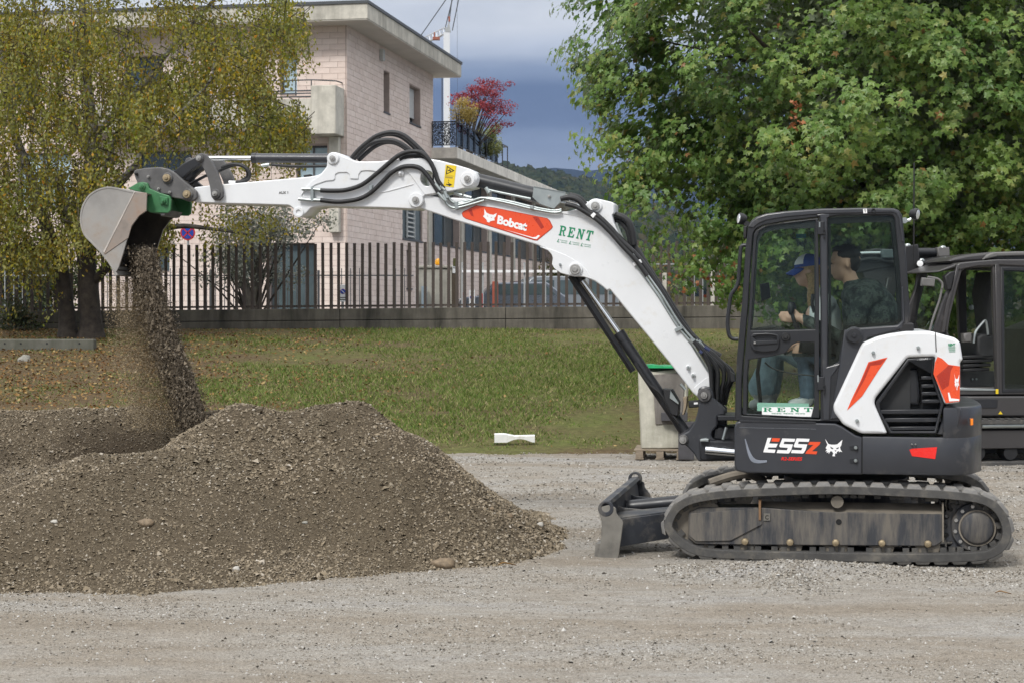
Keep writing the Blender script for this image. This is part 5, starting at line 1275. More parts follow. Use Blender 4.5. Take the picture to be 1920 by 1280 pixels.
for (x, z) in ft: vs += [(x + .015, CN + .05, z), (x + .015, CF - .05, z), (x + .02, CF - .05, z), (x + .02, CN + .05, z)]
mb = MB(); mb.add(vs, [(4*i + j, 4*i + (j+1) % 4, 4*i + 4 + (j+1) % 4, 4*i + 4 + j) for i in range(len(ft) - 1) for j in range(4)]); mb.obj('windscreen', m_glass, cab)
rt = [E.mp(*p, CN) for p in z4((1044, 110), (1060, 330), (1082, 690))]
vs = []
for (x, z) in rt: vs += [(x - .015, CN + .06, z), (x - .015, CF - .06, z), (x - .02, CF - .06, z), (x - .02, CN + .06, z)]
mb = MB(); mb.add(vs, [(4*i + j, 4*i + (j+1) % 4, 4*i + 4 + (j+1) % 4, 4*i + 4 + j) for i in range(len(rt) - 1) for j in range(4)]); mb.obj('rear_window', m_glassd, cab)
b0 = E.mp(*z4((700, 960))[0], CN)
mb = MB(); mb.box((b0[0] + .0, CN + .07, fl[1]), (b0[0] + .5, CF - .06, b0[1] + .05)); mb.obj('engine_bulkhead', m_inner, cab)
def inpl(name, mat, loop, y0, y1, bev=.01): return pl(name, mat, cab, [loop], y0, y1, bev, seg=2, lat=.45)
# seat, consoles, levers, handrail
inpl('seat', m_inner, z4((560, 880), (590, 850), (760, 850), (770, 900), (740, 940), (570, 930)), .36, .86, .03)
inpl('seat_back', m_inner, z4((735, 860), (770, 560), (800, 480), (850, 480), (860, 560), (820, 880)), .38, .84, .03)
for y in (.24, .88):
    inpl('console', m_blackm, z4((470, 860), (480, 775), (560, 750), (720, 740), (730, 880)), y, y + .12, .02)
    q = E.P(*z4((470, 770))[0], .45); mb = MB(); mb.tube([Vector((q.x, y + .06, q.z)), Vector((q.x - .03, y + .06, q.z + .10)), Vector((q.x - .05, y + .06, q.z + .17))], .014, 8); mb.blob((q.x - .055, y + .06, q.z + .2), (.026, .026, .05), 10, 8); mb.obj('joystick', m_blackm, cab)
inpl('dash_monitor', m_blackm, z4((235, 480), (290, 470), (300, 560), (245, 580)), .92, .98, .01)
for y in (.42, .55, .68):
    q = E.P(*z4((260, 1200))[0], .45); mb = MB(); mb.tube([Vector((q.x, y, q.z)), Vector((q.x - .03, y, q.z + .3)), Vector((q.x + .0, y, q.z + .5))], .012, 8); mb.obj('travel_lever', m_blackm, cab)
inpl('front_console', m_blackm, z4((200, 735), (320, 715), (380, 730), (390, 745), (200, 750)), .3, .9, .006)
mb = MB(); mb.tube(smooth(P3(z4((280, 920), (330, 955), (430, 980), (560, 995)), CN + .05), 5), .006, 6); mb.obj('door_strut', m_blackm, cab)
mb = MB(); mb.tube(smooth(P3(z4((178, 268), (150, 276), (142, 330), (130, 480), (92, 545), (80, 620), (72, 700), (80, 765), (100, 788), (132, 790)), CN + .02), 5), rad(3.8, .1), 10); mb.obj('grab_rail', m_black, dig, ang=60)
mb = MB(); mb.tube(smooth(P3(z4((548, 540), (545, 600), (556, 645)), CN + .06), 5), .012, 8); mb.obj('inner_grab_handle', m_blackm, cab)
# work lights on the roof corners
for (q, s_, la) in (((150, 122), -1, .2), ((1118, 95), 1, .25)):
    c = E.P(*z4(q)[0], la); r = rad(10)
    mb = MB(); ax = Vector((s_ * .85, -.35 * 1, .12 * -s_)).normalized()
    mb.lathe(c, ax, [(-r * .9, r * .35), (-r * .8, r * .7), (-r * .2, r), (r * .45, r * 1.05), (r * .55, r * .95)], 20)
    wl = mb.obj('work_light', m_blackm, dig)
    mb = MB(); mb.lathe(c, ax, [(r * .40, r * .9), (r * .58, r * .8), (r * .62, .01)], 20); mb.obj('lamp_lens', m_lens, wl)
    mb = MB(); e_ = E.P(*z4((180, 150) if s_ < 0 else (1060, 130))[0], la); mb.tube([c, (c + e_) / 2 + Vector((0, 0, -.02)), e_], .012, 8); mb.cyl(e_ + Vector((0, -.02, 0)), e_ + Vector((0, .02, 0)), .022, 10); mb.obj('lamp_bracket', m_zinc if s_ > 0 else m_blackm, wl)
pl('lamp_housing', m_blackm, cab, [z4((160, 165), (182, 160), (176, 230), (160, 228))], CN + .02, CN + .12, .006)
mb = MB(); q = E.P(*z4((1112, 70))[0], .6); mb.cyl(q - Vector((0, 0, .4)), q + Vector((0, 0, .35)), .006, 6); mb.obj('antenna', m_blackm, dig)
mb = MB(); q = E.P(*z4((1065, 725))[0], CN); mb.box((q.x - .05, CN - .01, q.z - .03), (q.x + .06, CN + .25, q.z + .03)); mb.obj('cover_latch', m_blackm, dig, bevel=.01)
# ================================================================== the pink building
BTH = math.radians(10.5)
bc = at_y(650, 580, 56.0)
GZ = 1.35                                     # street level behind the wall
B = Frame((bc.x, bc.y, 0.0), BTH)
bld = empty('apartment_building', (bc.x, bc.y, 0), -BTH, 'pink stone clad building with a flat concrete roof slab, behind the fence', 'building')
def mpx(px, py, x0):
    """pixel on the receding face (plane x = x0 of the building)"""
    d = ray(px, py); o = EYE - B.o; t = (x0 - o.dot(B.R)) / d.dot(B.R); p = o + d * t
    return (p.dot(B.L), p.z)
m_tile, N, b, o = newmat('pink stone tile')
oi = N.n('ShaderNodeObjectInfo'); gi = N.n('ShaderNodeNewGeometry'); co = N.coord('Object')
rr = N.math('FRACT', N.math('ADD', oi.outputs['Random'], gi.outputs['Random Per Island']))
c = N.ramp(rr, [(0, (0.68, 0.565, 0.505)), (0.5, (0.725, 0.61, 0.55)), (1, (0.76, 0.65, 0.59))])
c = N.mix(0.35, c, N.ramp(N.noise(3.5, 5, 0.6, vec=co), [(0.3, (0.75, 0.73, 0.7)), (0.7, (1.12, 1.1, 1.08))]), 'MULTIPLY')
N.l(c, b.inputs['Base Color']); b.inputs['Roughness'].default_value = 0.8; N.l(N.bump(N.noise(25, 4, vec=co), 0.25, 0.01), b.inputs['Normal'])
m_joint = pmat('tile joint', (0.44, 0.35, 0.31), 0.9, var=0.1)
m_bconc = concrete('building concrete', (0.56, 0.53, 0.46), (0.15, 0.14, 0.115), 0.55, 0.7)
m_soff = pmat('soffit render', (0.56, 0.52, 0.47), 0.9, var=0.08, vs=1)
m_flash = pmat('roof flashing', (0.06, 0.065, 0.07), 0.5, var=.1)
m_wframe = pmat('grey window frame', (0.10, 0.105, 0.11), 0.5, var=.1)
m_pane, N, b, o = newmat('building window glass')
b.inputs['Base Color'].default_value = (0.045, 0.065, 0.075, 1); b.inputs['Roughness'].default_value = 0.05; b.inputs['Specular IOR Level'].default_value = 0.9
m_pane2 = pmat('dark window glass', (0.065, 0.09, 0.095), 0.12, var=0.2, vs=1.5, spec=0.6)
m_blue = pmat('pale blue reflection', (0.42, 0.55, 0.62), 0.6, var=0.06)  # flat pane colour that paints in the pale blue reflection of the glass
m_green2 = pmat('grey green shutter', (0.10, 0.125, 0.135), 0.6, var=0.08)
m_pale = pmat('pale roller blind', (0.52, 0.53, 0.52), 0.6, var=0.06)
ROOFZ, SOFZ, TERZ = 11.48, 10.93, 8.08
VEND = 12.2; VFAR = 45.0; UL = -32.0
# openings: (face, along0, along1, z0, z1)
def rx(px, py): return mpx(px, py, 0.0)
OPEN_R = []; OPEN_L = []
def oR(px0, px1, py0, py1):
    a = rx(px0, py0); c = rx(px1, py0); z1_ = a[1]; z0 = rx(px0, py1)[1]
    OPEN_R.append((a[0], c[0], z0, z1_)); return OPEN_R[-1]
w_slit = oR(718.5, 729.5, 132, 209); w_sq = oR(767, 787.5, 158, 229)
w_shut = (7.3, 10.4, rx(753, 447)[1], 6.9); OPEN_R.append(w_shut)
w_low = (7.9, 8.7, 2.6, 4.0); OPEN_R.append(w_low)
PIL = [11.45, 17.4, 23.3, 29.2, 35.1, 41.0, 45.0]
sill = rx(753, 447)[1]
bays = []
for a, c in zip(PIL[:-1], PIL[1:]): bays.append((a + .35, c - .35, sill + .0, 7.35)); OPEN_R.append(bays[-1])
def lx(px, py): return B.mp(px, py, 0.0)
def oL(x0, x1, z0, z1_): OPEN_L.append((x0, x1, z0, z1_)); return OPEN_L[-1]
ups = [oL(lx(525, 100)[0], lx(557, 100)[0], lx(540, 178)[1], lx(540, 100)[1])]
for k in range(5): ups.append(oL(-6.2 - k * 4.4 - 1.3, -6.2 - k * 4.4, 8.6, 10.1))
mids = [oL(lx(556, 275)[0], lx(614, 275)[0], lx(600, 350)[1], lx(600, 273)[1])]
for k in range(6): mids.append(oL(-5.2 - k * 4.2 - 1.9, -5.2 - k * 4.2, 5.2, 7.0))
lows = [oL(lx(505, 500)[0], lx(590, 500)[0], 1.5, 3.95), oL(lx(288, 450)[0], lx(318, 450)[0], 3.05, 3.95), oL(lx(-60, 450)[0], lx(98, 450)[0], 1.5, 3.9), oL(lx(425, 0)[0], lx(480, 0)[0], 2.9, 3.9)]
def wallface(rects, u0, u1, z0, z1_, face, name):
    """wall slab with real openings: face 'L' (y=0, u=x) or 'R' (x=0, u=y)"""
    us = sorted(set([u0, u1] + [v for r in rects for v in r[:2] if u0 < v < u1])); zs = sorted(set([z0, z1_] + [v for r in rects for v in r[2:] if z0 < v < z1_]))
    mb = MB(); D = 0.32
    hole = lambda u, z: any(r[0] < u < r[1] and r[2] < z < r[3] for r in rects)
    P = (lambda u, d, z: (u, d, z)) if face == 'L' else (lambda u, d, z: (-d, u, z))
    for ua, ub in zip(us[:-1], us[1:]):
        for za, zb in zip(zs[:-1], zs[1:]):
            if hole((ua+ub)/2, (za+zb)/2): continue
            vs = [P(ua, 0, za), P(ub, 0, za), P(ub, 0, zb), P(ua, 0, zb)]
            mb.add(vs, [(0, 1, 2, 3)])
    for (a, c, p, q) in rects:
        a, c, p, q = max(a, u0), min(c, u1), max(p, z0), min(q, z1_)
        if a >= c or p >= q: continue
        mb.add([P(a,0,p),P(a,0,q),P(a,D,q),P(a,D,p)], [(0,1,2,3)]); mb.add([P(c,0,p),P(c,0,q),P(c,D,q),P(c,D,p)], [(3,2,1,0)])
        mb.add([P(a,0,q),P(c,0,q),P(c,D,q),P(a,D,q)], [(0,1,2,3)]); mb.add([P(a,0,p),P(c,0,p),P(c,D,p),P(a,D,p)], [(3,2,1,0)])
    return mb.obj(name, m_joint, bld)
wl1 = wallface(OPEN_L, UL, 0.0, GZ - .3, SOFZ, 'L', 'wall')
R_up = [r for r in OPEN_R]
wr1 = wallface(OPEN_R, 0.0, VEND, GZ - .3, SOFZ, 'R', 'wall')
wr2 = wallface(OPEN_R, VEND, VFAR, GZ - .3, TERZ - .4, 'R', 'wall')
mb = MB(); mb.box((-9, VEND - .3, TERZ), (-.001, VEND, SOFZ)); mb.box((UL, .001 + 14, GZ), (UL + .3, 14.3, SOFZ)); mb.obj('wall', m_joint, bld)
mb = MB(); mb.box((-14, .34, GZ - .2), (-.36, 14, GZ)); 
for z in (4.2, 7.7): mb.box((-30, .34, z - .12), (-.36, VEND - .4, z + .12))
mb.obj('floor_slab', m_soff, bld)
mb = MB(); mb.box((UL, 5.0, GZ), (-.4, 5.2, SOFZ)); mb.box((-4.2, 5.2, GZ), (-4.0, VFAR, SOFZ - 3.5)); mb.obj('inner_wall', pmat('dim interior', (.05, .05, .05), .9), bld)
# stone tiles proud of the wall, laid in half bond
TW, THH, J = 0.52, 0.187, 0.010
tiles = []
def lay(face, u0, u1, z0, z1_, rects):
    z = z0; r = 0
    while z < z1_ - .02:
        zt_ = min(z + THH - J, z1_); u = u0 - (TW / 2 if r % 2 else 0)
        while u < u1:
            a, c = max(u, u0) + J / 2, min(u + TW, u1) - J / 2
            spans = [(a, c)]
            for q in rects:
                if q[2] < zt_ - .02 and q[3] > z + .02:
                    ns = []
                    for (s, e) in spans:
                        if e <= q[0] or s >= q[1]: ns.append((s, e)); continue
                        if s < q[0] - .03: ns.append((s, q[0]))
                        if e > q[1] + .03: ns.append((q[1], e))
                    spans = ns
            for s, e in spans:
                if e - s > .03: tiles.append((face, s, e, z, zt_))
            u += TW
        z += THH; r += 1
BAL = (lx(470, 200)[0], lx(600, 200)[0])
lay('L', UL, -0.02, GZ, SOFZ, OPEN_L); lay('R', 0.0, VEND, GZ, SOFZ, OPEN_R); lay('R', VEND, VFAR, GZ, TERZ - .42, OPEN_R)
def tile_verts(t, dep):
    f, a, c, p, q = t
    if f == 'L': o_ = Vector(((a+c)/2, 0, (p+q)/2)); vs = [(x_, y_, z_) for x_ in ((a-c)/2, (c-a)/2) for y_ in (-dep, 0.0) for z_ in ((p-q)/2, (q-p)/2)]
    else: o_ = Vector((0, (a+c)/2, (p+q)/2)); vs = [(x_, y_, z_) for x_ in (0.0, dep) for y_ in ((a-c)/2, (c-a)/2) for z_ in ((p-q)/2, (q-p)/2)]
    return o_, vs
TF = [(0,1,3,2),(4,6,7,5),(0,4,5,1),(2,3,7,6),(0,2,6,4),(1,5,7,3)]
def key(t):
    d = -t[2] if t[0] == 'L' else t[1] * 1.1
    pz = abs((t[3] + t[4]) / 2 - 9.0)
    return d + (0 if 6.3 < t[3] < SOFZ else 100) + 0.02 * pz
order = sorted(tiles, key=key)
cache = {}
for t in order[:290]:
    k_ = (t[0], round(t[2]-t[1], 3), round(t[4]-t[3], 3)); dep = 0.016
    o_, vs = tile_verts(t, dep)
    if k_ not in cache:
        me = bpy.data.meshes.new('tile'); me.from_pydata(vs, [], TF); me.materials.append(m_tile); cache[k_] = me
    ob = link('tile', cache[k_], bld); ob.location = o_ + (Vector((0, random.uniform(-.004, .003), 0)) if t[0] == 'L' else Vector((random.uniform(-.003, .004), 0, 0)))
V = []; 
for t in order[290:]:
    if t[0] == 'L' and t[2] < -26: continue
    o_, vs = tile_verts(t, 0.016 + random.uniform(-.003, .004)); V.append([o_ + Vector(v) for v in vs])
V = np.array(V); nT = len(V); F = (np.array(TF)[None] + (np.arange(nT) * 8)[:, None, None]).reshape(-1, 4)
tag(link('tile_cladding', fastmesh('tile_cladding', V.reshape(-1, 3), F), bld, mat=m_tile), kind='stuff')
# roof slab
OV = 0.97
mb = MB(); mb.box((UL - 1, -OV, SOFZ), (OV, VEND + .8, ROOFZ)); rf = mb.obj('roof', m_bconc, bld, bevel=.02)
mb = MB(); mb.box((UL - 1.04, -OV - .04, ROOFZ - .06), (OV + .04, VEND + .84, ROOFZ + .035)); mb.obj('roof_edge', m_flash, rf)
mb = MB(); mb.box((UL, -OV + .02, SOFZ - .02), (OV - .02, VEND + .78, SOFZ - .003)); mb.obj('soffit', m_soff, rf)
mb = MB(); u, z = rx(712, 104); mb.box((.016, u - .12, z - .2), (.16, u + .12, z + .2)); ob = mb.obj('siren_box', m_pale, bld, bevel=.02)
# windows
def winR(r, pane, nm='window', mull=0, dep=.22):
    a, c, p, q = r
    mb = MB()
    for (s, e, l, h) in ((a, c, p, p + .05), (a, c, q - .05, q), (a, a + .05, p + .05, q - .05), (c - .05, c, p + .05, q - .05)): mb.box((-dep - .05, s, l), (-dep, e, h))
    for k in range(mull): u = a + (c - a) * (k + 1) / (mull + 1); mb.box((-dep - .05, u - .03, p + .05), (-dep + .01, u + .03, q - .05))
    f = mb.obj(nm, m_wframe, bld)
    mb = MB(); mb.box((-dep - .04, a + .05, p + .05), (-dep - .03, c - .05, q - .05)); mb.obj('pane', pane, f)
    mb = MB(); mb.box((-.3, a - .03, p - .05), (.05, c + .03, p)); mb.obj('sill', m_flash, f)
    return f
def winL(r, pane, mull=0, dep=.2):
    a, c, p, q = r; mb = MB()
    for (s, e, l, h) in ((a, c, p, p + .06), (a, c, q - .06, q), (a, a + .06, p + .06, q - .06), (c - .06, c, p + .06, q - .06)): mb.box((s, dep, l), (e, dep + .05, h))
    for k in range(mull): u = a + (c - a) * (k + 1) / (mull + 1); mb.box((u - .03, dep - .01, p + .06), (u + .03, dep + .05, q - .06))
    f = mb.obj('window', m_wframe, bld)
    mb = MB(); mb.box((a + .06, dep + .03, p + .06), (c - .06, dep + .04, q - .06)); mb.obj('pane', pane, f)
    return f
winR(w_slit, m_pane2); f = winR(w_sq, m_pane2, dep=.3)
mb = MB(); mb.box((-.27, w_sq[0] + .06, w_sq[2] + .28), (-.22, w_sq[1] - .06, w_sq[3] - .02)); mb.obj('roller_blind', m_pale, f)
f = winR(w_shut, m_green2, dep=.05)
a, c = rx(764, 420)[0], rx(777, 420)[0]
for k in range(14):
    z = w_shut[2] + .12 + k * .17; mb = MB(); mb.bar((-.02, a, z), (-.02, c, z), .10, .03, (.6, 0, 1)); mb.obj('louvre', m_pale, f)
mb = MB(); mb.box((-.03, a - .06, w_shut[2] + .05), (.02, a, w_shut[3] - .05)); mb.box((-.03, c, w_shut[2] + .05), (.02, c + .06, w_shut[3] - .05)); mb.obj('louvre_frame', m_pale, f)
winR(w_low, m_pane2)
for r in bays: winR(r, m_pane2, mull=2, dep=.26)
for v in PIL:
    mb = MB(); mb.box((-.25, v - .28, GZ), (.10, v + .28, TERZ - .42)); mb.obj('pillar', m_bconc, bld, bevel=.02)
for k, r in enumerate(ups): winL(r, m_blue if k < 1 else m_pane, 0)
for k, r in enumerate(mids): winL(r, m_blue if k in (0, 2) else m_pane, 1)
for k, r in enumerate(lows): winL(r, m_pane2, 3 if r[1] - r[0] > 2 else 0)
# left balcony: box, parapet, rail, hanging pilaster
x0, x1 = lx(600, 200)[0], lx(639, 200)[0]; bz0, bz1 = lx(600, 258)[1], lx(600, 168)[1]
mb = MB(); mb.box((x0, -1.0, bz0), (x1 + .12, -.02, bz1)); bal = mb.obj('balcony_end', m_bconc, bld, bevel=.02)
mb = MB(); mb.box((-9.0, -.95, lx(580, 240)[1]), (x0 - .004, -.80, lx(580, 192)[1])); mb.box((-9.0, -.93, lx(580, 240)[1] - .12), (x0 - .004, -.02, lx(580, 240)[1] - .004)); mb.obj('balcony_parapet', m_bconc, bld, bevel=.01)
for k, y in enumerate((188, 182, 177)):
    mb = MB(); z = lx(580, y)[1]; mb.bar((-9.0, -.9, z), (x0 - .004, -.9, z), .05, .035); mb.obj('balcony_rail', m_flash, bal)
mb = MB(); zr = lx(600, 157)[1]; mb.tube([(-9, -.9, zr), (x0 + .05, -.9, zr), (x1, -.5, zr), (x1 + .05, -.03, zr)], .022, 6)
for px_ in (570, 599): mb.cyl((lx(px_, 0)[0], -.9, bz1 - .3), (lx(px_, 0)[0], -.9, zr), .018, 6)
mb.obj('handrail', m_flash, bal)
mb = MB(); xp0, xp1 = lx(621, 300)[0], lx(640, 300)[0]
mb.box((xp0, -.30, lx(630, 437)[1]), (xp1, -.02, bz0 - .004)); mb.obj('pilaster', m_bconc, bld, bevel=.02)
# terrace slab
TW_ = 1.04
mb = MB(); mb.box((-.02, VEND - .3, TERZ - .42), (TW_, VFAR + 1, TERZ)); ter = mb.obj('terrace', concrete('terrace concrete', (0.78, 0.74, 0.66), (0.25, 0.23, 0.2), 0.3, 0.7), bld, bevel=.015)
mb = MB(); mb.box((-14, VEND + .004, TERZ - .3), (-.03, VFAR + 1, TERZ)); mb.obj('terrace_deck', m_bconc, ter)
# terrace railing with mesh panel
RZ = TERZ + 1.0
m_rail = pmat('black railing', (0.02, 0.021, 0.024), 0.5, var=.1)
v1 = mpx(954, 270, TW_)[0]
mb = MB(); mb.bar((0.02, VEND - .22, RZ), (TW_ - .06, VEND - .22, RZ), .05, .05); mb.bar((TW_ - .06, VEND - .22, RZ), (TW_ - .06, v1, RZ), .05, .05); mb.bar((TW_ - .06, v1, RZ), (-1.5, v1, RZ), .05, .05)
for zz in (TERZ + .1,): mb.bar((0.02, VEND - .22, zz), (TW_ - .06, VEND - .22, zz), .03, .03); mb.bar((TW_ - .06, VEND - .22, zz), (TW_ - .06, v1, zz), .03, .03)
tr_ = mb.obj('terrace_railing', m_rail, bld)
for k in range(10):
    v = VEND - .22 + (v1 - VEND + .22) * k / 9; mb = MB(); mb.cyl((TW_ - .06, v, TERZ), (TW_ - .06, v, RZ), .025, 6); mb.obj('railing_post', m_rail, tr_)
mb = MB(); mb.cyl((0.03, VEND - .22, TERZ), (0.03, VEND - .22, RZ), .025, 6); mb.obj('railing_post', m_rail, tr_)
mb = MB(); mb.box((TW_ - .10, VEND - .12, TERZ + .13), (TW_ - .092, VEND + (v1 - VEND) * .80, RZ - .04))
mb.obj('railing_screen', glass_mat('dark railing mesh', (.13, .135, .145)), tr_)
# perforated front panel: leaf pattern cut from sheet (many small plates with gaps)
V = []; 
for k in range(2200):
    x_ = random.uniform(.05, TW_ - .1); z_ = random.uniform(TERZ + .12, RZ - .04); r = random.uniform(.010, .026); a_ = random.uniform(0, PI)
    ca, sa = math.cos(a_), math.sin(a_)
    V.append([(x_ + ca * r, VEND - .22, z_ + sa * r), (x_ - sa * r * .6, VEND - .23, z_ + ca * r * .6), (x_ - ca * r, VEND - .22, z_ - sa * r), (x_ + sa * r * .6, VEND - .21, z_ - ca * r * .6)])
V = np.array(V).reshape(-1, 3); F = np.arange(len(V)).reshape(-1, 4)
tag(link('leaf_panel', fastmesh('leaf_panel', V, F), tr_, mat=m_rail), kind='stuff')

# ================================================================== trees and plants
def leaf_mat(name, stops, back=None, trans=0.3, rough=0.45, spec=0.35, clump=None):
    m, N, b, o = newmat(name); g = N.n('ShaderNodeNewGeometry'); oi = N.n('ShaderNodeObjectInfo')
    r = N.math('FRACT', N.math('ADD', g.outputs['Random Per Island'], oi.outputs['Random']))
    c = N.ramp(r, stops)
    if clump: c = N.mix(1.0, c, N.ramp(N.noise(clump[0], 3, .6, vec=N.coord('Object')), [(.36, clump[2]), (.64, clump[1])]), 'MULTIPLY')
    if back: c = N.mix(g.outputs['Backfacing'], c, N.mix(0.65, c, back))
    N.l(c, b.inputs['Base Color']); b.inputs['Roughness'].default_value = rough; b.inputs['Specular IOR Level'].default_value = spec
    t = N.n('ShaderNodeBsdfTranslucent'); N.l(c, t.inputs['Color']); mx = N.n('ShaderNodeMixShader'); mx.inputs[0].default_value = trans
    N.l(b.outputs[0], mx.inputs[1]); N.l(t.outputs[0], mx.inputs[2]); N.l(mx.outputs[0], o.inputs['Surface'])
    return m
m_bark = pmat('dark bark', (0.050, 0.040, 0.030), 0.95, var=0.5, vs=9, bump=0.8, bs=25, stretch=(2, 2, .5))
m_birch, N, b, o = newmat('birch bark')
co = N.coord('Object'); st = N.coord('Object', scale=(1.2, 1.2, 5.0))
zz = N.sep(co)[2]
pale = N.ramp(N.noise(2.6, 5, .65, vec=st), [(0.38, (0.03, 0.026, 0.022)), (0.52, (0.26, 0.25, 0.23)), (0.75, (0.50, 0.49, 0.46))])
dark = N.ramp(N.noise(6, 5, .7, vec=co), [(0.3, (0.016, 0.012, 0.009)), (0.7, (0.07, 0.055, 0.042))])
N.l(N.mix(N.ramp(N.math('MULTIPLY_ADD', zz, 0.33, -0.55), [(0.0, (0, 0, 0)), (0.8, (1, 1, 1))]), dark, pale), b.inputs['Base Color']); b.inputs['Roughness'].default_value = 0.9
N.l(N.bump(N.noise(30, 5, .7, vec=co), 0.7, 0.02), b.inputs['Normal'])
def palmate():
    tips = [(0, 1.0), (.90, .42), (.52, -.28), (-.52, -.28), (-.90, .42)]
    nots = [(.33, .42), (.42, .02), (0, -.20), (-.42, .02), (-.33, .42)]
    V = [(0, .12, .05)]
    for t, q in zip(tips, nots): V.append((t[0], t[1], -.10 * (t[0]**2 + t[1]**2))); V.append((q[0], q[1], .03))
    V = np.array(V) * .55; n = len(V) - 1
    F = [(0, 1 + (i - 1) % n, 1 + i) for i in range(n)]
    return V, np.array([(0, 1 + i, 1 + (i + 1) % n)[::-1] for i in range(n)])
def look_rot(nrm, spin):
    """rotation whose z axis is nrm (n,3), random spin"""
    z = nrm / np.linalg.norm(nrm, axis=1, keepdims=True)
    up = np.tile([0., 0., 1.], (len(z), 1)); x = np.cross(up, z); x /= np.linalg.norm(x, axis=1, keepdims=True) + 1e-6; y = np.cross(z, x)
    c, s = np.cos(spin)[:, None], np.sin(spin)[:, None]
    return np.stack([x * c + y * s, -x * s + y * c, z], 2)

# --- the maple behind the excavators
MY = 29.0
tb = at_y(1690, 0, MY); tz = float(bank_z(np.array([tb.x]), np.array([MY]))[0])
mapr = empty('maple_tree', (tb.x, MY, tz), label='big green maple with lobed leaves standing behind the two excavators', cat='tree')
m_maple = leaf_mat('maple leaf', clump=(.9, (1.30, 1.20, 1.05), (.80, .88, .9)), stops= [(0, (0.108, 0.200, 0.040)), (0.35, (0.148, 0.252, 0.056)), (0.7, (0.195, 0.296, 0.074)), (0.94, (0.255, 0.325, 0.095)), (0.99, (0.28, 0.26, 0.07)), (1, (0.26, 0.11, 0.04))], back=(0.42, 0.46, 0.36), trans=0.45, rough=0.40, spec=0.5)
cc = at_y(1690, 30, MY); C0 = np.array([0.0, 0.0, cc.z - tz]); RX, RY, RZ_ = 4.55, 4.5, 5.5
def crown_r(d):
    """lumpy radius factor of the crown in direction d"""
    return 1 + 0.10 * fbm(d[:, 0] * 2 + 5, d[:, 2] * 2 + d[:, 1], 1.1, 51) + 0.07 * fbm(d[:, 0] * 5, d[:, 2] * 5 + d[:, 1] * 3, 1.0, 52)
nM = 430
dm = rng.normal(0, 1, (nM, 3)); dm /= np.linalg.norm(dm, axis=1, keepdims=True)
mc = dm * (rng.uniform(.70, .97, nM) * crown_r(dm))[:, None] * np.array([RX, RY, RZ_]) + C0
kp = (mc[:, 2] > 1.0) & ((dm[:, 1] < .35) | (rng.random(nM) < .4)) & ~((mc[:, 2] + tz > 8.3) & (rng.random(nM) < .6))
mc, dm = mc[kp], dm[kp]
for (px, py) in ((1165, 15), (1182, 75), (1168, 140), (1192, 200), (1205, 120), (1235, 60), (1215, 262), (1205, 322), (1225, 380), (1255, 440), (1160, -40), (1250, 180), (1270, 300), (1820, 200), (1900, 120), (1760, 60), (1880, 260), (1700, 150), (1840, 330), (1910, 350), (1600, 60), (1660, 250)):
    q = at_y(px, py, 28.3 if px < 1300 else 26.2); v_ = np.array([[q.x - tb.x, q.y - MY, q.z - tz]]); mc = np.vstack([mc, v_]); w_ = v_ - C0; dm = np.vstack([dm, w_ / np.linalg.norm(w_)])
nM = len(mc); pc = 9
mr_ = np.repeat(rng.uniform(.50, .95, nM), pc)
dc = rng.normal(0, 1, (nM * pc, 3)) + np.repeat(dm, pc, 0) * .9 + np.array([0, 0, .75]); dc /= np.linalg.norm(dc, axis=1, keepdims=True)
cl = np.repeat(mc, pc, 0) + dc * mr_[:, None] * np.array([1.15, 1.15, .62]) * rng.uniform(.75, 1.05, (nM * pc, 1))
d = np.repeat(dm, pc, 0) * .55 + dc * .75; d /= np.linalg.norm(d, axis=1, keepdims=True)
kp = cl[:, 2] > .6; cl, d = cl[kp], d[kp]
# low skirts on the left and behind the cab
ex = []
for (px, py, Y, m_) in ((1235, 455, 28, 5), (1290, 495, 27.5, 4), (1340, 515, 27.6, 4), (1380, 555, 27.8, 3), (1425, 570, 28.2, 5), (1300, 460, 28, 6), (1480, 560, 28, 10), (1560, 540, 28, 10), (1640, 540, 28, 10), (1740, 420, 27, 8), (1850, 400, 27, 8), (1900, 430, 27.5, 6), (1150, 290, 28.5, 3), (1135, 120, 28.8, 4), (1120, 30, 28.8, 4), (1165, 320, 28.4, 4), (1200, 330, 28, 4), (1190, 160, 28, 3), (1800, 440, 27.5, 6), (1720, 470, 28, 8), (1400, 500, 27.6, 8), (1450, 470, 27.5, 8)):
    q = at_y(px, py, Y)
    for _ in range(m_): ex.append([q.x - tb.x + random.gauss(0, .28), Y - MY + random.gauss(0, .5), q.z - tz + random.gauss(0, .22)])
cpx = 960 + FPX * (cl[:, 0] + tb.x) / (cl[:, 1] + MY); cpy = 580 + FPX * (HEYE - cl[:, 2] - tz) / (cl[:, 1] + MY)
low_l = np.interp(cpx, [1000, 1150, 1215, 1260, 1340, 1400, 1450], [330, 370, 430, 500, 525, 570, 700]); kq = cpy < low_l
cl, d = cl[kq], d[kq]
ex = np.array(ex); cl = np.vstack([cl, ex]); d = np.vstack([d, (ex - C0) / np.linalg.norm(ex - C0, axis=1, keepdims=True)])
per = 46; nL = len(cl) * per
cr_ = np.repeat(rng.uniform(.22, .42, len(cl)), per)
off = rng.normal(0, 1, (nL, 3)); off /= np.linalg.norm(off, axis=1, keepdims=True); off *= (rng.random((nL, 1)) ** .45) * cr_[:, None]; off[:, 2] *= .75
pos = np.repeat(cl, per, 0) + off
out_ = np.repeat(d, per, 0)
nrm = out_ * .9 + off / (cr_[:, None]) * .45 + np.array([0, -.1, .6]) + rng.normal(0, .30, (nL, 3))
LV, LF = palmate()
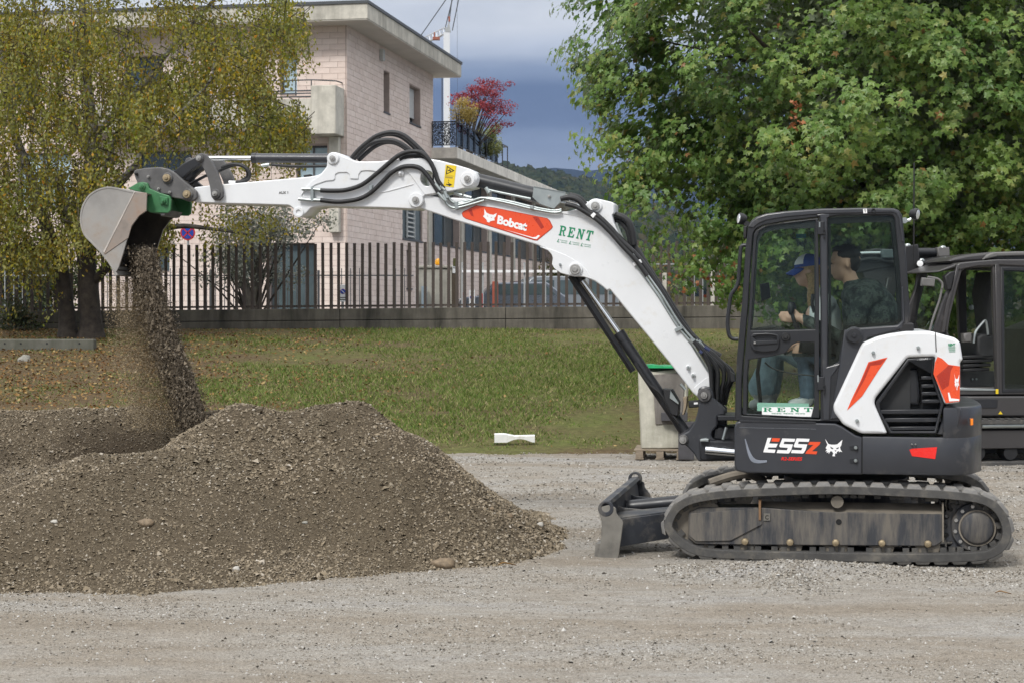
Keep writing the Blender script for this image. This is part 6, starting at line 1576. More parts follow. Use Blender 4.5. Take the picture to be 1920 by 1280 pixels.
# hanging: leaf tip points down the slope of the blade
R = look_rot(nrm, PI + rng.normal(0, .7, nL))
sz = rng.uniform(.085, .180, nL)
vis = np.einsum('ij,j->i', out_, np.array([0, -1, 0])) + rng.random(nL) * .2 - np.abs(pos[:, 2] + tz - 4.5) * .05
ordv = np.argsort(-vis); big = ordv[:280]; rest = ordv[280:]
rel = np.linalg.norm((pos - C0) / np.array([RX, RY, RZ_]), axis=1)
fine_ = rest[(rel[rest] > .76) & (out_[rest, 1] < .35) & (pos[rest, 2] + tz < 8.0)]
coarse = np.setdiff1d(rest, fine_)
fine_ = rng.permutation(fine_)[:50000]
tag(link('crown', scatter_mesh('crown', LV, LF, pos[fine_], sz[fine_], R[fine_], .12), mapr, mat=m_maple), kind='stuff')
BV0 = np.array([(0, .62, 0), (.45, .08, .04), (0, -.4, -.04), (-.45, .08, .04)])
tag(link('inner_crown', scatter_mesh('inner_crown', BV0, [(0, 1, 2), (0, 2, 3)], pos[coarse], sz[coarse] * 1.05, R[coarse], .12), mapr, mat=m_maple), kind='stuff')
nf = 70000; df = rng.normal(0, 1, (nf, 3)); df /= np.linalg.norm(df, axis=1, keepdims=True)
pf = df * (rng.uniform(.30, .74, nf) * crown_r(df))[:, None] * np.array([RX, RY, RZ_]) + C0; kf_ = (pf[:, 2] > 1.6) & (pf[:, 2] + tz < 9.5); pf = pf[kf_]; nf = len(pf)
tag(link('shade_leaves', scatter_mesh('shade_leaves', BV0, [(0, 1, 2), (0, 2, 3)], pf, rng.uniform(.07, .13, nf), look_rot(rng.normal(0, .7, (nf, 3)) + df[kf_] * .8 + np.array([0, 0, .4]), rng.uniform(0, 6.3, nf)), .1), mapr, mat=m_maple), kind='stuff')
lm = [scatter_mesh('leaf', LV, LF, np.zeros((1, 3)), np.ones(1), None, .12) for _ in range(4)]
for m_ in lm: m_.materials.append(m_maple)
for j, i in enumerate(big):
    o_ = link('leaf', lm[j % 4], mapr); M = Matrix(R[i].tolist()).to_4x4(); M = Matrix.Translation(pos[i]) @ M @ Matrix.Scale(sz[i] * 1.05, 4); o_.matrix_local = M
mb = MB(); mb.tube(smooth([(0, 0, -.3), (.03, .02, .8), (-.02, .05, 2.2), (.05, 0, 4.0), (0, .1, 6.5), (.1, 0, 9)], 5), .3, 12, True, list(np.linspace(.34, .07, 26)))
trk = mb.obj('trunk', m_bark, mapr, ang=70)
mb = MB()
for k in range(34):
    i = random.randrange(len(cl)); t = Vector(cl[i]) * .95; h = min(max(1.6, t.z * random.uniform(.45, .7)), 8)
    a_ = Vector((0, 0, h)); mid = (a_ + t) / 2 + Vector((random.gauss(0, .2), random.gauss(0, .2), .35))
    mb.tube(smooth([a_, mid, t], 4), .05, 5, True, list(np.linspace(.065, .010, 9)))
mb.obj('limbs', m_bark, mapr, ang=70)
# red-brown dead sprig
qs = at_y(1492, 218, 25.2); pp = np.array([[qs.x + random.gauss(0, .05), 25.2 + random.gauss(0, .06), qs.z + random.gauss(0, .16)] for _ in range(26)]) - np.array([tb.x, MY, tz])
tag(link('dead_sprig', scatter_mesh('dead_sprig', LV, LF, pp, rng.uniform(.07, .12, 26), look_rot(rng.normal(0, 1, (26, 3)), rng.uniform(0, 6, 26))), mapr, mat=leaf_mat('dead leaf', [(0, (.25, .08, .03)), (1, (.38, .16, .07))], None, .15)), kind='stuff')
# red leafed twigs low on the left
q = at_y(1300, 512, 27.2); nn = 46; pp = np.array([[q.x + random.gauss(0, .34), 27.2 + random.gauss(0, .2), q.z + random.gauss(0, .17)] for _ in range(nn)]) - np.array([tb.x, MY, tz])
tag(link('red_leaves', scatter_mesh('red_leaves', LV, LF, pp, rng.uniform(.07, .11, nn), look_rot(rng.normal(0, 1, (nn, 3)) + np.array([0, -.6, .5]), rng.uniform(0, 6, nn))), mapr, mat=leaf_mat('reddened leaf', [(0, (.16, .035, .02)), (1, (.24, .10, .03))], None, .2)), kind='stuff')

# --- the birch on the left
BY = 37.6
q = at_y(152, 612, BY); bz_ = float(bank_z(np.array([q.x]), np.array([BY]))[0])
bir = empty('birch_tree', (q.x, BY, bz_), label='yellowing birch with twin dark trunks on the grass in front of the wall', cat='tree')
def bp(px, py, dy=0.0):
    v = at_y(px, py, BY + dy); return Vector((v.x - q.x, dy, v.z - bz_))
mb = MB()
def limb(pts, r0, r1, n=10):
    p = smooth([bp(*a_) for a_ in pts], 6); rr = np.linspace(r0, r1, len(p))
    if pts[0][1] > 600: rr[:10] *= 1 + .75 * np.linspace(1, 0, 10) ** 2
    mb.tube(p, r0, n, True, list(rr))
limb([(128, 652), (127, 615), (122, 560), (112, 490), (85, 420), (60, 340), (20, 220), (0, 60)], .21, .06)
limb([(170, 652), (171, 615), (168, 560), (164, 500), (150, 455), (120, 390), (108, 330)], .27, .10)
limb([(160, 500), (168, 420), (168, 340), (176, 270), (168, 200), (160, 100), (150, -60)], .20, .06)
limb([(255, 310, -1.2), (268, 280, -1.2), (310, 240, -1.2), (360, 190, -1.2), (395, 150, -1.2), (402, 110, -1.2)], .055, .02, 7)
limb([(165, 400), (210, 360, -.7), (255, 310, -1.2)], .13, .07, 7)
limb([(165, 540, 0), (210, 490, -.1), (260, 450, -.2), (330, 425, -.3), (400, 430, -.3), (470, 440, -.3)], .12, .02, 7)
limb([(110, 480), (40, 460, -.3), (-10, 480, -.3)], .09, .03, 7)
limb([(168, 300), (120, 200, .3), (100, 120, .3), (60, 0, .3)], .08, .03, 7)
limb([(172, 260), (260, 170, .4), (330, 80, .4), (420, -20, .4)], .09, .03, 7)
limb([(120, 400), (190, 330), (230, 200), (240, 60)], .08, .03, 7)
mb.obj('trunk', m_birch, bir, ang=70)
m_bleaf = leaf_mat('birch leaf', clump=(1.0, (1.95, 1.38, .95), (.88, 1.02, .9)), stops=[(0, (0.135, 0.160, 0.018)), (0.45, (0.220, 0.245, 0.028)), (0.80, (0.285, 0.290, 0.036)), (0.93, (0.30, 0.245, 0.040)), (0.98, (0.42, 0.28, 0.04)), (1, (0.46, 0.24, 0.04))], back=(0.24, 0.25, 0.10), trans=0.42, rough=0.5, spec=0.3)
pos, nrmL = [], []; twg = MB()
def strand(px, py, dy, L, nlf, sway):
    p0 = bp(px, py, dy); a = random.uniform(0, 2*PI)
    if random.random() < .28: twg.tube([p0 + Vector((-.25 * math.cos(a) - .1, -.2 * math.sin(a), .12)), p0, p0 + Vector((sway * .5 * math.cos(a), sway * .5 * math.sin(a), -L * .5)), p0 + Vector((sway * math.cos(a), sway * math.sin(a), -L))], .008, 3, False, [.012, .009, .006, .003])
    for k in range(nlf):
        t = k / nlf; x_ = p0.x + sway * t * math.cos(a) + random.gauss(0, .07); y_ = p0.y + sway * t * math.sin(a) + random.gauss(0, .07)
        pos.append((x_, y_, p0.z - L * t + random.gauss(0, .03)))
n_s = 0
while n_s < 5400:
    px, py = random.uniform(-110, 600), random.uniform(-330, 500)
    top_lim = 545 + 30 * math.sin(py * .035) + 20 * math.sin(py * .011 + 2) + (25 if 180 < py < 300 else 0)
    if px > top_lim: continue
    # lower outline of the crown
    low = 300 if px > 250 else 430
    if px > 470: low = 265
    if px < 120: low = 470
    if 225 < px < 420 and 225 < py: low = 250
    if py > low: continue
    if py < 0 and random.random() < .45: continue
    dens = mnoise.noise(Vector((px * .011, py * .014, 3.3)))
    if random.random() > .62 + dens * 1.0: continue
    half = 3.6 * math.sqrt(max(0.05, 1 - ((px - 210) / 430) ** 2))
    dy = random.uniform(-half, half) * (1 if random.random() < .6 else .5)
    strand(px, py, dy, random.uniform(.35, 1.15), random.randint(14, 30), random.uniform(0, .22)); n_s += 1
for _ in range(420):        # low twig sprays right of the bucket and by the trunk
    px, py = random.choice([(random.gauss(420, 70), random.gauss(408, 22)), (random.gauss(40, 60), random.gauss(450, 45)), (random.gauss(300, 14), random.gauss(425, 18)), (random.gauss(150, 40), random.gauss(380, 40))])
    if abs(px - 352) < 30 and 385 < py < 458 and random.random() < .88: continue
    strand(px, py, random.gauss(-.3, .5), random.uniform(.2, .5), 14, .15)
tag(twg.obj('twigs', m_bark, bir, ang=70), kind='stuff')
pos = np.array(pos); nL = len(pos)
BV = np.array([(0, .62, 0), (.33, .08, .04), (0, -.5, -.04), (-.33, .08, .04)])
me = scatter_mesh('crown', BV, [(0, 1, 2), (0, 2, 3)], pos, rng.uniform(.055, .095, nL), look_rot(rng.normal(0, 1, (nL, 3)) + np.array([0, -.3, .35]), PI + rng.normal(0, .6, nL)), .1)
tag(link('crown', me, bir, mat=m_bleaf), kind='stuff')

# --- other plants
def bush(name, centre, r, n, size, mat, label, cat, shape=BV, faces=((0, 1, 2), (0, 2, 3)), trunk=None, drop=0.0, tw=0):
    """leafy plant: clumps of leaves round given clump centres, with a stem"""
    c = np.array(centre, float); base = c[0] * 0 + np.array(trunk if trunk else c.mean(0))
    root = empty(name, tuple(base), label=label, cat=cat)
    k = rng.integers(0, len(c), n); off = rng.normal(0, 1, (n, 3)); off /= np.linalg.norm(off, axis=1, keepdims=True); off *= rng.random((n, 1)) ** .4 * np.asarray(r)[None]
    p = c[k] + off - base; p[:, 2] -= drop * rng.random(n)
    tag(link('foliage', scatter_mesh('foliage', shape, list(faces), p, rng.uniform(.7, 1.3, n) * size, look_rot(off / np.asarray(r) + rng.normal(0, .6, (n, 3)) + np.array([0, -.2, .5]), rng.uniform(0, 6.3, n)), .1), root, mat=mat), kind='stuff')
    mb = MB()
    for cc_ in c[:: max(1, len(c) // (tw or 12))]:
        t = Vector(cc_ - base); mb.tube(smooth([Vector((0, 0, 0)), t * .5 + Vector((random.gauss(0, .08), random.gauss(0, .08), .1)), t], 4), .03, 5, True, list(np.linspace(.035, .008, 9)))
    mb.obj('stem', m_bark, root, ang=70)
    return root
oc = [at_y(random.gauss(510, 45), random.gauss(435, 30), 43.5 + random.gauss(0, .8)) for _ in range(60)] + [at_y(random.gauss(455, 30), random.gauss(470, 35), 43.5 + random.gauss(0, .6)) for _ in range(26)] + [at_y(random.uniform(420, 560), random.uniform(500, 530), 43.5) for _ in range(10)]
m_olive = leaf_mat('olive leaf', [(0, (0.12, 0.132, 0.085)), (0.6, (0.19, 0.20, 0.135)), (1, (0.30, 0.305, 0.23))], (0.36, 0.37, 0.32), 0.15, .5, .3)
ob_ = at_y(472, 590, 43.5)
olive = bush('olive_tree', [tuple(v) for v in oc], (.32, .32, .30), 9500, .070, m_olive, 'grey green olive tree with a gnarled trunk behind the fence, right of the birch', 'tree', trunk=(ob_.x, 43.5, GZ), tw=20)
mb = MB()
for pts, r in (([(470, 590), (466, 560), (458, 530), (440, 505), (425, 480)], .14), ([(474, 590), (480, 550), (478, 515), (490, 480), (510, 440)], .15), ([(478, 540), (492, 515), (500, 500)], .08)):
    p = smooth([Vector(at_y(a_, c_, 43.5)) - Vector((ob_.x, 43.5, GZ)) for a_, c_ in pts], 5); mb.tube(p, r, 8, True, list(np.linspace(r, r * .45, len(p))))
mb.obj('trunk', pmat('olive bark', (.17, .15, .125), .95, var=.5, vs=6, bump=.6, bs=20), olive, ang=70)
# red maple and yellow shrub on the terrace
def on_ter(px, py, v=15.5): 
    d_ = ray(px, py); o_ = EYE - B.o; t_ = (v - o_.dot(B.L)) / d_.dot(B.L); return EYE + d_ * t_
m_redl = leaf_mat('red maple leaf', [(0, (0.16, 0.018, 0.025)), (0.6, (0.27, 0.030, 0.042)), (1, (0.40, 0.075, 0.08))], None, .3, .5, .3)
rc = [on_ter(px, py, 16.5 + random.gauss(0, .4)) for px, py in [(random.gauss(915, 16), random.gauss(178, 14)) for _ in range(26)] + [(random.gauss(882, 14), random.gauss(183, 6)) for _ in range(12)] + [(random.gauss(925, 12), random.gauss(215, 14)) for _ in range(16)] + [(905, 158), (912, 162), (940, 165), (946, 193), (940, 235), (902, 152)]]
bush('red_maple', [tuple(v) for v in rc], (.34, .34, .16), 4200, .085, m_redl, 'small red leafed maple in a pot on the building terrace', 'tree', LV, LF, trunk=tuple(B.world((.5, 16.5, TERZ))), tw=26)
m_yel = leaf_mat('yellow shrub leaf', [(0, (0.30, 0.22, 0.05)), (1, (0.50, 0.38, 0.10))], None, .3, .5)
yc = [on_ter(random.gauss(872, 11), random.gauss(212, 11), 14.6 + random.gauss(0, .3)) for _ in range(34)]
bush('yellow_shrub', [tuple(v) for v in yc], (.22, .22, .26), 3600, .055, m_yel, 'yellow leaved shrub on the terrace, left of the red maple', 'shrub', trunk=tuple(B.world((.55, 14.6, TERZ))))
m_bam = leaf_mat('pale green bamboo leaf', [(0, (0.12, 0.15, 0.045)), (1, (0.26, 0.27, 0.09))], None, .3, .5)
gc_ = [on_ter(random.gauss(915, 13), random.uniform(232, 285), 19.5 + random.gauss(0, .5)) for _ in range(40)]
bush('bamboo_shrub', [tuple(v) for v in gc_], (.2, .2, .3), 4200, .07, m_bam, 'pale green feathery shrub behind the terrace railing, below the red maple', 'shrub', trunk=tuple(B.world((.45, 19.5, TERZ))))
m_ivy = leaf_mat('ivy leaf', [(0, (.03, .045, .014)), (.8, (.07, .085, .025)), (1, (.18, .12, .04))], None, .2, .5)
ic = [at_y(random.gauss(30, 22), random.gauss(598, 12), 39.4 + random.gauss(0, .15)) for _ in range(26)]
bush('ivy_bush', [tuple(v) for v in ic], (.25, .2, .2), 2200, .06, m_ivy, 'low dark shrub leaning on the wall at the left edge', 'shrub', trunk=tuple(at_y(30, 612, 39.4)))
hc = [at_y(random.uniform(-60, 150), random.gauss(540, 30), 48.5 + random.gauss(0, .4)) for _ in range(70)]
bush('dark_hedge', [tuple(v) for v in hc], (.5, .5, .5), 9000, .09, m_ivy, 'dark hedge behind the grey railing at the far left', 'hedge', trunk=tuple(at_y(50, 590, 48.5)))
vc = [at_y(random.uniform(1020, 1250), random.gauss(520, 22), 92 + random.gauss(0, 1)) for _ in range(60)]
bush('roadside_shrub', [tuple(v) for v in vc], (1.1, 1.1, .9), 7000, .16, leaf_mat('yellow green leaf', [(0, (.06, .075, .02)), (.7, (.13, .13, .035)), (1, (.28, .24, .07))], None, .25, .5), 'yellow green roadside trees behind the parked cars', 'shrub', trunk=tuple(at_y(1120, 590, 92)))
# ================================================================== gravel falling from the bucket
tipx = [(266, 470, 40), (283, 560, 42), (311, 650, 44), (341, 730, 44), (364, 803, 44)]
LM = 1.05
def stream(n, wf, lo, hi, size, off=(0, 0), p0=0.0, name='falling_gravel'):
    t = rng.uniform(p0, 1, n); ys = np.interp(t, np.linspace(0, 1, len(tipx)), [q[1] for q in tipx]); xs = np.interp(t, np.linspace(0, 1, len(tipx)), [q[0] for q in tipx]); ws = np.interp(t, np.linspace(0, 1, len(tipx)), [q[2] for q in tipx])
    g = rng.normal(0, 1, n); g = np.where((g < lo) | (g > hi), rng.uniform(lo * .7, hi * .7, n), g); px = xs + off[0] + off[1] * t + g * ws * wf
    la = LM + rng.normal(0, .15, n); pts = np.array([E.world(E.P(a, c, l)) for a, c, l in zip(px, ys + rng.normal(0, 6, n), la)])
    s = size * np.exp(rng.normal(0, .5, n))
    return pts, s
root = empty('falling_gravel', tuple(E.world(E.P(352, 800, LM))), label='brown stream of gravel and dust falling from the tipped bucket onto the heap', cat='gravel')
rl = np.array(root.location)
m_fall_g = stone_mat('falling stones', [(0, (0.06, 0.046, 0.033)), (0.5, (0.105, 0.082, 0.058)), (0.92, (0.16, 0.128, 0.092)), (1, (0.30, 0.26, 0.21))], 0.2)
p, s = stream(30000, .36, -2.0, 1.9, .0058)
tag(link('stones', scatter_mesh('stones', TET_V, TET_F, p - rl, s[:, None] * np.array([.8, .8, 1.9]) * rng.uniform(.7, 1.4, (len(p), 3)), rotmats(len(p), .35), .25), root, mat=m_fall_g), kind='stuff')
p, s = stream(16000, .24, -2.0, 2.0, .0062, (4, 4)); tag(link('core_stones', scatter_mesh('core_stones', TET_V, TET_F, p - rl, s[:, None] * rng.uniform(.7, 1.4, (len(p), 3)), rotmats(len(p)), .25), root, mat=m_fall_g), kind='stuff')
p, s = stream(40000, .50, -2.6, 2.0, .0042)
tag(link('grit', scatter_mesh('grit', TRI_V, TRI_F, p - rl, s[:, None] * np.array([1, 1, 2.2]), rotmats(len(p), .3), .2), root, mat=m_fall_g), kind='stuff')
m_dust = stone_mat('dust grains', [(0, (0.19, 0.145, 0.085)), (1, (0.33, 0.26, 0.165))], 0.2)
p, s = stream(110000, .80, -2.0, 1.3, .0025, (-12, -52), .16)
tag(link('fine_dust', scatter_mesh('fine_dust', TRI_V, TRI_F, p - rl, s[:, None] * np.array([1, 1, 2.6]), rotmats(len(p), .3), .2), root, mat=m_dust), kind='stuff')
# ================================================================== people in the cab
def body_mesh(chains, blobs, voxel=.011, smooth_it=3):
    """one continuous skin: tapered limbs and masses fused by a voxel remesh"""
    mb = MB()
    for pts, rs in chains:
        pts = [Vector(p) for p in pts]
        if len(rs) == 2 and len(pts) > 2: rs = list(np.linspace(rs[0], rs[1], len(pts)))
        mb.tube(pts, .05, 10, True, rs)
        for p, r in zip(pts, rs): mb.blob(p, r, 10, 7)
    for b_ in blobs: mb.blob(b_[0], b_[1], 16, 12, 0, b_[2] if len(b_) > 2 else None)
    me = mb.mesh('body'); ob = bpy.data.objects.new('tmp', me); COL.objects.link(ob)
    md = ob.modifiers.new('r', 'REMESH'); md.mode = 'VOXEL'; md.voxel_size = voxel
    ms = ob.modifiers.new('s', 'SMOOTH'); ms.iterations = smooth_it; ms.factor = .5
    dg = bpy.context.evaluated_depsgraph_get(); out = bpy.data.meshes.new_from_object(ob.evaluated_get(dg))
    bpy.data.objects.remove(ob); out.shade_smooth(); return out
def assign(me, mats, fn):
    for m_ in mats: me.materials.append(m_)
    n = len(me.polygons); c = np.empty(n * 3, np.float32); me.polygons.foreach_get('center', c); c = c.reshape(-1, 3)
    me.polygons.foreach_set('material_index', np.asarray(fn(c), np.int32)); me.update()
m_skin = pmat('skin', (0.56, 0.34, 0.245), 0.5, var=.08, vs=20)
m_jean = pmat('blue jeans', (0.085, 0.125, 0.17), 0.9, var=.35, vs=16, bump=.6, bs=22)
m_jeanl = pmat('pale blue jeans', (0.27, 0.37, 0.42), 0.9, var=.3, vs=14, bump=.6, bs=20)
m_shoe = pmat('white trainers', (.62, .62, .60), .6, var=.1)
m_camo, N, b, o = newmat('dark camouflage jacket')
co = N.coord('Object'); c = N.ramp(N.noise(11, 5, .65, vec=co), [(0, (.014, .019, .020)), (.42, (.030, .042, .040)), (.5, (.075, .092, .082)), (.58, (.036, .046, .050)), (.66, (.12, .135, .13)), (.8, (.018, .022, .026))], 'CONSTANT')
N.l(c, b.inputs['Base Color']); b.inputs['Roughness'].default_value = .85; N.l(N.bump(N.noise(14, 4, vec=co), .5, .03), b.inputs['Normal'])
m_hairb = pmat('black hair', (.012, .010, .009), .6, var=.4, vs=60, bump=.6, bs=120)
m_hairl = pmat('blond hair', (.36, .24, .11), .6, var=.4, vs=60, bump=.5, bs=120)
m_vest = pmat('white shirt', (.62, .66, .66), .8, var=.1)
m_cap = pmat('blue cap', (.02, .06, .30), .7, var=.1); m_capw = pmat('white cap panel', (.72, .72, .72), .7, var=.05)
m_lip = pmat('lips', (.36, .12, .10), .5); m_eye = pmat('dark eye', (.02, .015, .012), .2)
def hand(wr, dirv, palm, side=1, ln=.19):
    """palm, four curled fingers and a thumb as tapered chains; dirv points along the hand, palm out of the palm"""
    d = Vector(dirv).normalized(); n = Vector(palm).normalized(); s = d.cross(n).normalized() * side
    ch = [([wr, wr + d * .045, wr + d * .085], [.026, .032, .030])]
    for k, (o_, L, cu) in enumerate(((-.033, .070, .35), (-.011, .080, .30), (.011, .075, .36), (.031, .060, .45))):
        a0 = wr + d * .07 + s * o_; a1 = a0 + d * .035; p1 = a1 + (d * math.cos(cu) + n * math.sin(cu)) * L * .45; p2 = p1 + (d * math.cos(cu * 2.0) + n * math.sin(cu * 2.0)) * L * .32; p3 = p2 + (d * math.cos(cu * 2.8) + n * math.sin(cu * 2.8)) * L * .25
        ch.append(([wr + d * .03 + s * o_ * .6, a0, a1, p1, p2, p3], [.013, .0125, .0105, .0095, .0088, .0078]))
    t0 = wr + d * .02 - s * .022; ch.append(([t0, t0 - s * .028 + d * .028, t0 - s * .042 + d * .058 + n * .012, t0 - s * .040 + d * .082 + n * .022], [.017, .0135, .011, .009]))
    return ch
def head_shapes(c, fw, up, s=1.0):
    """skull, jaw, nose, brow, ears, neck root; fw is where the face looks"""
    fw = Vector(fw).normalized(); up = (Vector(up) - fw * Vector(up).dot(fw)).normalized(); rt = fw.cross(up)
    M = Matrix((fw, rt, up)).transposed()
    q = lambda f, r, u: Vector(c) + (fw * f + rt * r + up * u) * s
    bl = [(q(-.012, 0, .022), (.098 * s, .076 * s, .095 * s), M), (q(.030, 0, -.040), (.062 * s, .058 * s, .078 * s), M), (q(.046, 0, -.082), (.038 * s, .040 * s, .030 * s), M)]
    bl += [(q(.094, 0, -.022), (.020 * s, .013 * s, .020 * s), M), (q(.080, 0, .016), (.018 * s, .045 * s, .012 * s), M), (q(.083, 0, -.060), (.012 * s, .024 * s, .010 * s), M)]
    bl += [(q(-.012, r * .078, -.012), (.016 * s, .010 * s, .030 * s), M) for r in (-1, 1)]
    return bl, q, M
def lp(px, py, la): return E.P(px, py, la)
# ---- man in a camouflage jacket on the operator seat
man = empty('person', tuple(E.world(lp(1610, 700, .46))), -TH, label='dark haired man in a dark camouflage jacket and jeans seated at the controls', cat='person')
mo = lp(1610, 700, .46)
def mm(px, py, la): return lp(px, py, la) - mo
hc_ = mm(1583, 493, .44); hb, hq, hM = head_shapes(hc_, (-1, -.10, -.10), (0, 0, 1), 1.12)
hip = mm(1612, 690, .46); chest = mm(1618, 580, .46); nk = mm(1602, 538, .45)
wr = mm(1503, 597, .33)
chains = [([hip, mm(1626, 640, .46), mm(1628, 580, .46)], [.18, .185, .20]), ([nk + Vector((0, 0, -.03)), hc_ + Vector((.02, 0, -.06))], [.062, .058]),
          ([mm(1618, 556, .29), mm(1606, 604, .25), mm(1590, 640, .25), mm(1550, 622, .28), mm(1515, 603, .325), wr], [.088, .072, .066, .060, .046, .036]),
          ([mm(1618, 556, .63), mm(1606, 610, .68), mm(1588, 640, .67), mm(1550, 640, .64), mm(1520, 648, .60)], [.088, .072, .064, .052, .038]),
          ([mm(1610, 695, .38), mm(1550, 672, .36), mm(1505, 662, .36), mm(1512, 700, .37), mm(1516, 745, .38)], [.105, .092, .080, .066, .056]),
          ([mm(1610, 695, .56), mm(1550, 672, .58), mm(1508, 662, .58), mm(1512, 700, .58), mm(1514, 745, .58)], [.105, .092, .080, .066, .056]),
          ([mm(1516, 752, .38), mm(1488, 757, .38)], [.045, .040]), ([mm(1514, 752, .58), mm(1486, 757, .58)], [.045, .040])]
chains += hand(wr + Vector((-.005, 0, 0)), (-1, .05, .10), (.15, 1, -.12), 1); chains += hand(mm(1514, 650, .595), (-1, 0, -.1), (0, 0, -1), -1)
blobs = hb + [(mm(1622, 556, .46), (.18, .25, .12)), (mm(1656, 598, .46), (.12, .20, .21)), (mm(1626, 540, .46), (.12, .17, .07))]
me = body_mesh(chains, blobs, .0088, 2)
Hp = np.array(hc_)
def fnm(c):
    r = np.zeros(len(c), int); z = c[:, 2]; x = c[:, 0]
    r[:] = 0
    leg = (z < hip.z + .09) & (x < hip.x + .12) & (z < mm(1560, 652, .4).z); r[leg] = 1
    r[z < mm(1500, 746, .4).z] = 3
    head = (np.linalg.norm((c - Hp) / np.array([.15, .13, .165]), axis=1) < 1) ; r[head] = 2
    hnd = x < mm(1506, 600, .33).x; r[hnd & (z > mm(1500, 660, .4).z)] = 2
    return r
assign(me, [m_camo, m_jean, m_skin, m_shoe], fnm); link('body', me, man)
mb = MB(); mb.blob(hq(-.022, 0, .050), (.100, .087, .082), 22, 16, .10, hM); mb.blob(hq(.030, 0, .094), (.050, .064, .026), 14, 9, .15, hM)
mb.blob(hq(-.052, 0, .004), (.062, .084, .082), 14, 10, .15, hM)
hr = mb.obj('hair', m_hairb, man, ang=80)
mb = MB()
for r_ in (-1, 1): mb.blob(hq(.088, r_ * .032, .002), (.008, .012, .006), 8, 6, 0, hM)
mb.obj('eyes', m_eye, man)
mb = MB(); mb.lathe(nk + Vector((0.01, 0, -.02)), (-.15, 0, 1), [(-.03, .10), (.01, .092), (.05, .085), (.07, .082), (.065, .075)], 20); mb.obj('collar', m_camo, man)
# ---- woman in a blue cap beyond him
wom = empty('person', tuple(E.world(lp(1560, 690, .80))), -TH, label='blonde woman in a blue and white cap, white top and pale jeans, inside the cab', cat='person')
wo = lp(1560, 690, .80)
def wm(px, py, la): return lp(px, py, la) - wo
hc_w = wm(1513, 509, .78); hb, wq, wM = head_shapes(hc_w, (-1, -.08, -.12), (0, 0, 1), .98)
hip = wm(1558, 682, .80)
chains = [([hip, wm(1552, 635, .80), wm(1545, 590, .79)], [.14, .125, .13]), ([wm(1532, 560, .79), hc_w + Vector((.02, 0, -.05))], [.05, .047]),
          ([wm(1543, 568, .66), wm(1540, 610, .63), wm(1520, 640, .66), wm(1490, 640, .70), wm(1465, 636, .72)], [.062, .052, .045, .036, .028]),
          ([wm(1543, 568, .93), wm(1540, 610, .96), wm(1520, 640, .93), wm(1490, 645, .90), wm(1465, 640, .88)], [.062, .052, .045, .036, .028]),
          ([wm(1556, 690, .72), wm(1500, 668, .70), wm(1455, 652, .70), wm(1440, 690, .70), wm(1428, 725, .70)], [.10, .092, .085, .088, .105]),
          ([wm(1556, 690, .88), wm(1505, 668, .90), wm(1462, 655, .90), wm(1450, 690, .90), wm(1440, 728, .90)], [.10, .092, .082, .085, .10]),
          ([wm(1440, 735, .70), wm(1436, 752, .70), wm(1412, 758, .70)], [.045, .042, .038]), ([wm(1450, 738, .90), wm(1446, 752, .90), wm(1424, 758, .90)], [.045, .042, .038])]
chains += hand(wm(1468, 636, .72), (-1, 0, 0), (0, 0, -1), 1) + hand(wm(1468, 640, .88), (-1, 0, 0), (0, 0, -1), -1)
me = body_mesh(chains, hb + [(wm(1545, 572, .79), (.10, .17, .09)), (wm(1535, 590, .79), (.10, .14, .09))], .0105)
Hw = np.array(hc_w)
def fnw(c):
    r = np.zeros(len(c), int); z = c[:, 2]; x = c[:, 0]
    r[(z < hip.z + .07) & (z < wm(1500, 650, .8).z)] = 1
    r[z < wm(1440, 738, .8).z] = 3
    r[np.linalg.norm((c - Hw) / np.array([.15, .12, .16]), axis=1) < 1] = 2
    r[(x < wm(1520, 0, .8).x) & (z > wm(1490, 652, .8).z) & (z < wm(1490, 560, .8).z)] = 2
    return r
assign(me, [m_vest, m_jeanl, m_skin, m_shoe], fnw); link('body', me, wom)
mb = MB(); mb.blob(wq(-.03, 0, .03), (.092, .084, .088), 16, 10, .1, wM)
mb.tube(smooth([wq(-.04, .04, -.02), wq(-.045, .05, -.10), wq(-.02, .055, -.20), wq(.0, .055, -.28)], 5), .05, 10, True, list(np.linspace(.062, .022, 16)))
mb.tube(smooth([wq(-.03, -.055, -.02), wq(-.03, -.065, -.10), wq(-.0, -.065, -.20), wq(.01, -.06, -.27)], 5), .05, 10, True, list(np.linspace(.050, .018, 16)))
mb.obj('hair', m_hairl, wom, ang=80)
mb = MB(); vs = []; n1 = 20
for i in range(7):
    th = (PI / 2) * i / 6
    for j in range(n1):
        ph = 2*PI*j/n1; vs.append(wq(-.018 + .112 * math.sin(th) * math.cos(ph), .098 * math.sin(th) * math.sin(ph), .038 + .098 * math.cos(th)))
mb.add(vs, [(i*n1 + j, i*n1 + (j+1) % n1, (i+1)*n1 + (j+1) % n1, (i+1)*n1 + j) for i in range(6) for j in range(n1)])
cap = mb.obj('cap', m_cap, wom, ang=80)
mb = MB(); vs = []
for i, f in enumerate((.070, .12, .165)):
    for j in range(9):
        a_ = (j - 4) / 4; vs.append(wq(f - .05 * a_ * a_ * (1.2 if i else .9), a_ * .082, .046 - .030 * i * .7 - .022 * a_ * a_))
mb.add(vs + [v + Vector((0, 0, -.006)) for v in vs], [(9*i + j, 9*i + j + 1, 9*i + j + 10, 9*i + j + 9) for i in range(2) for j in range(8)] + [(27 + 9*i + j + 9, 27 + 9*i + j + 10, 27 + 9*i + j + 1, 27 + 9*i + j) for i in range(2) for j in range(8)]); mb.obj('cap_peak', m_cap, wom, ang=80)
mb = MB(); vs = []
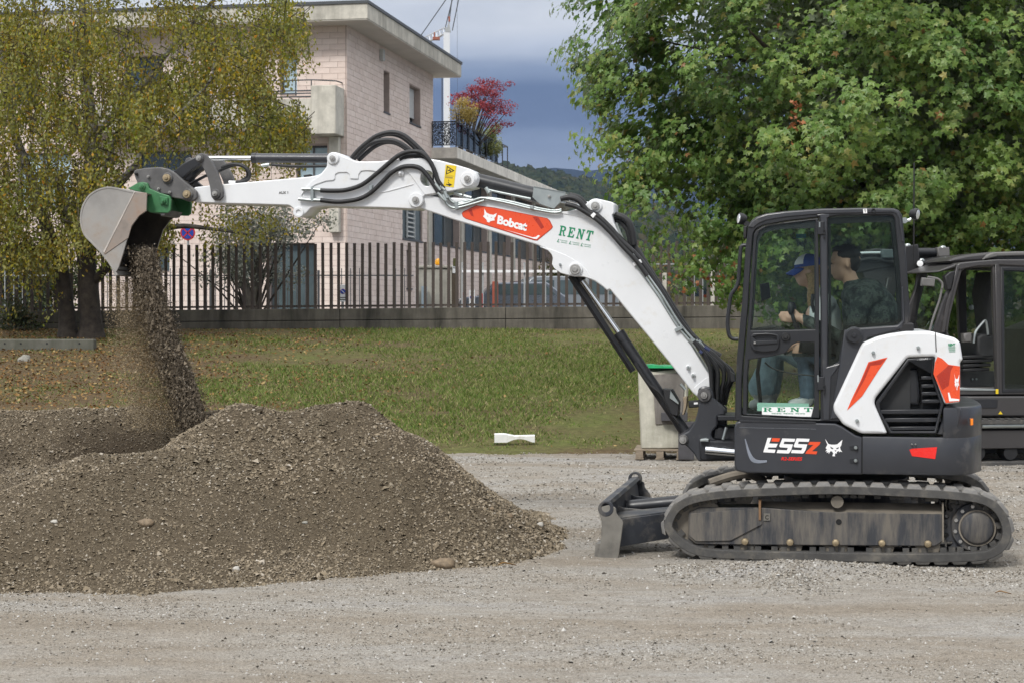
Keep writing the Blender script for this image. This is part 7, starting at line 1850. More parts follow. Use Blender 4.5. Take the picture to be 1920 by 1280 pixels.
for i in range(5):
    th = .05 + 1.30 * i / 4
    for j in range(7):
        ph = -1.15 + 2.3 * j / 6; vs.append(wq(-.018 + .1145 * math.sin(th) * math.cos(ph), .1005 * math.sin(th) * math.sin(ph), .038 + .1005 * math.cos(th)))
mb.add(vs, [(7*i + j, 7*i + j + 1, 7*i + j + 8, 7*i + j + 7) for i in range(4) for j in range(6)])
for i in range(5):
    pass
mb.obj('cap_front', m_capw, wom, ang=80)
mb = MB()
for r_ in (-1, 1): mb.blob(wq(.084, r_ * .030, .002), (.008, .011, .006), 8, 6, 0, wM)
mb.obj('eyes', m_eye, wom)

# ================================================================== second excavator, behind on the right
G2 = at_z(1905, 873, 0.0)
TH2 = math.radians(-8)
K = Frame((G2.x, G2.y, 0), TH2)
d2 = empty('excavator', tuple(K.o), -TH2, 'dark grey excavator parked behind, with rounded cab roof and open cab door', 'excavator')
def z7(*p): return [(1660 + x / 2.4615, 380 + y / 2.4615) for x, y in p]
def z9(*p): return [(1690 + x / 6.4, 440 + y / 6.4) for x, y in p]
m_gr2 = pmat('dark grey paint', (0.042, 0.039, 0.039), 0.42, var=.12, vs=2, coat=.2, dirt=(.16, .15, .14), dirt_amt=.08)
m_gr3 = pmat('mid grey panel', (0.13, 0.125, 0.12), 0.6, var=.15, vs=4)
def kp(name, mat, par, loops, y0, y1, bev=.008, lat=None, rnd=0.0): return pl(name, mat, par, loops, y0, y1, bev, rnd, lat, 2, 50, K)
K0 = .12; KW = 1.25
# track and base
tl = K.mp(1640, 873, 0); tr2 = K.mp(2100, 873, 0)
def stad(x0, x1, z0, z1_, n=10):
    r = (z1_ - z0) / 2; return [(x0 + r - r * math.sin(PI * k / n), z1_ - r + r * math.cos(PI * k / n)) for k in range(n + 1)] + [(x1 - r + r * math.sin(PI * k / n), z0 + r - r * math.cos(PI * k / n)) for k in range(n + 1)]
zt2 = K.mp(1880, 790, 0)[1]
x0, x1 = tl[0], tl[0] + 3.0
for (a_, c_) in ((0, .45), (1.75, 2.2)):
    t2 = link('track', plate_local([stad(x0, x1, 0.0, zt2 + .02), stad(x0 + .05, x1 - .05, .05, zt2 - .03)], a_, c_, .006), d2, mat=m_track)
    mb = MB()
    link('track_frame', plate_local([[(x0 + .35, .20), (x1 - .35, .20), (x1 - .4, zt2 - .10), (x0 + .4, zt2 - .10)]], a_ + .07, a_ + .35, .01), d2, mat=m_gr2)
    for k in range(6):
        xk = x0 + .5 + k * (x1 - x0 - 1.0) / 5; mb = MB(); mb.lathe((xk, a_ + .10, .15), (0, 1, 0), [(0, .03), (0, .085), (.2, .085), (.2, .03)], 14); mb.obj('track_roller', m_blackm, d2)
    for xk in (x0 + .33, x1 - .33): mb = MB(); mb.lathe((xk, a_ + .06, zt2 / 2), (0, 1, 0), [(0, .1), (0, zt2 * .38), (.25, zt2 * .38), (.25, .1)], 22); mb.obj('track_wheel', m_gr3, d2)
    lm2 = MB().box((-.03, 0, 0), (.03, a_ * 0 + .45, .025)).mesh('track_lug', .004); lm2.materials.append(m_track)
    for k in range(24):
        o_ = link('track_lug', lm2, t2); o_.location = (x0 + .35 + k * (x1 - x0 - .7) / 23, a_, zt2 + .015)
mb = MB(); zb = K.mp(1880, 775, K0)[1]; mb.lathe((x0 + 1.5, 1.1, zt2 - .2), (0, 0, 1), [(0, .6), (zb - zt2 + .25, .6)], 30); mb.box((x0 + .6, .4, .25), (x0 + 2.4, 1.8, zt2 - .05)); mb.obj('car_body', m_black, d2)
mb = MB(); q_ = K.P(1840, 797, .05); mb.cyl(q_, q_ + Vector((1.2, 0, 0)), .035, 12); mb.obj('step_rail', m_zinc, d2)
kp('body_skirt', m_gr2, d2, [z7((250, 892), (740, 890), (1100, 890), (1100, 985), (240, 985), (200, 960))], .08, 2.1, .02)
kp('skirt_panel', m_black, d2, [z7((345, 905), (520, 905), (515, 945), (345, 945))], .07, .09, .004)
# cab shell: side frame with the open door gap and the rear window
RO = z7((228, 590), (262, 470), (300, 380), (330, 292), (345, 280), (420, 270), (520, 262), (640, 262), (800, 266), (1000, 285), (1010, 880), (345, 885), (300, 860))
DG = z7((288, 596), (300, 520), (330, 400), (352, 318), (370, 304), (495, 296), (500, 500), (512, 778), (512, 862), (350, 855), (340, 700))
RW = z7((540, 302), (800, 310), (960, 330), (960, 860), (545, 868))
kc = kp('cab', m_gr2, d2, [RO, DG, RW], K0, K0 + .07)
kp('cab_side', m_gr2, kc, [RO, DG, RW], KW - .07, KW, lat=K0)
kp('window_pane', m_glassd, kc, [RW], K0 + .02, K0 + .025, 0)
kp('window_frame', m_black, kc, [z7((536, 298), (804, 306), (964, 326), (964, 866), (540, 874)), z7((548, 312), (800, 320), (952, 338), (952, 852), (552, 858))], K0 - .01, K0 + .02, .004)
kp('cab_pillar', m_gr2, kc, [z7((508, 286), (524, 284), (528, 880), (516, 882))], K0 - .02, K0 + .03, .005)
kp('cab_pillar', m_gr2, kc, [z7((256, 600), (282, 470), (312, 370), (330, 292), (342, 296), (320, 380), (296, 480), (276, 600))], K0 - .025, K0 + .04, .008)
# far front pillar, windscreen gap, roof
kp('cab_pillar', m_gr2, kc, [z7((112, 590), (130, 480), (158, 340), (178, 340), (150, 480), (136, 590))], KW - .08, KW, .008, lat=K0)
pa_ = K.mp(*z7((338, 285))[0], K0); 
kp('roof_panel', m_gr2, kc, [z7((330, 290), (345, 278), (420, 270), (520, 262), (700, 262), (1000, 280), (1000, 310), (520, 290), (420, 296), (340, 312))], K0 - .02, KW, .015)
kp('roof_dome', m_gr2, kc, [z7((320, 268), (345, 252), (400, 240), (460, 232), (520, 226), (640, 222), (800, 226), (1000, 236), (1000, 284), (520, 266), (420, 272), (330, 276))], K0 + .18, KW - .15, .03, lat=K0)
kp('roof_rib', m_gr3, kc, [z7((455, 262), (475, 240), (500, 230), (640, 226), (800, 232), (800, 250), (640, 246), (520, 250))], K0 + .12, K0 + .2, .015)
a0 = K.P(*z7((335, 292))[0], K0); a1 = K.P(*z7((335, 292))[0], K0); fwd = Vector((-1, 0, 0))
# front visor and cross bars between the two front pillars
f0 = K.P(*z7((326, 300))[0], K0); f1 = Vector((f0.x, KW - .04, f0.z)); 
mb = MB(); mb.add([f0, f1, f1 + Vector((-.22, 0, -.06)), f0 + Vector((-.22, 0, -.06)), f0 + Vector((0, 0, .04)), f1 + Vector((0, 0, .04)), f1 + Vector((-.22, 0, -.04)), f0 + Vector((-.22, 0, -.04))], [(3,2,1,0),(4,5,6,7),(0,1,5,4),(1,2,6,5),(2,3,7,6),(3,0,4,7)]); mb.obj('front_visor', m_gr2, kc, bevel=.01)
b0_ = K.P(*z7((272, 600))[0], K0); b1_ = Vector((b0_.x, KW - .04, b0_.z))
t1 = Vector((f0.x - .0, KW - .04, f0.z)); mb = MB(); mb.bar(t1, b1_, .09, .06, (0, 1, 0)); mb.obj('cab_pillar', m_gr2, kc, bevel=.01)
mb = MB(); mb.bar(b0_, b1_, .06, .06); mb.obj('cab_cross_bar', m_black, kc)
mb = MB(); mb.add([f0 + Vector((-.01, .06, -.04)), f1 + Vector((-.01, -.04, -.04)), b1_ + Vector((0, -.04, 0)), b0_ + Vector((0, .06, 0))], [(0, 1, 2, 3)]); mb.obj('windscreen', m_glass, kc)
kp('window_pane', m_glass, kc, [DG], KW - .04, KW - .035, 0, lat=K0)
kp('window_pane', m_glassd, kc, [RW], KW - .04, KW - .035, 0, lat=K0)
# mirror and its bent arm
mb = MB(); mb.tube(smooth([K.P(x_, y_, K0 - .12) for x_, y_ in z7((195, 344), (240, 352), (262, 372), (262, 395))], 5), .014, 8); mb.tube(smooth([K.P(x_, y_, K0 - .10) for x_, y_ in z7((262, 392), (250, 450), (222, 530), (205, 590))], 5), .014, 8); mr = mb.obj('mirror_arm', m_gr3, d2)
kp('mirror', m_gr3, d2, [z7((172, 346), (232, 352), (228, 388), (168, 384))], K0 - .16, K0 - .10, .012)
kp('front_lamp_box', m_blackm, kc, [z7((276, 340), (300, 320), (322, 316), (305, 400), (285, 404))], K0 - .05, K0 + .05, .012)
# inside: seat, console, bellows, levers, floor
kp('seat', m_inner, kc, [z7((425, 620), (450, 605), (500, 610), (520, 640), (520, 730), (440, 720), (425, 680))], .40, .95, .03)
kp('seat_back', m_inner, kc, [z7((500, 320), (540, 330), (545, 640), (510, 640), (480, 420))], .40, .95, .03)
for k in range(4): kp('bellows', m_blackm, kc, [z7((358, 705 + k * 20), (500 - k * 6, 700 + k * 20), (500 - k * 6, 714 + k * 20), (362, 720 + k * 20))], .40, .9, .01)
kp('front_console', m_gr3, kc, [z7((362, 604), (400, 600), (402, 645), (366, 645))], .38, .5, .02)
mb = MB(); mb.tube(smooth([K.P(x_, y_, .4) for x_, y_ in z7((408, 648), (416, 600), (440, 565), (462, 545), (470, 575), (474, 610))], 5), .016, 8); mb.obj('control_lever', m_zinc, kc)
kp('floor_wall', m_gr3, kc, [z7((345, 780), (505, 775), (508, 850), (348, 852))], .9, 1.0, .01)
mb = MB(); q0 = K.P(*z7((345, 858))[0], K0); q1 = K.P(*z7((1000, 862))[0], K0); mb.box((q0.x, K0 + .07, q0.z - .04), (q1.x, KW - .07, q0.z)); mb.obj('cab_floor', m_gr3, kc)
kp('sill_strip', m_zinc, kc, [z7((345, 852), (512, 858), (512, 866), (345, 864))], K0 - .01, K0 + .02, .003)
kp('sill_marker', m_yst, kc, [z7((510, 858), (522, 858), (522, 880), (510, 880))], K0 - .026, K0 - .02, .001)
q = K.P(*z7((397, 484))[0], KW - .1); mb = MB(); mb.lathe(q, (0, -1, 0), [(0, .035), (.02, .03), (.025, .01)], 12); mb.obj('window_latch', m_zinc, kc)
for k in range(2): pinat_q = K.P(*z7((402 + 18 * k, 812))[0], .895); mb = MB(); mb.lathe(pinat_q, (0, -1, 0), [(0, .014), (.012, .012)], 8); mb.obj('bolt', m_zinc, kc)
kp('sill_marker', m_yst, d2, [z7((522, 974), (532, 960), (542, 974))], .068, .075, .001)
# rear body beyond the cab
kp('engine_cover', m_gr2, d2, [[(2010, 620), (2060, 600), (2150, 610), (2170, 760), (2010, 770)]], .10, 2.1, .04)
# folded boom ahead of the cab: arm level, with work lamps, hoses and a cylinder
BL = 1.45
def kt(name, mat, pts, r, lat, par, n=10):
    mb = MB(); mb.tube(smooth([K.P(x_, y_, lat) for x_, y_ in pts], 5), r, n); return mb.obj(name, mat, par, ang=60)
bm2 = kp('boom', m_gr2, d2, [[(1640, 560), (1612, 500), (1640, 478), (1700, 476), (1740, 480), (1776, 470), (1784, 490), (1770, 500), (1720, 506), (1690, 520), (1676, 560), (1690, 680), (1660, 690)]], BL, BL + .28, .015)
kp('arm', m_gr2, d2, [[(1560, 500), (1640, 466), (1700, 468), (1700, 498), (1640, 505), (1575, 520)]], BL - .02, BL + .3, .012)
kt('boom_cylinder', m_black, [(1700, 474), (1735, 473), (1776, 474)], .055, BL - .05, bm2, 14)
kt('rod', m_chrome, [(1600, 476), (1640, 475), (1668, 475)], .025, BL - .05, bm2, 12)
kp('rod_block', m_green2, bm2, [[(1655, 468), (1676, 468), (1676, 484), (1655, 484)]], BL - .12, BL - .02, .01)
kt('hose', m_rub, [(1570, 520), (1600, 496), (1630, 486), (1665, 490), (1700, 496), (1750, 486)], .028, BL - .07, bm2)
kt('hose', m_rub, [(1705, 492), (1730, 494), (1755, 488), (1775, 492)], .04, BL - .10, bm2)
for q in ((1702, 462), (1768, 466), (1710, 500), (1728, 490), (1765, 480)):
    mb = MB(); c_ = K.P(q[0], q[1], BL - .1); mb.lathe(c_, (0, -1, 0), [(-.05, .035), (.02, .035), (.03, .02)], 10); mb.obj('boom_fitting', m_zinc, bm2)
kp('valve_block', m_blackm, bm2, [[(1696, 462), (1722, 458), (1726, 496), (1732, 512), (1698, 514)]], BL - .14, BL - .02, .015)
kp('valve_block', m_gr3, bm2, [[(1758, 464), (1780, 464), (1782, 480), (1760, 482)]], BL - .14, BL - .04, .01)
for q in ((1725, 494.5), (1775, 489)):
    c_ = K.P(q[0], q[1], BL - .2); ax = Vector((-.35, -1, 0)).normalized(); r = .042
    mb = MB(); mb.lathe(c_, ax, [(-.07, .02), (-.06, r), (.01, r * 1.12), (.015, r)], 18); wl = mb.obj('work_light', m_blackm, bm2)
    mb = MB(); mb.lathe(c_, ax, [(.0, r * .95), (.016, r * .9), (.02, .01)], 18); mb.obj('lamp_lens', m_wst, wl)

# ================================================================== things by the wall, the block on the pallet
YP = 21.3
m_wood = pmat('grey pallet wood', (0.23, 0.185, 0.135), 0.9, var=.3, vs=6, stretch=(1, 1, 5), bump=.4, bs=30, dirt=(.1, .085, .07), dirt_amt=.3)
m_block = concrete('pale stained block', (0.46, 0.44, 0.37), (0.17, 0.175, 0.12), 0.7, 1.5)
m_blockd = concrete('shaded block face', (0.22, 0.20, 0.18), (0.09, 0.085, 0.075), 0.6, 2.5)  # right face of the block: its shade is put into the darker colour
def zz1(*p): return [(1180 + x / 6.093, 660 + y / 6.095) for x, y in p]
def gp(px, py, Y): return at_y(px, py, Y)
p0 = gp(*zz1((70, 1170))[0], YP); s_ = YP / FPX
pal = empty('pallet', (gp(1193, 0, YP).x, YP, 0), -.12, label='small grey wooden pallet under the concrete block', cat='pallet')
W_ = .62
for k in range(5):
    mb = MB(); mb.box((-.02, k * .15, .105), (W_, k * .15 + .11, .125)); mb.obj('deck_board', m_wood, pal, bevel=.003)
for k in range(3):
    mb = MB(); mb.box((k * (W_ - .12) / 2 - .01, 0, .0), (k * (W_ - .12) / 2 + .10, .72, .018)); mb.obj('bottom_board', m_wood, pal, bevel=.003)
    for j in (0, .3, .6): mb = MB(); mb.box((k * (W_ - .12) / 2, j, .02), (k * (W_ - .12) / 2 + .09, j + .1, .103)); mb.obj('pallet_block', m_wood, pal, bevel=.004)
blk = empty('concrete_block', (gp(1197, 0, YP).x + .02, YP + .05, .127), -.12, label='tall tapering pale concrete block standing on the small pallet', cat='concrete block')
hB = gp(1200, 690, YP).z - .127
mb = MB(); mb.add([(.02, 0, 0), (.26, .0, 0), (.56, .10, 0), (.56, .55, 0), (.02, .55, 0), (-.02, .02, hB), (.18, .02, hB - .06), (.60, .10, hB), (.60, .5, hB), (-.02, .5, hB)], [(4,3,2,1,0), (5,6,7,8,9), (0,1,6,5), (1,2,7,6), (2,3,8,7), (3,4,9,8), (4,0,5,9)])
mb.obj('block', m_block, blk, bevel=.015)
mb = MB(); mb.add([(.20, -.02, .3), (.52, .06, .3), (.56, .07, hB - .05), (.16, .0, hB - .08), (.2, .02, .3), (.52, .1, .3), (.56, .12, hB - .05), (.16, .04, hB - .08)], [(0,1,2,3),(7,6,5,4),(0,4,5,1),(1,5,6,2),(2,6,7,3),(3,7,4,0)]); mb.obj('shaded_face', m_blockd, blk, bevel=.006)
for (x_, z_, w_, h_) in ((.29, .47, .30, .10), (.50, .0, .17, .46), (.26, .80, .10, .06)):
    mb = MB(); mb.box((x_ - .02, -.09, z_ - .12), (x_ + w_, .03, z_ + h_ - .12)); mb.obj('steel_bracket', pmat('old dark steel', (.05, .048, .052), .7, var=.3) if 'old dark steel' not in MATS else MATS['old dark steel'], blk, bevel=.004)
m_bag = pmat('green plastic bag', (0.02, 0.30, 0.11), 0.3, var=.15, vs=9, coat=.3)
mb = MB(); V_ = []; nx_, ny_ = 16, 8
for j in range(ny_):
    for i in range(nx_): 
        u, v = i / (nx_ - 1), j / (ny_ - 1); V_.append((-.02 + .60 * u, -.02 + .50 * v, .006 + .034 * (mnoise.noise(Vector((u * 4, v * 3, 1.7))) + .7) * (1 - .55 * abs(v - .5)) + .03 * u * (1 - u)))
mb.add(V_ + [(a_, c_, .0) for a_, c_, _ in V_], [(j*nx_+i, j*nx_+i+1, (j+1)*nx_+i+1, (j+1)*nx_+i) for j in range(ny_-1) for i in range(nx_-1)] + [(i, nx_*ny_+i, nx_*ny_+i+1, i+1) for i in range(nx_-1)] + [((ny_-1)*nx_+i+1, nx_*ny_+(ny_-1)*nx_+i+1, nx_*ny_+(ny_-1)*nx_+i, (ny_-1)*nx_+i) for i in range(nx_-1)])
bg = mb.obj('plastic_bag', m_bag, ang=60); bg.location = blk.location + Vector((0, 0, hB + .004)); bg.rotation_euler = (0, 0, -.12); tag(bg, 'bright green plastic bag lying on top of the concrete block', 'bag')

# ---- behind the fence
def grey_railing(px0, px1, Y, zt_, label, mat, gap):
    xa, xb = (px0 - 960) / FPX * Y, (px1 - 960) / FPX * Y
    r = empty('railing', (xa, Y, GZ), label=label, cat='railing'); n = int((xb - xa) / gap)
    me_ = MB().box((-.011, -.011, 0), (.011, .011, zt_)).mesh('bar'); me_.materials.append(mat)
    for k in range(n): o_ = link('bar', me_, r); o_.location = (k * gap, 0, .05)
    for z_ in (.28, zt_ - .16): mb = MB(); mb.box((-.1, -.02, z_), (n * gap, .02, z_ + .035)); mb.obj('rail', mat, r)
    me_ = MB().box((-.03, -.03, 0), (.03, .03, zt_)).mesh('post'); me_.materials.append(mat)
    for k in range(0, n, 12): o_ = link('post', me_, r); o_.location = (k * gap + .1, .04, 0)
m_galv = pmat('galvanised railing', (.36, .37, .37), .5, metal=.3, var=.1)
grey_railing(-40, 105, 46.5, 1.52, 'pale galvanised railing in front of the dark hedge at far left', m_galv, .235)
grey_railing(185, 780, 46.5, 1.52, 'thin grey railing behind the picket fence, in front of the pink wall', pmat('grey railing', (.12, .12, .125), .5, var=.1), .24)
def post_sign(px, py0, py1, w, Y, label, cat='sign', pole_to=575):
    a_, c_ = at_y(px - w, py0, Y), at_y(px + w, py1, Y)
    r = empty('sign', ((a_.x + c_.x) / 2, Y, GZ), label=label, cat=cat)
    hw, z0, z1_ = (c_.x - a_.x) / 2, c_.z - GZ, a_.z - GZ
    mb = MB(); mb.box((-hw, -.01, z0), (hw, .01, z1_)); mb.obj('sign_plate', m_wst, r, bevel=.003)
    mb = MB(); mb.cyl((0, .04, 0), (0, .04, z1_), .025, 8); mb.obj('pole', m_galv, r)
    return r, hw, z0, z1_
m_sblue = pmat('sign blue', (.015, .06, .36), .4, var=.03); m_sred = pmat('sign red', (.50, .03, .03), .4, var=.03)
def disc(r, x, z, rad_, mat, y, n=20, name='sign_disc', half=.003):
    link(name, plate_local([circ(x, z, rad_, n)], y - half, y + half, 0), r, mat=mat)
for px, py0, py1, w, lab in ((643, 534, 566, 7, 'white sign with a blue no-parking disc by the pink wall, left of the gate'), (885, 544, 578, 5.5, 'white sign with a blue no-parking disc between the red gate posts')):
    r, hw, z0, z1_ = post_sign(px, py0, py1, w, 44.6, lab)
    disc(r, 0, z0 + (z1_ - z0) * .60, hw * .72, m_sred, -.012); disc(r, 0, z0 + (z1_ - z0) * .60, hw * .66, m_sblue, -.018)
    mb = MB(); mb.bar((-hw * .42, -.023, z0 + (z1_ - z0) * .60 + hw * .42), (hw * .42, -.023, z0 + (z1_ - z0) * .60 - hw * .42), .004, hw * .16, (.7, 0, .7)); mb.obj('sign_bar', m_wst, r)
    for k in range(2): mb = MB(); mb.box((-hw * .75, -.014, z0 + (z1_ - z0) * (.10 + .12 * k)), (hw * .75, -.0105, z0 + (z1_ - z0) * (.15 + .12 * k))); mb.obj('sign_text', m_kst, r)
q = at_y(352, 437, 47.2)
rs = empty('road_sign', (q.x, 47.2, GZ), label='round blue and red no-stopping road sign half hidden by birch twigs', cat='road sign')
zc_ = q.z - GZ; rr_ = 14 * 47.2 / FPX
disc(rs, 0, zc_, rr_, m_sred, 0, 28, half=.012); disc(rs, 0, zc_, rr_ * .80, m_sblue, -.016, 28)
for s_ in (-1, 1): mb = MB(); mb.bar((-rr_ * .62, -.022, zc_ + s_ * rr_ * .62), (rr_ * .62, -.022, zc_ - s_ * rr_ * .62), .004, rr_ * .17, (.7, 0, .7 * s_)); mb.obj('sign_bar', m_sred, rs)
mb = MB(); mb.cyl((0, .04, 0), (0, .04, zc_ + rr_), .03, 8); mb.obj('pole', m_galv, rs)
# gate pier with beacon, meter post, cabinets, posts
YG = 45.2
def boxat(name, px0, px1, py0, py1, Y, dep, mat, label, cat, parent=None, bev=.01, z0=None):
    a_, c_ = at_y(px0, py0, Y), at_y(px1, py1, Y); zb_ = GZ if z0 is None else z0
    mb = MB(); mb.box((a_.x, Y, zb_), (c_.x, Y + dep, a_.z)); o_ = mb.obj(name, mat, parent, bevel=bev)
    return tag(o_, label, cat) if label else o_
pier = empty('gate_pier', (at_y(782, 0, YG).x, YG, GZ), label='grey concrete gate pier with a flat cap behind the fence', cat='gate pier')
a_, c_ = at_y(782, 503, YG), at_y(850, 503, YG); w_ = c_.x - a_.x; h_ = a_.z - GZ
mb = MB(); mb.box((0, 0, -.1), (w_, .5, h_)); mb.obj('shaft', m_bconc, pier, bevel=.02); mb = MB(); mb.box((-.06, -.05, h_ + .002), (w_ + .06, .55, h_ + .07)); mb.obj('cap', m_bconc, pier, bevel=.01)
q = at_y(821, 494, YG); mb = MB(); mb.lathe((q.x, YG + .2, GZ + h_ + .072), (0, 0, 1), [(0, .06), (.03, .06), (.035, .085), (.12, .08), (.17, .05), (.185, .01)], 16)
tag(mb.obj('beacon', pmat('orange yellow beacon', (.85, .38, .01), .25, var=.03)), 'orange yellow beacon lamp on top of the gate pier', 'beacon lamp')
mt = empty('meter_post', (at_y(853, 0, 44.4).x, 44.4, GZ), label='brown post with an olive box and a white notice, right of the gate pier', cat='post')
a_, c_ = at_y(847, 486, 44.4), at_y(860, 500, 44.4); hw = (c_.x - a_.x) / 2
m_brn = pmat('brown post paint', (.075, .055, .035), .7, var=.2); m_olv = pmat('olive box', (.085, .085, .02), .6, var=.1)
mb = MB(); mb.box((-hw, 0, 0), (hw, .12, a_.z - GZ - .2)); mb.obj('post', m_brn, mt); mb = MB(); mb.box((-hw * .6, -.02, a_.z - GZ - .19), (hw * .6, .12, a_.z - GZ + .02)); mb.obj('meter_box', m_olv, mt, bevel=.01)
zn = at_y(853, 497, 44.4).z - GZ; mb = MB(); mb.box((-hw * .75, -.012, zn - .21), (hw * .6, -.003, zn)); nt_ = mb.obj('notice', m_wst, mt)
lettering('NO', m_kst, mt, ((849.5, 501), (855, 501), (855, 504), (849.5, 504)), 44.38, .02, fr=Frame((0, 0, 0), 0)).location = (-mt.location.x, -mt.location.y, -mt.location.z)
boxat('cabinet', 790, 800, 537, 578, 44.8, .3, pmat('light blue cabinet', (.38, .47, .54), .5, var=.06), 'narrow light blue cabinet in front of the gate pier', 'cabinet')
boxat('cabinet', 779, 784, 537, 578, 44.8, .3, m_wst, 'slim white cabinet left of the light blue cabinet', 'cabinet')
boxat('gate_post', 923, 934, 528, 578, 45.5, .18, pmat('brick red post', (.36, .09, .055), .8, var=.2), 'broad brick red gate post behind the fence', 'post')
boxat('gate_post', 868, 874, 548, 578, 45.5, .14, m_sred, 'slim red gate post left of the no-parking sign', 'post')
boxat('gate_post', 899, 905, 550, 578, 45.7, .14, m_sred, 'slim red gate post right of the no-parking sign', 'post')
ba = empty('barrier', (at_y(866, 0, 49).x, 49, GZ), label='long thin white barrier bar on grey posts in front of the building', cat='barrier')
zb_ = at_y(900, 509, 49).z - GZ; L_ = at_y(1140, 0, 49).x - at_y(866, 0, 49).x
mb = MB(); mb.box((0, -.03, zb_ - .035), (L_, .03, zb_ + .035)); mb.obj('barrier_bar', m_wst, ba)
for k in range(8): mb = MB(); mb.box((k * L_ / 7 - .025, .035, 0), (k * L_ / 7 + .025, .085, zb_ + .25)); mb.obj('post', m_galv, ba)
boxat('concrete_post', 1334, 1346, 508, 578, 43, .2, m_bconc, 'pale concrete post behind the right end of the fence', 'post')
boxat('concrete_post', 1243, 1250, 512, 578, 43, .16, m_bconc, 'thin pale concrete post behind the fence, under the maple', 'post')
# fine wire railing on the right, under the maple
grey_railing(1160, 1420, 43.6, 1.75, 'pale metal railing behind the right end of the picket fence', m_galv, .21)

# ---- parked cars beyond
def car(px, Y, L, H, mat, label, van=False, yaw=0.0):
    x_ = at_y(px, 560, Y).x; r = empty('parked_car', (x_, Y, GZ), yaw, label, 'van' if van else 'car', None)
    prof = ([(-.5, .18), (-.5, .55), (-.44, .62), (-.30, .66), (-.18, .98), (.30, 1.0), (.46, .66), (.5, .6), (.5, .2)] if not van else [(-.5, .16), (-.5, .5), (-.42, .56), (-.32, .94), (-.26, 1.0), (.49, 1.0), (.5, .9), (.5, .16)])
    W = 1.7; me_ = curve_mesh([rounded([(a_ * L, c_ * H) for a_, c_ in prof], .12)], W / 2, .05, 2); a3 = co_get(me_); co_set(me_, np.stack([a3[:, 0], -a3[:, 2], a3[:, 1]], 1)); finish(me_, 50)
    link('body', me_, r, mat=mat)
    win = ([(-.24, .68), (-.155, .93), (.05, .94), (.05, .68)], [(.08, .68), (.08, .94), (.28, .94), (.38, .68)]) if not van else ([(-.36, .60), (-.28, .90), (-.1, .91), (-.1, .60)], [(-.06, .60), (-.06, .91), (.2, .91), (.2, .60)], [(.24, .6), (.24, .91), (.45, .91), (.45, .6)])
    for w_ in win:
        me_ = curve_mesh([[(a_ * L, c_ * H) for a_, c_ in w_]], W / 2 + .012, .0); a3 = co_get(me_); co_set(me_, np.stack([a3[:, 0], -a3[:, 2], a3[:, 1]], 1)); link('window', me_, r, mat=m_pane2)
    for sx in (-.30, .30):
        for sy in (-1, 1):
            mb = MB(); mb.lathe((sx * L, sy * (W / 2 - .1), .31), (0, sy, 0), [(-.1, .1), (-.1, .31), (.10, .31), (.115, .26)], 20); wh = mb.obj('wheel', m_blackm, r)
            mb = MB(); mb.lathe((sx * L, sy * (W / 2 + .0), .31), (0, sy, 0), [(0, .2), (.02, .19), (.03, .05)], 14); mb.obj('rim', m_galv, wh)
    for sx in (-1, 1):
        mb = MB(); mb.box((sx * .49 * L - .04, -W / 2 + .06, .5 * H), (sx * .49 * L + .04, -W / 2 + .35, .58 * H)); mb.obj('headlight' if sx < 0 else 'tail_light', m_wst if sx < 0 else m_sred, r, bevel=.02)
car(960, 66, 4.1, 1.5, pmat('slate blue car paint', (.13, .15, .18), .3, metal=.4, var=.04, coat=.5), 'slate blue car parked furthest left behind the fence', yaw=.1)
car(1003, 70, 4.0, 1.62, pmat('plum car paint', (.10, .065, .085), .3, metal=.3, var=.05, coat=.5), 'dark plum coloured car parked behind the fence', yaw=1.2)
car(1050, 68, 4.3, 1.75, pmat('grey van paint', (.20, .22, .24), .35, var=.04, coat=.5), 'grey van parked behind the fence, right of the dark car', True, .2)

# ================================================================== crane behind the building
YC = 150.0; sC = YC / FPX
q = at_y(838, 580, YC)
cr = empty('tower_crane', (q.x, YC, GZ), label='slim white construction crane rising behind the building', cat='crane')
m_crw = pmat('crane white paint', (.62, .63, .64), .5, var=.05)
zj = at_y(838, 62, YC).z - GZ
mb = MB(); mb.box((-.27, -.27, 0), (.27, .27, zj)); mb.obj('mast', m_crw, cr)
mb = MB(); mb.box((-.16, -.18, zj + .004), (-.02, .1, zj + .45)); mb.add([(-.1, -.2, zj + .05), (.35, -.2, zj + .05), (.2, -.2, zj + .95), (-.1, .2, zj + .05), (.35, .2, zj + .05), (.2, .2, zj + .95)], [(0,1,2),(5,4,3),(0,3,4,1),(1,4,5,2),(2,5,3,0)]); mb.obj('slewing_head', m_galv, cr)
m_rust = pmat('rust red steel', (.30, .10, .06), .7, var=.2)
mb = MB(); mb.box((.14, -.08, zj + .96), (.30, .08, zj + 1.4)); mb.obj('head_lamp', m_rust, cr)
# jib heading left and away, carried by stays
je = at_y(792, 84, YC + 6) - Vector((q.x, YC, GZ)); js = Vector((-.2, 0, zj - .1))
jv = (je - js); 
mb = MB()
for dy, dz in ((-.25, 0), (.25, 0), (0, .55)): mb.tube([js + Vector((0, dy, dz)), js + jv * 2.2 + Vector((0, dy, dz))], .06, 5)
for k in range(14):
    t = k / 14 * 2.2; u = (k + .5) / 14 * 2.2; w_ = (k + 1) / 14 * 2.2
    for dy in (-.25, .25): mb.tube([js + jv * t + Vector((0, dy, 0)), js + jv * u + Vector((0, 0, .55)), js + jv * w_ + Vector((0, dy, 0))], .035, 4)
mb.obj('jib', m_crw, cr)
mb = MB(); mb.box((-1.2, -.25, zj - .62), (-.6, .25, zj - .38)); mb.box((-1.1, -.2, zj - .37), (-1.0, .2, zj + .02)); mb.obj('winch', m_rust, cr)
def cable(p1, p2, r_=.045): mb = MB(); mb.tube([p1, p2], r_, 5); mb.obj('stay_cable', m_flash, cr)
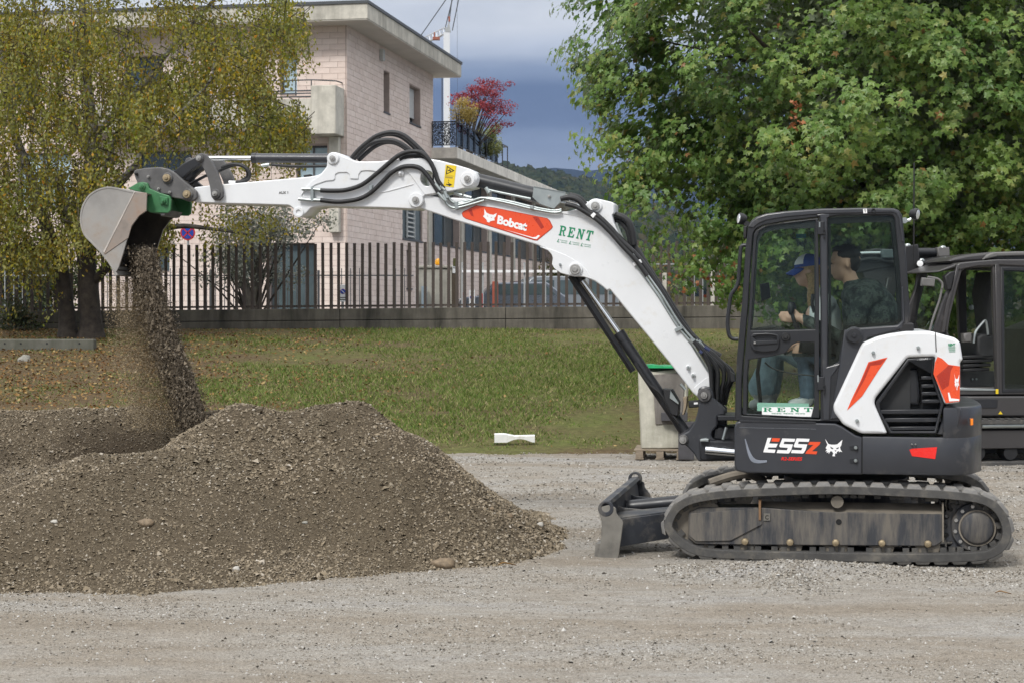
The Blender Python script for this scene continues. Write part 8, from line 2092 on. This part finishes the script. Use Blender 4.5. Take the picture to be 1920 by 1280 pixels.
V_ = lambda px, py: at_y(px, py, YC) - Vector((q.x, YC, GZ))
cable(V_(834, 56), V_(858, -40)); cable(V_(848, 58), V_(868, -40)); cable(V_(840, 58), V_(852, -40), .05)
cable(V_(790, 66), V_(850, -20)); cable(V_(857, -30), V_(859, 560), .012); cable(V_(829, 145), V_(829, 560), .05)

# ================================================================== hills and air
m_hill, N, b, o = newmat('wooded hillside')
g = N.n('ShaderNodeNewGeometry'); co = N.coord('Object')
c = N.mix(.5, N.ramp(g.outputs['Random Per Island'], [(0, (.016, .026, .012)), (.5, (.028, .040, .018)), (.85, (.050, .052, .022)), (1, (.085, .058, .025))]), N.ramp(N.noise(.02, 5, .6, vec=co), [(.3, (.016, .026, .012)), (.7, (.05, .052, .022))]))
N.l(c, b.inputs['Base Color']); b.inputs['Roughness'].default_value = 1; b.inputs['Specular IOR Level'].default_value = 0
YH = 1300.0
def ridge_px(px): return np.interp(px, [-400, 500, 900, 975, 1010, 1060, 1110, 1150, 1200, 1260, 1350, 1500, 1800, 2400], [200, 255, 300, 316, 316, 327, 338, 352, 378, 402, 425, 440, 450, 470])
hx = np.linspace(-420, 2300, 150); HV = []
nrow = 26
X = np.zeros((nrow, len(hx))); Y = X.copy(); Z = X.copy()
for j in range(nrow):
    t = j / (nrow - 1); yj = 520 + (YH - 520) * t
    xw = (hx - 960) / FPX * YH * (1 + .0 * t); top = HEYE + (572 - ridge_px(hx)) / FPX * YH
    X[j] = xw; Y[j] = yj; Z[j] = GZ - 2 + (top - GZ) * (t ** 1.25) + fbm(xw, yj + 0 * xw, .006, 61) * 9 * t * (1 - t) * 3
for j in range(6): pass
i = np.arange(len(hx) - 1)[None] + len(hx) * np.arange(nrow - 1)[:, None]
me = fastmesh('wooded_hill', np.stack([X.ravel(), Y.ravel(), Z.ravel()], 1), np.stack([i, i + 1, i + len(hx) + 1, i + len(hx)], -1).reshape(-1, 4)); me.shade_smooth()
tag(link('wooded_hill', me, mat=m_hill), kind='structure')
nn = 3200; a_ = rng.uniform(905, 1330, nn); t = rng.uniform(.05, 1.0, nn) ** .7
yj = 520 + (YH - 520) * t; xw = (a_ - 960) / FPX * YH; top = HEYE + (572 - ridge_px(a_)) / FPX * YH
zz = GZ - 2 + (top - GZ) * (t ** 1.25) + fbm(xw, yj, .006, 61) * 9 * t * (1 - t) * 3
ico = MB().blob((0, 0, 0), 1, 6, 4, .5); icv = np.array(ico.v); icf = np.array(ico.f)
sc = rng.uniform(2.2, 5.2, nn)[:, None] * np.stack([rng.uniform(.8, 1.2, nn), rng.uniform(.8, 1.2, nn), rng.uniform(.8, 1.5, nn)], 1)
me = scatter_mesh('hill_wood', icv, icf, np.stack([xw, yj, zz + 1.5], 1), sc, rotmats(nn, .2), .22); me.shade_smooth()
tag(link('hill_wood', me, mat=m_hill), kind='stuff')
YM = 3500.0
def mt_px(px): return np.interp(px, [-600, 300, 700, 900, 960, 1000, 1040, 1075, 1095, 1130, 1200, 1400, 1700, 2500], [120, 200, 270, 312, 308, 302, 297, 300, 304, 300, 300, 330, 350, 320])
mxp = np.linspace(-600, 2500, 260); nrow = 18; X = np.zeros((nrow, 260)); Y = X.copy(); Z = X.copy()
for j in range(nrow):
    t = j / (nrow - 1); yj = 1900 + (YM - 1900) * t; xw = (mxp - 960) / FPX * YM; top = HEYE + (580 - mt_px(mxp)) / FPX * YM
    X[j] = xw; Y[j] = yj; Z[j] = -20 + top * t ** 1.4 + fbm(xw, yj + 0 * xw, .0016, 71, 5) * 60 * t * (1.02 - t) + fbm(xw, yj + 0 * xw, .006, 72, 3) * 5
i = np.arange(259)[None] + 260 * np.arange(nrow - 1)[:, None]
me = fastmesh('far_mountain', np.stack([X.ravel(), Y.ravel(), Z.ravel()], 1), np.stack([i, i + 1, i + 261, i + 260], -1).reshape(-1, 4)); me.shade_smooth()
m_mt = pmat('forested mountain', (.010, .017, .022), 1.0, var=.4, vs=.004, spec=0.0); tag(link('far_mountain', me, mat=m_mt), kind='structure')
HZ = bpy.data.materials.new('haze'); HZ.use_nodes = True; HZ.node_tree.nodes.clear(); N = NT(HZ)
o = N.n('ShaderNodeOutputMaterial'); v = N.n('ShaderNodeVolumePrincipled'); v.inputs['Color'].default_value = (0.34, 0.46, 0.74, 1); v.inputs['Density'].default_value = 0.00010; v.inputs['Anisotropy'].default_value = 0.2
N.l(v.outputs[0], o.inputs['Volume'])
mb = MB(); mb.box((-4600, -400, -45), (4600, 4400, 420)); hz_ = mb.obj('haze', HZ); tag(hz_, kind='stuff')
